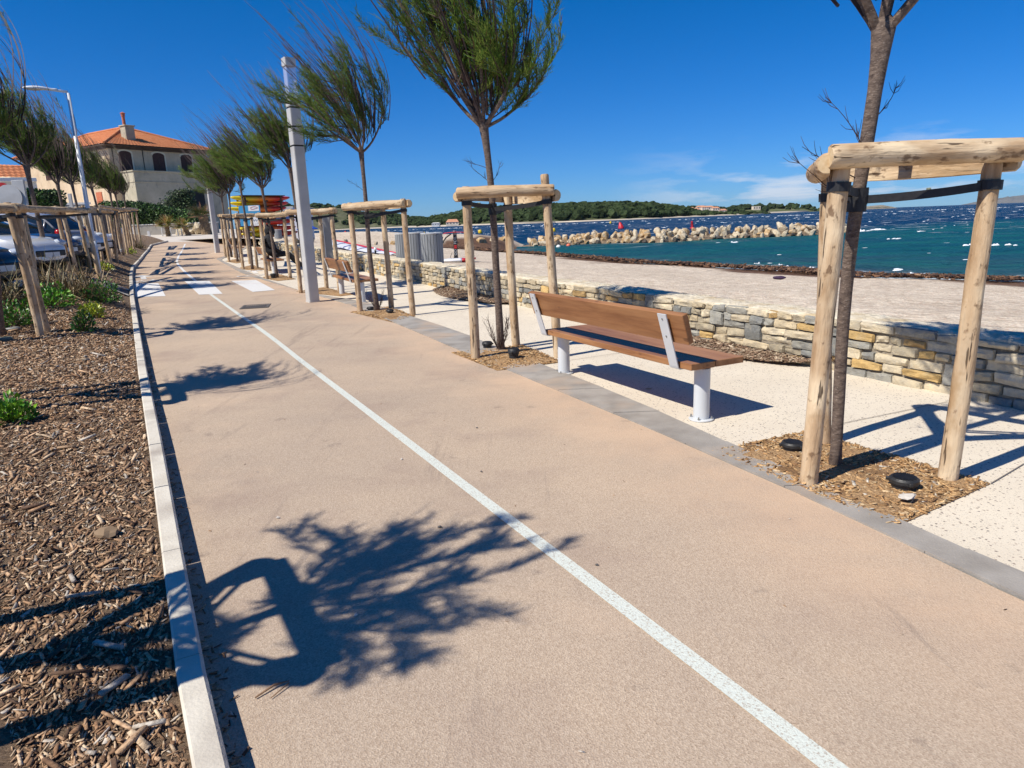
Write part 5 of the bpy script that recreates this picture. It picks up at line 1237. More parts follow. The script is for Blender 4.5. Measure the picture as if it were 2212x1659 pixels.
# buildings on the far shore
m_fw = mat('far_cream_wall', (.70,.58,.45), (.80,.70,.56), .2, rough=.9); m_fr = mat('far_tile_roof', (.50,.22,.12), (.58,.30,.18), .3, rough=.9); m_fd = mat('far_window_dark', (.10,.09,.09), rough=.5); m_fwh = mat('far_white_wall', (.72,.70,.66), rough=.9)
def fhouse(x, y, wpx, hpx, Y, roof, label, wm=None, rm=None, nwin=3, depth=12, grp='village houses across the bay', cat='house', floors=2):
    q = ray(x, y); X = q.x/q.y*Y; k = Y/F; w = wpx*k; h = hpx*k; z = at(x, y, Y).z; o = thing('far_house', label, cat, (X, Y, z), 0, grp); mb = MB(); mb.box((0,0,h/2-1), (w, depth, h+2)); mb.build('wall', wm or m_fw, o)
    if roof:
        rh = roof*k; a = [Vector((-w/2-.4, -depth/2-.4, h)), Vector((w/2+.4, -depth/2-.4, h)), Vector((w/2+.4, depth/2+.4, h)), Vector((-w/2-.4, depth/2+.4, h))]; b_ = [Vector((-w/2+w*.15, 0, h+rh)), Vector((w/2-w*.15, 0, h+rh))]
        mb = MB(); mb.add(a+b_, [(0,1,5,4),(1,2,5),(2,3,4,5),(3,0,4),(0,3,2,1)]); mb.build('roof', rm or m_fr, o)
    for f_ in range(floors):
        for i in range(nwin):
            mb = MB(); mb.box((-w/2+w*(i+.5)/nwin, -depth/2-.05, h*(f_+.55)/floors), (w/nwin*.35, .12, h/floors*.5)); mb.build('window', m_fd, o)
vil = [(1459,466.5,20,7,3,'left'),(1478,466,18,9,3,''),(1500,464,20,8,3,''),(1513,460,18,9,3,''),(1492,458,10,6,2,''),(1530,459,20,8,3,''),(1522,455,14,5,3,''),(1545,461,14,8,3,''),(1560,463,16,6,3,''),(1440,467,12,6,3,'')]
vn = ['long low orange roofed village house at the left end of the village', 'orange roofed village house second from the left end', 'village house with shutters in the middle of the waterfront', 'tall village house right of the bell tower', 'small village house at the foot of the bell tower', 'wide pink village house on the crest of the village', 'topmost village house with the highest orange roof', 'village house right of the crest of the village', 'orange roofed house at the right end of the village', 'leftmost small village house beside the pine wood']
for (x, y, w, h, r_, _), nm in zip(vil, vn): fhouse(x, y, w*1.0, h*1.35, 1380+random.uniform(-25,25), r_, nm)
for (x, y, w, h, nm) in [(1520,468,26,4,'long low white building on the water below the village'),(1553,467,22,5,'low white building right of the long one below the village'),(1575,464,12,4,'small white house where the village meets the island hill')]:
    fhouse(x, y, w, h, 1330, 0 if h == 4 else 2, nm, m_fwh, None, 4, floors=1)
t = thing('bell_tower', 'slender cream bell tower above the village roofs', 'tower', at(1462.5,462,1392), 0); k = 1392/F
MB().box((0,0,7*k), (4*k,4*k,14*k)).build('shaft', m_fw, t); MB().box((0,0,14.5*k), (3*k,3*k,1.5*k)).build('belfry', m_fd, t); MB().lathe([(2.2*k,15.2*k),(1.6*k,16.6*k),(.2*k,18*k)], 8).build('cap', m_fw, t)
fhouse(1633,453,15,7,1560,0,'square cream fort on top of the island hill', cat='fort', grp=None, nwin=3, floors=1)
fhouse(978,485,0.1+26,5,840,6,'orange roofed farmhouse at the foot of the wooded hill behind the log frame', grp=None, nwin=4, floors=1)
fhouse(942,486.5,16,4,835,1.5,'small white house left of the orange roofed farmhouse', m_fwh, m_fwh, nwin=3, grp=None, floors=1)
t = thing('watch_tower', 'tiny ruined watch tower on the rocky headland summit', 'tower', at(584,447,1400), 0); k = 1400/F
mb = MB(); mb.lathe([(2.2*k,-2*k),(1.9*k,4*k),(2.2*k,4.2*k),(2.2*k,5*k)], 10); mb.build('wall', m_farrock, t); MB().box((0,-2.0*k,1.5*k), (.8*k,.3*k,1.4*k)).build('doorway', m_fd, t)
# ------------------------------------------------------------ things on the beach
m_slat = mat('weathered_grey_slats', (.22,.235,.25), (.30,.31,.32), 3, rough=.8, stretch=(1,1,.3), rnd=.08)
m_drum = mat('dark_drum', (.02,.02,.022), rough=.7); m_ring = mat('pale_metal_rim', (.5,.52,.53), rough=.4)
def bin_(px, wpx, lab, Y=None, h=.92, bag=False):
    p = hit(px[0], px[1], Zbeach) if Y is None else at(px[0], px[1], Y)
    if Y is not None: p.z = Zbeach(p.x, p.y)
    r = wpx*p.y/F/2; t = thing('waste_bin', lab, 'waste bin', p, 0, 'slatted waste bins'); n = 22
    mb = MB(); mb.lathe([(r*.93,.02),(r*.93,h-.03)], 22); mb.build('drum', m_drum, t)
    mb = MB()
    for k in range(n):
        a = 2*PI*k/n; mb.box((r*math.cos(a)*.97, r*math.sin(a)*.97, h/2), (.022, 2*PI*r/n*.86, h-.06), R=Rz(a), bev=.004)
    mb.build('slats', m_slat, t)
    mb = MB(); mb.lathe([(r*1.03,h-.02),(r*1.04,h+.012),(r*.9,h+.02),(r*.86,h+.0)], 24); mb.build('lid_rim', m_ring, t, angle=40); return t
bin_((935,560), 46, 'large grey slatted bin nearest, right of the stake', 19.6)
bin_((898,552), 40, 'grey slatted bin just behind and left of the nearest bin', 21.6)
bin_((873,546), 34, 'grey slatted bin at the left, half hidden by the stake', 22.8)
# foil board set upside up on its mast
m_bw = mat('board_white', (.74,.75,.77), rough=.3); m_br = mat('board_red', (.50,.03,.03), rough=.3); m_blk = mat('carbon_black', (.014,.014,.016), rough=.35); m_mr = mat('mast_red', (.6,.03,.03), rough=.4); m_mwh = mat('mast_lettering', (.5,.52,.54), rough=.5); m_grey = mat('grey_cap', (.2,.22,.24), rough=.5)
p = hit(985.6,566, Zbeach); k = p.y/F; t = thing('foil_board', 'upturned white and red surf foil board with its black mast standing up on the shingle', 'foil board', p, .12)
mb = MB(); L0, L1 = -38*k, 42*k
def bsec(u, r_=1.): 
    x = lerp(L0, L1, u); w = .30*math.sin(PI*clamp(u*.93+.035))**.55; h = .075*math.sin(PI*clamp(u*.9+.05))**.5; z = .06+.07*max(0, u-.8)*3
    return [Vector((x, w*math.cos(a), z+h*math.sin(a))) for a in [2*PI*q/14 for q in range(14)]]
mb.loft([bsec(.0+i*.62/12) for i in range(13)]); mb.build('white_hull', m_bw, t, True)
mb = MB(); mb.loft([bsec(.622+i*.376/8) for i in range(9)]); mb.build('red_nose', m_br, t, True)
mh = 60*k; mb = MB(); prof = [(-.055,0),(-.03,.011),(.03,.011),(.06,0),(.03,-.011),(-.03,-.011)]
mb.loft([[Vector((a*s, b_*s, z)) for a, b_ in prof] for s, z in ((1.35,.1),(1.15,.2),(1.1,.3),(1.1,mh))]); ms_ = mb.build('mast', m_blk, t)
def text(s, size, M, m, parent, name, ext=.002):
    cu_ = bpy.data.curves.new('txt', 'FONT'); cu_.body = s; cu_.size = size; cu_.extrude = ext; cu_.align_x = 'CENTER'; cu_.align_y = 'CENTER'; ob = bpy.data.objects.new('txt', cu_); COL.objects.link(ob)
    me = bpy.data.meshes.new_from_object(ob.evaluated_get(bpy.context.evaluated_depsgraph_get())); bpy.data.objects.remove(ob); me.materials.append(m); o = link(name, me, parent, M); return o
MT = Matrix(((0,1,0,0),(0,0,-1,-.016),(-1,0,0,0),(0,0,0,1)))
MT = Matrix.Translation((0,-.016,0))@Matrix.Rotation(PI/2, 4, 'X')@Matrix.Rotation(PI/2, 4, 'Z')
text('GO', .13, Matrix.Translation((0,0,mh*.34))@MT, m_mwh, ms_, 'lettering'); text('FOIL', .13, Matrix.Translation((0,0,mh*.76))@MT, m_mwh, ms_, 'lettering')
mb = MB(); mb.box((0,-.017,mh*.50), (.09,.006,.05)); mb.box((0,-.017,mh*.565), (.09,.006,.05)); mb.build('red_bars', m_mr, ms_)
mb = MB(); rows = []
for i in range(17):
    u = -1+2*i/16; x = u*24*k*(1 if u < 0 else 1.1); c = .11*(1-u*u)**.5+.012; rows.append([Vector((x, a*c*1.0, mh+.0+.03*(1-u*u)+b_*.02)) for a, b_ in ((-1,0),(-.3,.8),(.4,.7),(1,0),(.3,-.4),(-.3,-.4))])
mb.loft(rows); mb.build('front_wing', m_mr, t, True)
mb = MB(); mb.lathe([(.05,mh-.06),(.055,mh+.0),(.055,mh+.085),(.05,mh+.09)], 14); mb.build('cap', m_grey, t, angle=40)
mb = MB(); mb.tube([Vector((-.12,0,mh-.02)), Vector((-.3,0,mh-.13)), Vector((-28*k,0,mh-.33))], [.02,.03,.018], 6); mb.tube([Vector((-28*k,0,mh-.33)), Vector((-25*k,0,mh-.1))], [.012,.01], 5); mb.build('fuselage_and_tail', m_blk, t)
mb = MB(); mb.tube([Vector((-.06,-.05,.14)), Vector((-.14,-.08,.12)), Vector((-.2,-.06,.16)), Vector((-.12,-.02,.33))], .008, 5); mb.build('leash', m_blk, t)
# windsurf sail laid out on the shingle
m_sw, m_sr = mat('sail_white_film', (.68,.70,.76), (.74,.75,.78), 2, rough=.35), mat('sail_red_panel', (.55,.03,.07), (.62,.06,.08), 3, rough=.35)
m_sb = mat('sail_blue_strip', (.05,.07,.35), rough=.4); m_so = mat('sail_orange_seam', (.8,.2,.05), rough=.4)
A = hit(722,524, Zbeach); B = hit(863,552, Zbeach); A = B+(A-B).normalized()*min((A-B).length, 6.2)
# keep the far end where the photograph shows it
q = ray(718,521); tt = A.y/q.y; A = Vector((q.x*tt, A.y, H+q.z*tt))
t = thing('windsurf_sail', 'red and white windsurf sail lying flat along the beach behind the wall', 'sail', B, 0)
d = A-B; dl = d.length; dn = d.normalized(); side = Vector((dn.y, -dn.x, 0)).normalized()*-1; side = side if side.y < 0 else -side
def spt(u, w): # u along luff 0 near .. 1 far; w towards the camera
    wid = .95*math.sin(PI*clamp(.08+u*.86))**.8+.05; p = d*u+side*w*wid+Vector((0,0,.05+.10*math.sin(PI*w)*(1-abs(u-.5))+.02*math.sin(u*30)*w)); g_ = Zbeach(B.x+p.x, B.y+p.y)+.03-B.z
    return Vector((p.x, p.y, max(p.z, g_)))
def spanel(name, u0, u1, w0, w1, m, lift=0., parent=t, n=10):
    mb = MB(); vs = []
    for j in range(5):
        for i in range(n+1): vs.append(spt(lerp(u0, u1, i/n), lerp(w0, w1, j/4))+Vector((0,0,lift)))
    nn = 5*(n+1); fs = [(j*(n+1)+i, j*(n+1)+i+1, (j+1)*(n+1)+i+1, (j+1)*(n+1)+i) for j in range(4) for i in range(n)]
    mb.add(vs+[v-Vector((0,0,.006)) for v in vs], fs+[tuple(a+nn for a in reversed(f)) for f in fs]); return mb.build(name, m, parent, True, recalc=False)
body = spanel('white_panels', 0, 1, .42, 1., m_sw, n=24); spanel('red_luff_panel', 0, 1, 0, .42, m_sr, n=24)
for u in (.14,.3,.46,.62,.8): spanel('batten', u, u+.012, .45, .98, m_sb, .012, body, 2)
for a, b_ in ((.45,.62),(.74,.9)): spanel('orange_stripe', a, b_, .36, .44, m_so, .014, body, 5)
mb = MB(); mb.tube([spt(u/12, .02)+Vector((0,0,.03)) for u in range(13)], .024, 8); mb.build('mast_sleeve', m_sr, t, True)
t = thing('windsurf_mast_base', 'small black and white mast foot standing by the sail', 'mast base', hit(812,557, Zbeach), .3); k = 24/F
mb = MB(); mb.lathe([(4*k,0),(4.5*k,2*k),(2*k,4*k),(2*k,16*k)], 10); mb.tube([(0,0,9*k),(6*k,0,6*k),(9*k,0,2*k)], 1.6*k, 6); mb.build('joint', m_blk, t); MB().lathe([(2*k,16*k),(3.4*k,17*k),(3.4*k,20*k),(2*k,22*k)], 10).build('white_cap', m_bw, t)
# tall grey panel and shower column by the wall
m_pan = mat('grey_panel', (.20,.20,.20), (.24,.24,.24), 4, rough=.6); m_pe = mat('panel_white_edge', (.66,.66,.66), rough=.5)
p = at(710,537,23.5); zb = Zbeach(p.x, p.y); hh = at(708,468,23.5).z; t = thing('information_panel', 'tall narrow grey information panel with a white edge behind the wall', 'information panel', (p.x, p.y, zb), .15); hh -= zb
mb = MB(); mb.box((.02,0,hh/2), (.21,.12,hh), bev=.01); mb.build('panel', m_pan, t); mb = MB(); mb.box((-.115,-.0,hh/2), (.05,.13,hh+.02), bev=.01); mb.build('white_edge', m_pe, t)
# ------------------------------------------------------------ kayak rack, sign and kiosk
def zg(x, y): return P(y)+.05
p = at(567,517,46); RK0 = Vector((p.x, 46, P(46)+.05)); kk = 46/F; RZK = .86
t = thing('kayak_rack', 'dark wooden rack that carries the stacked kayaks', 'rack', RK0, RZK); m_rw = mat('dark_rack_timber', (.07,.035,.022), (.14,.075,.045), 6, rough=.8); HR = 2.75
for x_ in (-1.15,.25,1.35):
    for y_ in (-.45,.45): MB().box((x_, y_, HR/2), (.10,.10,HR), bev=.006).build('post', m_rw, t)
for z_ in (.15,.62,1.1,1.6,2.1,2.45):
    for x_ in (-1.15,.25,1.35): MB().box((x_+.07, 0, z_), (.06,1.2,.07), bev=.004).build('arm', m_rw, t)
mb = MB(); mb.box((.1,0,HR+.03), (3.0,1.2,.05)); mb.build('roof_board', m_rw, t)
for z_ in (.5,.95,1.4,1.95): MB().box((.1,.5,z_), (2.6,.03,.14)).build('back_board', m_rw, t)
def kayak_mat():
    m, nt, b = newmat('yellow_to_red_kayak_plastic'); tc = N(nt, 'ShaderNodeTexCoord'); s = N(nt, 'ShaderNodeSeparateXYZ'); nt.links.new(tc.outputs['Object'], s.inputs[0]); b.inputs['Roughness'].default_value = .4
    nse = mth(nt, 'MULTIPLY', mth(nt, 'SUBTRACT', noi(nt, tc.outputs['Object'], 3, 3), .5), .6); f = ramp(nt, mth(nt, 'ADD', s.outputs[0], nse), -1.1, .9); r_ = N(nt, 'ShaderNodeValToRGB'); r_.color_ramp.elements[0].color = (.72,.55,.02,1); r_.color_ramp.elements[1].color = (.62,.035,.015,1); e = r_.color_ramp.elements.new(.45); e.color = (.75,.24,.02,1); nt.links.new(f, r_.inputs[0]); nt.links.new(r_.outputs[0], b.inputs['Base Color']); return m
m_kay = kayak_mat(); m_ky = mat('kayak_yellow', (.72,.55,.03), rough=.4); m_kr = mat('kayak_red', (.6,.035,.02), rough=.4); m_kin = mat('kayak_cockpit', (.05,.03,.03), rough=.6)
def kayak(c, L, m, lab, rz=0, roll=0):
    t = thing('kayak', lab, 'kayak', RK0+Rz(RZK)@(Vector(c)-RK0), RZK, 'kayaks on the rack'); mb = MB(); rows = []
    for i in range(21):
        u = i/20; s = max(0., math.sin(PI*u))**.6; w = .03+.34*s; h = .05+.15*s; x = -L/2+L*u; r_ = .08*(abs(2*u-1))**4
        rows.append([Vector((x, w*math.cos(a), r_+(h if math.sin(a) > 0 else h*.95)*math.sin(a))) for a in [2*PI*q/12 for q in range(12)]])
    mb.loft(rows); mb.build('hull', m, t, True); mb = MB(); mb.lathe([(.26,.13),(.28,.17),(.23,.17),(.2,.1)], 14); ck = mb.build('cockpit_rim', m_kin, t); ck.scale = (1.8,.8,1); return t
kx = RK0
kayak(kx+Vector((.12,-.2,2.60)), 4.1, m_kay, 'topmost kayak on the rack, yellow bow at left fading to a red stern'); kayak(kx+Vector((.2,.15,2.28)), 4.1, m_kay, 'kayak just under the topmost one, mostly hidden by the log frames')
kayak(kx+Vector((-.15,-.2,1.95)), 4.0, m_kay, 'kayak level with the white half of the blue sign'); kayak(kx+Vector((.45,-.2,1.15)), 3.9, m_kr, 'red kayak behind the seated person, above the grey bin'); kayak(kx+Vector((.4,-.2,.72)), 4., m_kay, 'kayak second from the ground with red stern by the grey bin')
kayak(kx+Vector((.5,-.2,.38)), 4.0, m_kay, 'lowest kayak on the rack, yellow bow low at left'); kayak(kx+Vector((.3,-.2,1.55)), 3.9, m_kr, 'red kayak in the middle of the rack behind the blue sign')
# blue and white hire sign
m_sbl = mat('sign_blue', (.05,.28,.52), rough=.5); m_sgw = mat('sign_white', (.72,.73,.75), rough=.5); m_sgr = mat('sign_red_ink', (.45,.12,.10), rough=.5); m_sgd = mat('sign_grey_ink', (.16,.2,.24), rough=.5)
Ys = 43.2; a = at(515,445,Ys); b_ = at(566,487,Ys); zt, zb = a.z, b_.z; w = b_.x-a.x; t = thing('hire_sign', 'blue and white hire sign board on posts in front of the kayak rack', 'sign', (a.x+w/2, Ys, P(Ys)+.05), 0); z0 = zb-(P(Ys)+.05); h = zt-zb
MB().box((0,0,z0+h/2), (w,.05,h), bev=.006).build('board', m_sbl, t)
for s in (-1,1): MB().box((s*w*.42,.05,(z0+h)/2), (.06,.05,z0+h), bev=.004).build('post', m_rw, t)
wx, wt_ = w*.20, w*.5
MB().box((wx,-.029,z0+h*.86), (wt_,.006,h*.26)).build('white_panel', m_sgw, t); MB().box((wx,-.029,z0+h*.05), (wt_,.006,h*.10)).build('white_panel', m_sgw, t)
mb = MB(); 
for k in range(7): mb.lathe([(.075,-.0),(.075,.004)], 10, o=(0,0,0)) if False else None
mb = MB(); pts = [Vector((wx+.2*math.cos(q)*(1+.25*math.cos(3*q)), -.034, z0+h*.88+.07*math.sin(q)*(1+.3*math.sin(2*q)))) for q in [2*PI*i/26 for i in range(27)]]; mb.tube(pts, .013, 5); mb.build('cloud_logo', m_sgr, t)
mb = MB(); mb.tube([Vector((wx+.27*math.cos(q), -.03, z0+h*.30+.27*math.sin(q))) for q in [2*PI*i/28 for i in range(29)]], .012, 5); M_ = MB(); M_.lathe([(.25,0),(.25,.004)], 26); R_ = Matrix.Rotation(PI/2, 3, 'X'); mb.add([R_@Vector(v_)+Vector((wx,-.028,z0+h*.30)) for v_ in M_.v], M_.f); mb.build('round_emblem', m_sgw, t)
mb = MB()
for i in range(7): mb.box((wx-.15+.05*i, -.036, z0+h*(.27+.03*math.sin(i*2.1))), (.03,.004,.05+.03*(i%3)))
mb.build('emblem_drawing', m_sgd, t)
# kiosk
Yk = 53.; a = at(597,470,Yk); b_ = at(641,515,Yk); gz = P(Yk)-.15; w = b_.x-a.x; h = a.z-gz-.12; t = thing('beach_kiosk', 'small white kiosk with a dark blue gable behind the near square lamp', 'kiosk', (a.x+w/2, Yk, gz), 0)
m_kw = mat('kiosk_white', (.60,.61,.66), rough=.6); m_kb = mat('kiosk_blue', (.015,.06,.20), rough=.5); m_ks = mat('kiosk_sign_band', (.52,.33,.27), rough=.6); m_kg = mat('kiosk_grey_roof', (.42,.43,.42), rough=.7)
MB().box((0,1.2,h/2), (w,2.4,h)).build('wall', m_kw, t)
mb = MB(); gh = .62; mb.add([Vector((-w/2-.1,-.08,h)), Vector((w/2+.1,-.08,h)), Vector((0,-.08,h+gh)), Vector((-w/2-.1,2.5,h)), Vector((w/2+.1,2.5,h)), Vector((0,2.5,h+gh))], [(0,1,2),(3,5,4),(0,2,5,3),(1,4,5,2),(0,3,4,1)]); g_ = mb.build('gable', m_kb, t)
MB().box((-w*.05,1.3,h+.55), (w*.75,1.,.7), bev=.02).build('roof_unit', m_kg, t)
MB().box((0,-.03,h*.82), (w*.86,.05,h*.11)).build('sign_band', m_ks, t)
mb = MB()
for s in (-1,1): mb.box((s*w*.4,-.02,h*.38), (.05,.04,h*.68))
mb.box((0,-.02,h*.05), (w*.76,.04,.05)); mb.box((0,-.02,h*.71), (w*.76,.04,.05)); mb.build('blue_trim', m_kb, t)
MB().box((0,-.012,h*.38), (w*.72,.02,h*.6)).build('shutter', m_sgw, t)
a = at(664,495,50); t = thing('beach_parasol', 'low blue parasol beside the kiosk above the boulders', 'parasol', (a.x, 50, P(50)-.3), 0); hz_ = a.z-(P(50)-.3)
MB().lathe([(.02,0),(.02,hz_+.3)], 8).build('pole', m_pe, t); MB().lathe([(.02,hz_+.38),(.75,hz_+.02),(.76,hz_-.03),(.70,hz_+.0),(.02,hz_+.33)], 10).build('canopy', mat('parasol_blue', (.02,.08,.42), rough=.7), t)
a = at(647,507,51); t = thing('white_cabin', 'small white cabin corner just right of the near square lamp', 'cabin', (a.x+.3, 51, P(51)-.3), 0); MB().box((0,.4,1.0), (1.1,.9,2.1), bev=.02).build('wall', m_kw, t); MB().box((0,.4,2.1), (1.3,1.1,.12), bev=.02).build('roof', m_kb, t)
bin_((602,519), 15, 'grey slatted bin at the foot of the kayak rack', 42.5, h=.55)
# ------------------------------------------------------------ person sitting on the third bench, and one standing by the palm
m_blackcl = mat('black_clothes', (.012,.012,.014), (.025,.025,.028), 9, rough=.9, bmp=(12,.03)); m_skin = mat('skin', (.42,.24,.16), rough=.6); m_shoe = mat('white_trainers', (.6,.6,.6), rough=.6)
def skin(name, V, E, R, m, parent, sub=2, root=0):
    me = bpy.data.meshes.new(name); me.from_pydata([tuple(v) for v in V], E, []); me.materials.append(m); o = link(name, me, parent); sm_ = o.modifiers.new('s', 'SKIN'); me.skin_vertices[0].data[root].use_root = True
    for i, r_ in enumerate(R):
        rx = r_ if hasattr(r_, '__len__') else (r_, r_); me.skin_vertices[0].data[i].radius = rx
    sb = o.modifiers.new('u', 'SUBSURF'); sb.levels = sub; sb.render_levels = sub; sm_.use_smooth_shade = True
    dg = bpy.context.evaluated_depsgraph_get(); me2 = bpy.data.meshes.new_from_object(o.evaluated_get(dg)); o.modifiers.clear(); o.data = me2
    if not me2.materials: me2.materials.append(m)
    return o
bq = G(593,592); sp0 = Vector((bq.x, bq.y, bq.z)); fx, fy = Vector((math.cos(RZ2), math.sin(RZ2), 0)), Vector((-math.sin(RZ2), math.cos(RZ2), 0))
t = thing('person', 'person in a black hooded top sitting with legs stretched out on the bench', 'person', sp0+fx*.10+fy*1.35, RZ2); t.scale = (1.2,)*3
sh = .14
Vv = [(0,0,.53),(.0,0,.68),(-.06,0,.86),(-.05,0,1.00),(.0,0,1.10),(.05,0,1.20),(.07,0,1.27), # pelvis..head 0-6
 (-.03,.19,1.0),(.0,.26,.78),(.20,.20,.62),(.27,.15,.60),  (-.03,-.19,1.0),(.0,-.26,.78),(.20,-.20,.62),(.27,-.15,.60), # arms 7-14
 (.08,.10,.52),(.47,.13,.54),(.80,.15,.16),(.84,.15,.08), (.08,-.10,.52),(.50,-.12,.53),(.86,-.15,.15),(.90,-.15,.08)]
Ee = [(0,1),(1,2),(2,3),(3,4),(4,5),(5,6),(3,7),(7,8),(8,9),(9,10),(3,11),(11,12),(12,13),(13,14),(0,15),(15,16),(16,17),(17,18),(0,19),(19,20),(20,21),(21,22)]
Rr = [(.20,.17),(.21,.18),(.23,.20),(.20,.16),.09,.13,.11,.10,.075,.05,.035,.085,.062,.05,.035,.105,.075,.055,.045,.105,.075,.055,.045]
skin('body', Vv, Ee, Rr, m_blackcl, t)
MB().blob((.035,0,1.21), .155, seed=2, amp=.05, sub=3, sq=(1,.88,1.12)).build('hood', m_blackcl, t, True)
MB().blob((.115,0,1.20), .085, seed=5, amp=.03, sub=2, sq=(.8,.85,1.15)).build('face', m_skin, t, True)
for s in (-1,1):
    HV = [(.27,s*.15,.60),(.315,s*.12,.59),(.35,s*.095,.585),(.375,s*.08,.575),(.35,s*.115,.585),(.378,s*.105,.572),(.348,s*.13,.583),(.372,s*.125,.57),(.338,s*.145,.583),(.358,s*.145,.57),(.30,s*.10,.60),(.325,s*.075,.6)]
    skin('hand', HV, [(0,1),(1,2),(2,3),(1,4),(4,5),(1,6),(6,7),(1,8),(8,9),(0,10),(10,11)], [.026,.028,.010,.008,.010,.008,.010,.008,.009,.007,.011,.008], m_skin, t, 1)
for s, x_ in ((1,.86),(-1,.92)):
    MB().loft([[Vector((x_+dx, s*.15+w_*math.cos(a), max(.005, zc+h_*math.sin(a)))) for a in [2*PI*q/10 for q in range(10)]] for dx, w_, zc, h_ in ((-.07,.025,.05,.03),(-.05,.042,.06,.055),(.02,.045,.055,.055),(.10,.05,.04,.04),(.17,.04,.035,.03),(.20,.02,.03,.015))]).build('shoe', m_shoe, t, True)
p = at(444,506,57); t = thing('person', 'person in dark clothes with a backpack standing behind the tall palm', 'person', (p.x-.15, 57.6, P(57.6)+.13), .4); m_cap_b = mat('blue_cap', (.2,.3,.5), rough=.7)
Vs = [(0,0,.95),(0,0,1.15),(0,0,1.38),(0,0,1.5),(0,.0,1.62),(0,0,1.70),(0,.2,1.42),(.03,.25,1.15),(.1,.22,.92),(.12,.21,.85),(0,-.2,1.42),(.03,-.25,1.15),(.1,-.22,.92),(.12,-.21,.85),(0,.1,.9),(.03,.1,.5),(0,.1,.08),(.14,.1,.04),(0,-.1,.9),(-.02,-.1,.5),(-.05,-.1,.08),(.09,-.1,.04)]
skin('body', Vs, [(0,1),(1,2),(2,3),(3,4),(4,5),(2,6),(6,7),(7,8),(8,9),(2,10),(10,11),(11,12),(12,13),(0,14),(14,15),(15,16),(16,17),(0,18),(18,19),(19,20),(20,21)], [(.15,.12),(.15,.12),(.18,.13),.06,.09,.08,.075,.055,.045,.035,.075,.055,.045,.035,.1,.07,.05,.045,.1,.07,.05,.045], m_blackcl, t)
MB().blob((0,0,1.66), .11, seed=2, amp=.03, sub=2, sq=(1,.85,1.1)).build('head', m_skin, t, True); MB().blob((0,0,1.72), .115, seed=2, amp=.03, sub=2, sq=(1.05,.9,.7)).build('cap', m_cap_b, t, True); MB().blob((-.2,0,1.25), .2, seed=3, amp=.06, sub=2, sq=(.7,.9,1.3)).build('backpack', m_blackcl, t, True)
# ------------------------------------------------------------ parked cars
m_gl, nt, b = newmat('car_glass'); b.inputs['Base Color'].default_value = (.012,.02,.025,1); b.inputs['Roughness'].default_value = .05; b.inputs['Specular IOR Level'].default_value = .8
m_tyre = mat('tyre_rubber', (.018,.018,.018), rough=.85); m_rim = mat('alloy_rim', (.45,.46,.48), rough=.3, metal=.7); m_plast = mat('black_car_plastic', (.02,.02,.022), (.03,.03,.03), 30, rough=.6)
m_hl, nt, b = newmat('headlight_glass'); b.inputs['Base Color'].default_value = (.5,.55,.62,1); b.inputs['Roughness'].default_value = .08; b.inputs['Specular IOR Level'].default_value = .9
m_tl = mat('tail_light_red', (.45,.01,.01), rough=.15); m_plate = mat('number_plate', (.72,.72,.70), rough=.4)
def paint(name, c):
    m, nt, b = newmat(name); b.inputs['Base Color'].default_value = c4(c); b.inputs['Roughness'].default_value = .28; b.inputs['Coat Weight'].default_value = .8; b.inputs['Coat Roughness'].default_value = .05; b.inputs['Metallic'].default_value = .15; return m
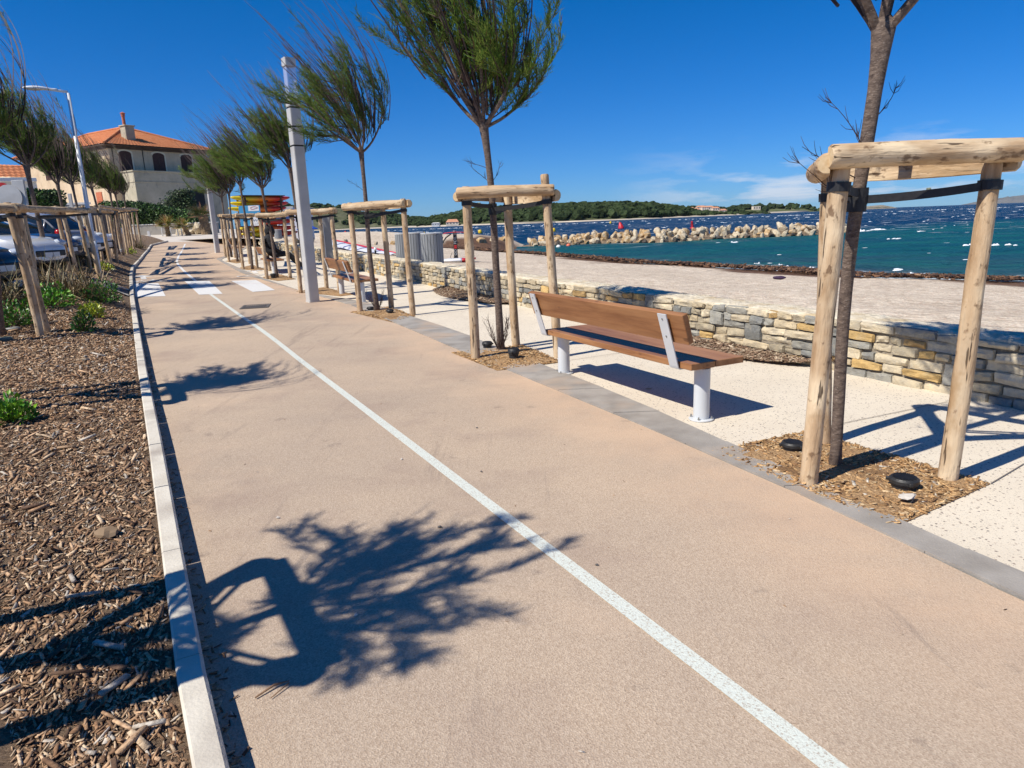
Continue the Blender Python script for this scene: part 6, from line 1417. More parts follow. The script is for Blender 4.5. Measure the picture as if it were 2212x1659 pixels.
def car(loc, rz, m, label, L=4.2, Wd=1.78, Hc=1.48, hood=.95, belt=.92, style='hatch'):
    """front bumper at local +X; origin at the middle of the car on the ground"""
    t = thing('parked_car', label, 'car', loc, rz, 'cars parked along the planting bed'); hl = L/2
    # body stations: x, half width, z low, z shoulder, z top
    S = [(-hl,.62,.42,.62,.78),(-hl+.06,.76,.32,.70,.93),(-hl+.35,.86,.26,.78,belt+.02),(-hl+1.0,.89,.24,.82,belt+.01),(-.3,.89,.23,.82,belt),(.55,.89,.23,.80,belt-.01),(hl-1.15,.89,.24,.78,belt-.02),(hl-.75,.87,.26,.76,hood-.08),(hl-.35,.80,.28,.70,hood-.16),(hl-.10,.66,.30,.62,hood-.27),(hl,.50,.36,.56,.62)]
    rows = []
    for x, w, zl, zs, zt in S:
        w *= Wd/1.78; h = []
        half = [(w*.55,zl-.02),(w*.93,zl+.03),(w,lerp(zl,zs,.35)),(w*1.0,lerp(zl,zs,.75)),(w*.975,zs+.03),(w*.90,lerp(zs,zt,.8)),(w*.72,zt),(w*.3,zt+.022)]
        rows.append([Vector((x, y_, z)) for y_, z in half]+[Vector((x, -y_, z)) for y_, z in reversed(half)])
    # subdivide along for smoothness
    def sub_rows(R, k=3):
        out = []
        for i in range(len(R)-1):
            p0, p1, p2, p3 = R[max(0,i-1)], R[i], R[i+1], R[min(len(R)-1,i+2)]
            for q in range(k):
                u = q/k; out.append([.5*((2*b_)+(c_-a_)*u+(2*a_-5*b_+4*c_-d_)*u*u+(3*b_-a_-3*c_+d_)*u**3) for a_, b_, c_, d_ in zip(p0, p1, p2, p3)])
        return out+[R[-1]]
    mb = MB(); mb.loft(sub_rows(rows)); mb.build('body', m, t, angle=40)
    rf = Hc; back = -hl+(.18 if style != 'saloon' else .55)
    # greenhouse: glass loft with painted roof and pillars on top
    gx = [(back, .70, belt, belt+.02), (back+.30, .66, belt, rf-.16), (back+.62, .62, belt, rf-.03), (-.35,.62,belt,rf), (.15,.61,belt,rf-.015), (hl-1.72,.58,belt,rf-.10), (hl-1.28,.64,belt-.02,belt+.22), (hl-.98,.66,belt-.06,belt-.03)]
    rows = []
    for x, w, z0_, z1_ in gx:
        w *= Wd/1.78; wb = .80*Wd/1.78; rows.append([Vector((x, wb, z0_-.06)), Vector((x, lerp(wb, w, .9), lerp(z0_, z1_, .85))), Vector((x, w*.86, z1_)), Vector((x, w*.4, z1_+.02)), Vector((x, -w*.4, z1_+.02)), Vector((x, -w*.86, z1_)), Vector((x, -lerp(wb, w, .9), lerp(z0_, z1_, .85))), Vector((x, -wb, z0_-.06))])
    mb = MB(); mb.loft(sub_rows(rows)); mb.build('windows', m_gl, t, angle=30)
    sr = sub_rows(rows); mb = MB(); rr_ = [r_ for r_ in sr if back+.45 <= r_[0].x <= hl-1.75]
    mb.loft([[p_+Vector((0, .012 if p_.y > 0 else -.012, .014)) for p_ in r_[1:7]]+[p_-Vector((0,0,.02)) for p_ in reversed(r_[1:7])] for r_ in rr_]); mb.build('roof', m, t, angle=40)
    mb = MB()
    for s in (-1,1):
        k = 1 if s > 0 else 6; ki = 0 if s > 0 else 7
        for x_ in ([back+.25, -.30, .55] if style != 'van' else [back+.25,-.5,.5]):
            r_ = min(sr, key=lambda q: abs(q[0].x-x_)); a_, b_ = r_[ki]+Vector((0,s*.012,.05)), r_[k]+Vector((0,s*.012,0)); mb.tube([a_, b_], .030, 6)
        fr = [q for q in sr if q[0].x >= hl-1.80]; mb.tube([q[k]+Vector((0,s*.006,.01)) for q in fr], .028, 6)
        bk = [q for q in sr if q[0].x <= back+.5]; mb.tube([q[k]+Vector((0,s*.006,.01)) for q in bk], .03, 6)
    mb.build('pillars', m, t, True)
    for s in (-1,1):
        for x_ in (-hl+.78, hl-.82):
            M = MB(); M.lathe([(.20,-.10),(.29,-.10),(.32,-.07),(.32,.07),(.29,.10),(.20,.10)], 22); R_ = Matrix.Rotation(PI/2, 3, 'X'); mb = MB(); c = Vector((x_, s*(Wd/2-.10), .32)); mb.add([R_@Vector(v_)+c for v_ in M.v], M.f); wh = mb.build('wheel', m_tyre, t, angle=40)
            M = MB(); M.lathe([(.20,-.06),(.205,.085),(.17,.09),(.06,.075),(.05,.095),(.001,.096)], 18); mb = MB(); mb.add([R_@Vector((v_[0], v_[1], -s*v_[2]))+c for v_ in M.v], M.f); mb.build('rim', m_rim, wh, angle=40)
            mb = MB(); mb.tube([c+Vector((.385*math.cos(a), s*.03, .385*math.sin(a))) for a in [PI*q/10 for q in range(11)]], .05, 6); mb.build('wheel_arch', m_plast, t, True)
        mb = MB(); y_ = s*.60*Wd/1.78; R_ = Rz(-s*.5); mb.blob((hl-.20, y_, hood-.26), .17, seed=1, amp=.02, sub=2, sq=(1.1,.95,.55), R=R_); mb.build('headlight', m_hl, t, True)
        mb = MB(); mb.blob((-hl+.12, s*.72*Wd/1.78, .86), .13, seed=1, amp=.02, sub=2, sq=(.8,.55,1.3)); mb.build('tail_light', m_tl, t, True)
        mb = MB(); mb.blob((.62, s*(Wd/2+.05), belt+.06), .11, seed=2, amp=.02, sub=2, sq=(.7,.9,.7)); mb.build('mirror', m, t, True)
    mb = MB(); mb.box((hl-.015,0,.50), (.08,1.0,.14), bev=.02); mb.box((hl-.06,0,.33), (.10,1.35,.12), bev=.03); mb.build('grille', m_plast, t); mb = MB(); mb.box((-hl+.04,0,.36), (.12,1.4,.16), bev=.03); mb.build('rear_bumper', m_plast, t)
    MB().box((hl+.035,0,.47), (.012,.50,.11)).build('number_plate', m_plate, t); MB().box((-hl-.01,0,.74), (.012,.50,.11)).build('number_plate', m_plate, t)
    return t
pw = paint('white_car_paint', (.66,.68,.70)); pb = paint('dark_blue_car_paint', (.012,.022,.06)); pg = paint('silver_grey_car_paint', (.30,.30,.32)); pk = paint('black_car_paint', (.012,.012,.014)); pw2 = paint('pearl_white_car_paint', (.60,.62,.66))
NEAR = math.atan2(-(KERB[3][1]-KERB[1][1]), KERB[3][0]-KERB[1][0])  # unused guide
ang = math.radians(-4)
def carat(px, dist_left, m, label, da=0, rev=False, **kw):
    p = GB(*px); # front bumper centre pixel on the ground
    L = kw.get('L', 4.2); a = ang+da; d = Vector((math.cos(a), math.sin(a))); c = Vector((p.x, p.y))-d*(L/2)
    z = Zb(c.x+d.x*L*.3, c.y+d.y*L*.3); return car((c.x, c.y, z), a+(PI if rev else 0), m, label, **kw)
carat((120,600), 0, pw, 'white car with blue-tinted headlight at the left edge, nearest of the parked row', hood=1.0, belt=.98, Hc=1.5)
carat((160,583), 0, pb, 'dark blue car parked second, behind the leaning log stakes', hood=1.0, belt=.96, Hc=1.46)
carat((180,574), 0, pg, 'silver-grey estate car backed in with a red tail light showing', rev=True, hood=1., belt=.98, Hc=1.5)
carat((212,571), 0, pw2, 'white car with rounded headlight right behind the street lamp post', hood=1.08, belt=1.05, Hc=1.6)
carat((238,563), 0, pw, 'last white car of the row, beside the thin far tree frames', hood=1.02, belt=1.0, Hc=1.52)
carat((20,640), 0, pk, 'black car cut by the left edge of the photo behind the nearest frame', hood=1., belt=.96)
# wheel stops
m_stop = mat('white_concrete_block', (.58,.57,.54), (.66,.65,.6), 6, rough=.85)
for px, lab in (((30,622),'white concrete wheel stop at the left edge behind the nearest log frame'),((40,585),'white concrete wheel stop under the nearest white car'),((205,566),'white concrete wheel stop under the car behind the street lamp'),((262,545),'white concrete wheel stop beyond the last car')):
    p = GB(*px); t = tag(MB().box((0,0,.07), (.16,.62,.15), bev=.02).build('wheel_stop', m_stop), lab, 'wheel stop', 'wheel stops in the car park'); t.location = p; t.rotation_euler = (0,0,.25)
# ------------------------------------------------------------ the old house
C0 = at(232,312,76).to_2d(); f_ = Vector((.55,.835)).normalized(); l_ = Vector((-f_.y, f_.x)); nf = -l_   # nf points out of the front
z_gr = 2.0
t = thing('villa', 'old two storey villa with orange tiled hip roof and brown shutters behind the hedge', 'house', (C0.x, C0.y, z_gr), math.atan2(f_.y, f_.x))
# local axes: +X along the front (away to the right), +Y back-left
m_pl, nt, b = newmat('weathered_render'); v = coords(nt); b.inputs['Roughness'].default_value = .95
g = mixc(nt, ramp(nt, noi(nt, v, .7, 6, .65), .35, .65), (.56,.42,.27), (.68,.54,.37)); g = mixc(nt, ramp(nt, noi(nt, coords(nt, (1,1,.25)), 1.6, 6, .7), .55, .75), g, (.40,.30,.2)); nt.links.new(g, b.inputs['Base Color']); bump(nt, b, noi(nt, v, 6, 5), .03)
m_gr, nt, b = newmat('grey_cement_render'); v = coords(nt); b.inputs['Roughness'].default_value = .95
g = mixc(nt, ramp(nt, noi(nt, v, .6, 6, .65), .35, .65), (.38,.34,.24), (.52,.46,.34)); g = mixc(nt, ramp(nt, noi(nt, v, 1.4, 6, .7), .56, .72), g, (.24,.23,.20)); nt.links.new(g, b.inputs['Base Color']); bump(nt, b, noi(nt, v, 6, 5), .03)
m_tile, nt, b = newmat('orange_roof_tiles'); tc = N(nt, 'ShaderNodeTexCoord'); b.inputs['Roughness'].default_value = .85; v = coords(nt)
g = mixc(nt, ramp(nt, noi(nt, v, 2.5, 6, .7), .35, .65), (.52,.17,.06), (.66,.28,.12)); nt.links.new(g, b.inputs['Base Color'])
m_sh = mat('brown_shutters', (.055,.02,.014), (.085,.035,.022), 3, rough=.7, stretch=(1,1,6)); m_trim = mat('cream_window_trim', (.74,.64,.46), (.80,.70,.52), 4, rough=.9); m_brown = mat('dark_eaves_boards', (.07,.045,.032), (.11,.07,.05), 2, rough=.9); m_door = mat('orange_wood_door', (.46,.12,.05), (.55,.17,.08), 5, rough=.7); m_iron = mat('black_iron', (.015,.015,.015), rough=.6)
zE = at(232,312,76).z-z_gr     # eaves height above the garden
zT = at(294,371,76).z-z_gr     # terrace top
zR = at(266,268,80.5).z-z_gr  # ridge
WX, WY = 11.2, 19.
MB().box((WX/2, WY/2, zE/2), (WX, WY, zE)).build('wall', m_pl, t)
def plane_tiles(mb, a, b_, c, d, n=26, courses=18):
    """corrugated tile slope a-b (eave) to d-c (ridge)"""
    a, b_, c, d = map(Vector, (a, b_, c, d)); nrm = (b_-a).cross(d-a).normalized(); nrm = -nrm if nrm.z < 0 else nrm; nx_ = n*4; vs = []
    for j in range(courses*2):
        k = j//2; v_ = (k+(j%2)*.98)/courses; lift = .05*(1-(j%2))*1.+.0
        for i in range(nx_+1):
            u = i/nx_; e0 = a.lerp(b_, u); e1 = d.lerp(c, u); vs.append(e0.lerp(e1, v_)+nrm*(lift+.035*(.5+.5*math.cos(2*PI*u*n))))
    mb.add(vs, [(j*(nx_+1)+i, j*(nx_+1)+i+1, (j+1)*(nx_+1)+i+1, (j+1)*(nx_+1)+i) for j in range(courses*2-1) for i in range(nx_)])
ov = .75; e = [(-ov,-ov,zE),(WX+ov,-ov,zE),(WX+ov,WY+ov,zE),(-ov,WY+ov,zE)]; r0_, r1_ = (WX*.46, WY*.46, zR), (WX*.54, WY*.54, zR)
apex = (WX*.46, WX*.5, zR); apex2 = (WX*.46, WY-WX*.5, zR)
mb = MB(); plane_tiles(mb, e[0], e[1], apex, apex, 34, 16); plane_tiles(mb, e[3], e[0], apex, apex2, 34, 16); plane_tiles(mb, e[1], e[2], apex2, apex, 34, 16); plane_tiles(mb, e[2], e[3], apex2, apex2, 34, 16)
roof = mb.build('roof', m_tile, t, recalc=False)
mb = MB(); mb.box((WX/2, WY/2, zE-.06), (WX+2*ov-.06, WY+2*ov-.06, .10)); mb.box((WX/2, WY/2, zE-.24), (WX+.5, WY+.5, .26)); mb.build('eaves', m_brown, t)
mb = MB()
for a_, b_ in ((e[0], apex), (e[1], apex), (apex, apex2), (e[3], apex2)): mb.tube([Vector(a_)+Vector((0,0,.1)), Vector(b_)+Vector((0,0,.1))], .11, 8)
mb.build('ridge_tiles', m_tile, roof)
mb = MB(); cx_, cy_ = 3.2, 1.5; cz = zE+(zR-zE)*.30; mb.box((cx_, cy_, cz+.05), (1.0,1.0,2.7), bev=.03); mb.box((cx_, cy_, cz+1.45), (1.2,1.2,.12), bev=.02); ch = mb.build('chimney', m_gr, roof); MB().lathe([(.16,0),(.16,.9),(.2,.92),(.2,1.15),(.26,1.17),(.26,1.24),(.02,1.36)], 12, o=(cx_-.25, cy_, cz+1.5)).build('chimney_pot', m_door, ch, angle=40)
def arch_win(x, z0, w, h, m, parent=t, y=-.02, axis='x', trim=True, name='window'):
    def P3(u, zz, d): return Vector((u, y-d, zz)) if axis == 'x' else Vector((y-d, u, zz))
    n = 10; out = [(x-w/2, z0), (x+w/2, z0)]+[(x+w/2*math.cos(a), z0+h-w*.22+w*.22*math.sin(a)) for a in [PI*q/n for q in range(n+1)]]
    wn = None; mb = MB(); mb.loft([[P3(u, zz, .03) for u, zz in out], [P3(u, zz, -.08) for u, zz in out]]); wn = mb.build(name, m, parent)
    if trim:
        mb = MB(); o2 = [(x+(u-x)*1.22, z0+(zz-z0)*1.07) for u, zz in out[1:]]; o1 = out[1:]; 
        for k in range(len(o1)-1): mb.loft([[P3(*o1[k], .05), P3(*o2[k], .05), P3(*o2[k], -.02), P3(*o1[k], -.02)], [P3(*o1[k+1], .05), P3(*o2[k+1], .05), P3(*o2[k+1], -.02), P3(*o1[k+1], -.02)]])
        mb.build('surround', m_trim, wn); 
        mb = MB(); mb.box(P3(x, z0+h*.45, .045), (.06,.03,h*.85) if axis == 'x' else (.02,.03,h*.85)); mb.build('meeting_bar', m_brown, wn)
for x in (1.65, 5.35, 8.65): arch_win(x, zT+.02, 1.35, zE-zT-.55, m_sh)
for y_ in (3.0, 6.5, 9.8, 13.5): arch_win(y_, zT+.1, 1.2, zE-zT-.7, m_sh, axis='y')
# terrace block
tx0, tx1, td = .7, WX+.2, 2.8
MB().box(((tx0+tx1)/2, -td/2-.001, zT/2), (tx1-tx0, td, zT)).build('terrace_block', m_gr, t)
mb = MB(); mb.box(((tx0+tx1)/2, -td/2, zT+.05), (tx1-tx0+.2, td+.2, .12)); mb.box(((tx0+tx1)/2, -td-.02, zT-1.05), (tx1-tx0+.08, .06, .06)); mb.box((tx0-.02, -td/2, zT-1.05), (.06, td+.08, .06)); mb.build('terrace_cornice', m_gr, t)
arch_win(7.5, .9, 1.9, zT-2.7, m_iron, y=-td-.02, trim=False)
mb = MB()
for k in range(9): mb.tube([Vector((6.65+k*.21, -td-.14, .9)), Vector((6.65+k*.21, -td-.14, zT-1.85+.15*math.sin(PI*k/8)))], .018, 5)
mb.tube([Vector((6.6,-td-.14,2.0)), Vector((8.4,-td-.14,2.0))], .02, 5); mb.build('window_grille', m_iron, t)
mb = MB(); mb.box((-.02, 3.2, 2.3+.9), (.1,1.15,2.3)); dr = mb.build('door', m_door, t); MB().blob((-.09,2.8,3.1), .05, sub=1).build('handle', m_iron, dr)
mb = MB(); mb.tube([Vector((.35,-.06,zT)), Vector((.35,-.06,zE-.3))], .04, 6); mb.tube([Vector((3.6,-.06,zT)), Vector((3.6,-.06,zE-.3))], .035, 6); mb.build('drainpipe', m_iron, t)
# lower wing of the house to the left
wg = thing('house_wing', 'cream lower wing with orange roof strip left of the villa, behind the trees', 'house', (C0.x+l_.x*19.6-f_.x*1.0, C0.y+l_.y*19.6-f_.y*1.0, z_gr), math.atan2(f_.y, f_.x))
m_cream = mat('cream_render', (.62,.50,.32), (.70,.58,.40), 1.2, rough=.9)
MB().box((4,4,zT*.5+.4), (8,8,zT+.8)).build('wall', m_cream, wg); mb = MB(); plane_tiles(mb, (-.5,-.5,zT+.8), (8.5,-.5,zT+.8), (8.5,4,zT+2.5), (-.5,4,zT+2.5), 20, 9); plane_tiles(mb, (8.5,8.5,zT+.8), (-.5,8.5,zT+.8), (-.5,4,zT+2.5), (8.5,4,zT+2.5), 20, 9); mb.build('roof', m_tile, wg, recalc=False)
mb = MB(); mb.add([Vector((-.02,0,zT+.8)), Vector((-.02,8,zT+.8)), Vector((-.02,4,zT+2.45)), Vector((8.02,0,zT+.8)), Vector((8.02,8,zT+.8)), Vector((8.02,4,zT+2.45))], [(0,1,2),(3,5,4)]); mb.build('gable', m_cream, wg); MB().box((-.06,4,3.0), (.1,1.1,1.3)).build('window', m_sh, wg)
# ------------------------------------------------------------ hedge, garden wall, bollards, palms
m_hedge = mat('hedge_leaves', (1,1,1), (.75,.8,.75), 4, rough=.55, vcol=True)
def leafmass(name, label, cat, boxes, n, ls, cols_, seed, core=(.012,.02,.008)):
    r = random.Random(seed); t = thing(name, label, cat, boxes[0][0], 0); o = Vector(boxes[0][0]); mbs = MB(); mb = MB(); mb.c = []; vol = [b_[1][0]*b_[1][1]*b_[1][2] for b_ in boxes]
    for (c, s, rz) in boxes:
        c = Vector(c)-o; mbs.blob(c, 1., seed=seed, amp=.10, sub=3, sq=(s[0]*.44, s[1]*.44, s[2]*.44), R=Rz(rz))
    for k in range(n):
        (c, s, rz) = r.choices(boxes, vol)[0]; c = Vector(c)-o; d = vrand(r); d = Vector((d.x*s[0]/2, d.y*s[1]/2, d.z*s[2]/2)); m_ = (abs(d.x/s[0]*2)**4+abs(d.y/s[1]*2)**4+abs(d.z/s[2]*2)**4)**.25; d = d/m_*r.uniform(.84,1.03)*(1+.14*mn.noise(Vector((d.x, d.y, d.z))*1.1+Vector((seed,0,0))))
        p = c+Rz(rz)@d; e = vrand(r); e.z = e.z*.6+.2; e.normalize(); s_ = e.cross(vrand(r)).normalized(); L_ = ls*r.uniform(.6,1.4); cc_ = r.choice(cols_); k_ = r.uniform(.6,1.4)*(1.+.5*mn.noise(p*.9+Vector((3,seed,0)))); cc_ = tuple(x*k_ for x in cc_)
        mb.add([p, p+e*L_*.5+s_*L_*.3, p+e*L_, p+e*L_*.5-s_*L_*.3], [(0,1,2,3)], 0, cc_)
    mbs.build('branches', mat(name+'_inner', core, rough=1.), t, True); mb.build('leaves', m_hedge, t, recalc=False); return t
def spanboxes(x0, x1, yt, yb, Y, depth, n):
    bs = []
    for i in range(n):
        px = lerp(x0, x1, (i+.5)/n); hz_ = 437.3+(2212-px)*.0378; a = at(px, (yt(px)+yb)/2, Y); w = (at(x1, 470, Y).x-at(x0, 470, Y).x)/n; h = (yb-yt(px))*Y/F; bs.append(((a.x, Y, a.z), (w*1.25, depth, h), 0))
    return bs
HGC = [(.035,.085,.014),(.06,.13,.02),(.10,.19,.035),(.025,.055,.012)]
leafmass('garden_hedge', 'big dark green hedge in front of the villa on the garden wall', 'hedge', spanboxes(228, 300, lambda x: 438-(x-228)*.0, 492, 63, 2.6, 4)+spanboxes(300, 440, lambda x: 437+((x-300)/140)*26, 490, 62, 2.6, 8), 15000, .17, HGC, 71)
leafmass('dark_pine_bush', 'dark shrub standing against the grilled window of the villa', 'bush', [(tuple(at(391,437,68)), (2.2,2.,2.2), 0), (tuple(at(398,420,68)), (1.6,1.6,1.0), 0), (tuple(at(384,446,68)), (3.2,2.,1.6), 0)], 2600, .16, [(.02,.045,.012),(.04,.08,.018),(.12,.18,.06)], 72)
leafmass('garden_hedge', 'leafy hedge at the far left behind the parked cars, below the modern white house', 'hedge', spanboxes(-10, 55, lambda x: 425, 452, 47, 2., 3)+spanboxes(40, 125, lambda x: 413, 450, 48, 2., 4), 7000, .17, HGC, 73)
m_gw = mat('grey_garden_wall', (.26,.24,.21), (.34,.31,.27), 1.2, rough=.95, bmp=(8,.02)); m_dw = mat('dark_brown_wall', (.10,.08,.07), (.15,.12,.10), .8, rough=.95, bmp=(5,.03)); m_tw = mat('terracotta_wall_band', (.38,.22,.15), (.44,.28,.2), 1, rough=.9)
def wallpiece(x0, x1, yt, yb, Y, m, lab, thick=.4, Y1=None, name='garden_wall', zfix=None):
    a = at(x0, yt, Y); b_ = at(x1, yt if Y1 is None else yt, Y1 or Y); zb = min(at(x0, yb, Y).z, at(x1, yb, Y1 or Y).z)-.4; c = (a+b_)/2; d = b_-a; L_ = Vector((d.x, d.y)).length; h = c.z-zb
    o = thing(name, lab, 'wall', (c.x, c.y, zb), math.atan2(d.y, d.x)); MB().box((0,0,h/2), (L_, thick, h), bev=.02).build('wall', m, o); MB().box((0,0,h+.03), (L_+.06, thick+.1, .07), bev=.015).build('coping', m_stop if m is m_gw else m, o); return o
wallpiece(285, 470, 484, 507, 61, m_gw, 'low grey rendered garden wall under the villa hedge')
wallpiece(100, 232, 447, 496, 52, m_dw, 'long dark wall with a white and red sign left of the villa hedge', Y1=56)
wallpiece(-10, 128, 455, 498, 45, m_tw, 'terracotta coloured wall behind the first parked cars', Y1=47)
# rocks beside the garden wall
for i, px in enumerate([(405,503),(416,502),(428,500),(440,500),(424,495),(396,505),(448,503)]):
    p = at(px[0], px[1]+1, 58); o = link('rock', RK[0][i%5]); o.location = (p.x, p.y, p.z); o.scale = (.7,.5,.45 if i < 4 else .9); o.rotation_euler = (0,0,i*1.3); tag(o, 'pale landscaping rock under the palms by the garden wall', 'rock', 'pale rocks under the palms')
# bollards
m_bol = mat('white_bollard', (.62,.62,.62), (.68,.68,.68), 3, rough=.5)
def boll(px, h, w, lab):
    p = at(px[0], px[1], 56); z0 = P(56)+.13; t = thing('bollard', lab, 'bollard', (p.x, 56, z0), .2, 'white bollards and hoops at the end of the path'); k = 56/F; H2 = h*k; W2 = w*k
    MB().box((0,0,H2/2), (W2,.12,H2), bev=.015).build('post', m_bol, t); MB().box((0,0,H2+.015), (W2*1.05,.13,.03), bev=.006).build('top', m_bol, t)
for px, h, w, lab in [((288,510),20,7,'white wide bollard at the left end of the garden wall'),((322,508),11,5,'small pale bollard in front of the grey garden wall'),((351,506),18,2,'thin white bollard left of the first small palm'),((393,504),18,2,'thin white bollard left of the second small palm'),((401,504),17,2,'thin white bollard touching the second small palm'),((262,505),20,5,'white bollard among the last stakes of the left row')]: boll(px, h, w, lab)
p = at(377,505,56); t = thing('bike_hoop', 'white square hoop stand between the two small palms', 'bike stand', (p.x, 56, P(56)+.13), .15, None)
for s in (-1,1): MB().box((s*.26,0,.40), (.09,.06,.80), bev=.01).build('leg', m_bol, t)
MB().box((0,0,.84), (.61,.062,.08), bev=.01).build('crossbar', m_bol, t)
m_pt = mat('palm_trunk_fibre', (.14,.09,.05), (.34,.24,.14), 6, rough=.95, bmp=(9,.06), stretch=(1,1,2)); 
def palm(px, top, lab, Y, wpx, nf=80, fl=.9, cols_=((.55,.40,.15),(.70,.54,.26),(.22,.26,.05)), lean=0, seed=1, green=.3):
    r = random.Random(seed); b_ = at(px[0], px[1], Y); zt = at(top[0], top[1], Y); z0 = P(Y)+.13; t = thing('small_palm', lab, 'palm', (b_.x, Y, z0), 0, 'palms at the end of the path'); k = Y/F; h = zt.z-z0; dx = zt.x-b_.x; w = wpx*k/2
    mb = MB(); mb.tube([(0,0,-.1),(dx*.3,0,h*.3),(dx*.7,0,h*.7),(dx,0,h)], [w*1.25,w*1.05,w*.95,w*1.1], 12)
    for q in range(70):
        u = r.random(); a = r.uniform(0, 2*PI); c = Vector((dx*u+math.cos(a)*w, math.sin(a)*w, h*u)); mb.add([c+Vector((0,0,-.04)), c+Vector((-math.sin(a)*.05, math.cos(a)*.05, .03)), c+Vector((math.cos(a)*.08, math.sin(a)*.08, .1)), c+Vector((math.sin(a)*.05, -math.cos(a)*.05, .03))], [(0,1,2),(0,2,3)])
    mb.build('trunk', m_pt, t, recalc=False); mb = MB(); mb.c = []
    for i in range(nf):
        d = vrand(r); d.z = abs(d.z)*.9-.15; d = (d+Vector((-.35,.0,.1))).normalized(); L_ = fl*r.uniform(.6,1.1); c = Vector((dx,0,h)); q = c.copy(); pts = [q.copy()]; dd = d.copy()
        for s in range(5): dd = (dd+Vector((-.06,0,-.10))).normalized(); q = q+dd*L_/5; pts.append(q.copy())
        side = dd.cross(Vector((0,0,1))); side = side.normalized() if side.length > .1 else Vector((1,0,0)); col = cols_[2] if r.random() < green else r.choice(cols_[:2])
        for f2 in range(-4, 5): # fan of leaflets
            sp = (d*.6+side*f2*.13+Vector((0,0,-abs(f2)*.03))).normalized(); st = pts[2]; e1 = st+(pts[5]-pts[2]).length*sp*1.05+Vector((-.06,0,-.05)); wv = sp.cross(Vector((.2,.3,1))).normalized()*.022; mb.add([st-wv, st+wv, e1+wv*.2, e1-wv*.2], [(0,1,2,3)], 0, tuple(x*r.uniform(.7,1.25) for x in col))
        mb.add([pts[0]-side*.008, pts[0]+side*.008, pts[2]+side*.008, pts[2]-side*.008], [(0,1,2,3)], 0, col)
    mb.build('fronds', m_blade, t, recalc=False); return t
palm((364,510),(360,487), 'short palm with straw coloured fronds, left of the pair', 55, 8, seed=81)
palm((408,511),(398,490), 'short leaning palm with dry orange fronds, right of the pair', 55, 9, seed=82)
palm((448,510),(438,466), 'taller palm with a thick dark trunk beside the far square lamp', 57.0, 18, 70, 1.25, ((.45,.27,.15),(.55,.36,.2),(.10,.15,.04)), seed=83, green=.55)
# ------------------------------------------------------------ modern house and signs at far left
Yh = 58; MB_ = at(86,440,58).to_2d(); MH = MB_-Vector((.81,.58))*9; t = thing('modern_house', 'white flat roofed modern house at the left edge behind the trees', 'house', (MH.x, MH.y, P(Yh)+.2), .62); zb = P(Yh)+.2; m_mw = mat('white_house_render', (.66,.66,.66), (.72,.72,.71), 1, rough=.8)
xe = 9.; z1 = at(40,395,Yh).z-zb; z2 = at(40,372,Yh).z-zb; z3 = at(30,352,Yh).z-zb
MB().box((xe/2,3,z1/2), (xe,6,z1)).build('wall', m_mw, t); MB().box((xe/2-.2,2.6,z1+.13), (xe+.4,7.4,.28), bev=.02).build('white_fascia', m_mw, t)
mb = MB(); plane_tiles(mb, (0,-1,z1+.27), (xe-.6,-1,z1+.27), (xe-.6,3,z1+1.5), (0,3,z1+1.5), 22, 8); mb.build('tiled_roof', m_tile, t, recalc=False)
MB().box((xe*.42,3.5,(z1+z3)/2), (xe*.5,3,z3-z1)).build('upper_storey', m_mw, t); MB().box((xe*.42,3.2,z3+.08), (xe*.55,4,.18)).build('upper_fascia', m_mw, t)
for q, (a_, w_) in enumerate(((.62,.12),(.88,.07),(.3,.14))): wn = MB().box((xe*a_,-.03,z1-1.5), (xe*w_,.1,1.5), bev=.01).build('window', m_gl, t); MB().box((xe*a_,-.07,z1-.68), (xe*w_+.2,.1,.12)).build('shutter_box', m_mw, wn)
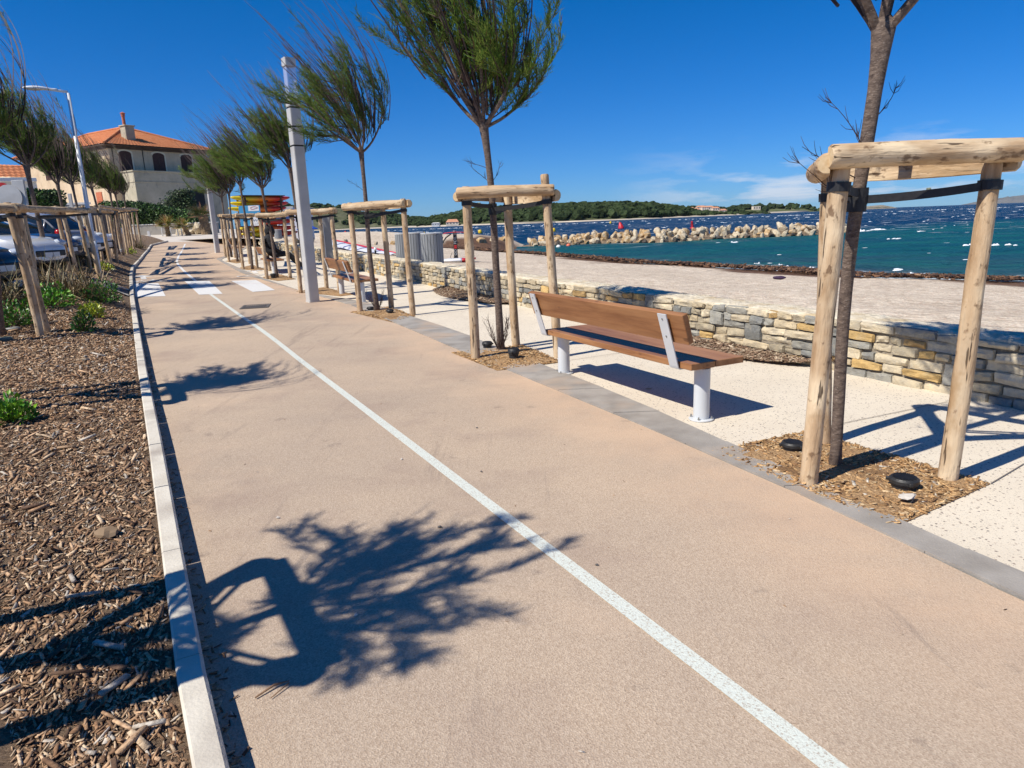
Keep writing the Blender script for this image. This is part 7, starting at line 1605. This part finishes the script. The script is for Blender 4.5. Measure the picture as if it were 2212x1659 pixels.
def signpost(px_top, px_base_x, Y, w, lab, disc=None, nm='road_sign', plate=None):
    a = at(px_top[0], px_top[1], Y); z0 = Zb(a.x, Y); t = thing(nm, lab, 'sign', (a.x, Y, z0), .1); h = a.z-z0; MB().box((0,0,h/2), (w,.1,h), bev=.01).build('post', m_alu, t)
    if disc: M = MB(); M.lathe([(disc,0),(disc,.02)], 20); R_ = Matrix.Rotation(PI/2, 3, 'X'); mb = MB(); mb.add([R_@Vector(v_)+Vector((-.35,-.08,h*.78)) for v_ in M.v], M.f); d_ = mb.build('disc', m_alu, t); mb = MB(); mb.add([R_@Vector((v_[0]*.7, v_[1]*.7, v_[2]))+Vector((-.1-.5,.03,h*.86)) for v_ in M.v], M.f); mb.build('red_sign', mat('sign_red', (.5,.02,.02), rough=.5), t)
    if plate: MB().box((0,-.08,h*plate[1]), (plate[0],.02,.14)).build('white_plate', m_sgw, t); MB().box((0,-.07,h*plate[1]-.10), (plate[0]*.8,.02,.04)).build('red_plate', m_kr, t)
signpost((38,389), 0, 27, .42, 'wide grey totem post behind the first parked cars', disc=.45, nm='grey_totem')
signpost((150,418), 0, 36, .16, 'white road sign post with a small plate against the dark wall', plate=(.9,.62))
t = thing('garage_door', 'grey garage door in the dark wall left of the street lamp', 'garage door', at(161,492,51.2), .1); MB().box((0,0,.55), (2.4,.08,2.1), bev=.01).build('panel', mat('grey_door', (.34,.34,.33), rough=.6), t); mb = MB(); mb.box((0,-.01,1.66), (2.7,.12,.14)); mb.build('frame', m_bol, t)
# ------------------------------------------------------------ the sea air itself
mh_ = bpy.data.materials.new('sea_haze'); mh_.use_nodes = True; nt = mh_.node_tree; nt.nodes.clear(); out = nt.nodes.new('ShaderNodeOutputMaterial'); pv = nt.nodes.new('ShaderNodeVolumePrincipled')
pv.inputs['Color'].default_value = (.72,.86,1.,1); pv.inputs['Density'].default_value = 1.6e-5; pv.inputs['Anisotropy'].default_value = .2; nt.links.new(pv.outputs[0], out.inputs['Volume'])
hz3 = MB().box((0, 9300, 171), (44000, 20000, 350)).build('haze', mh_); hz3['kind'] = 'stuff'
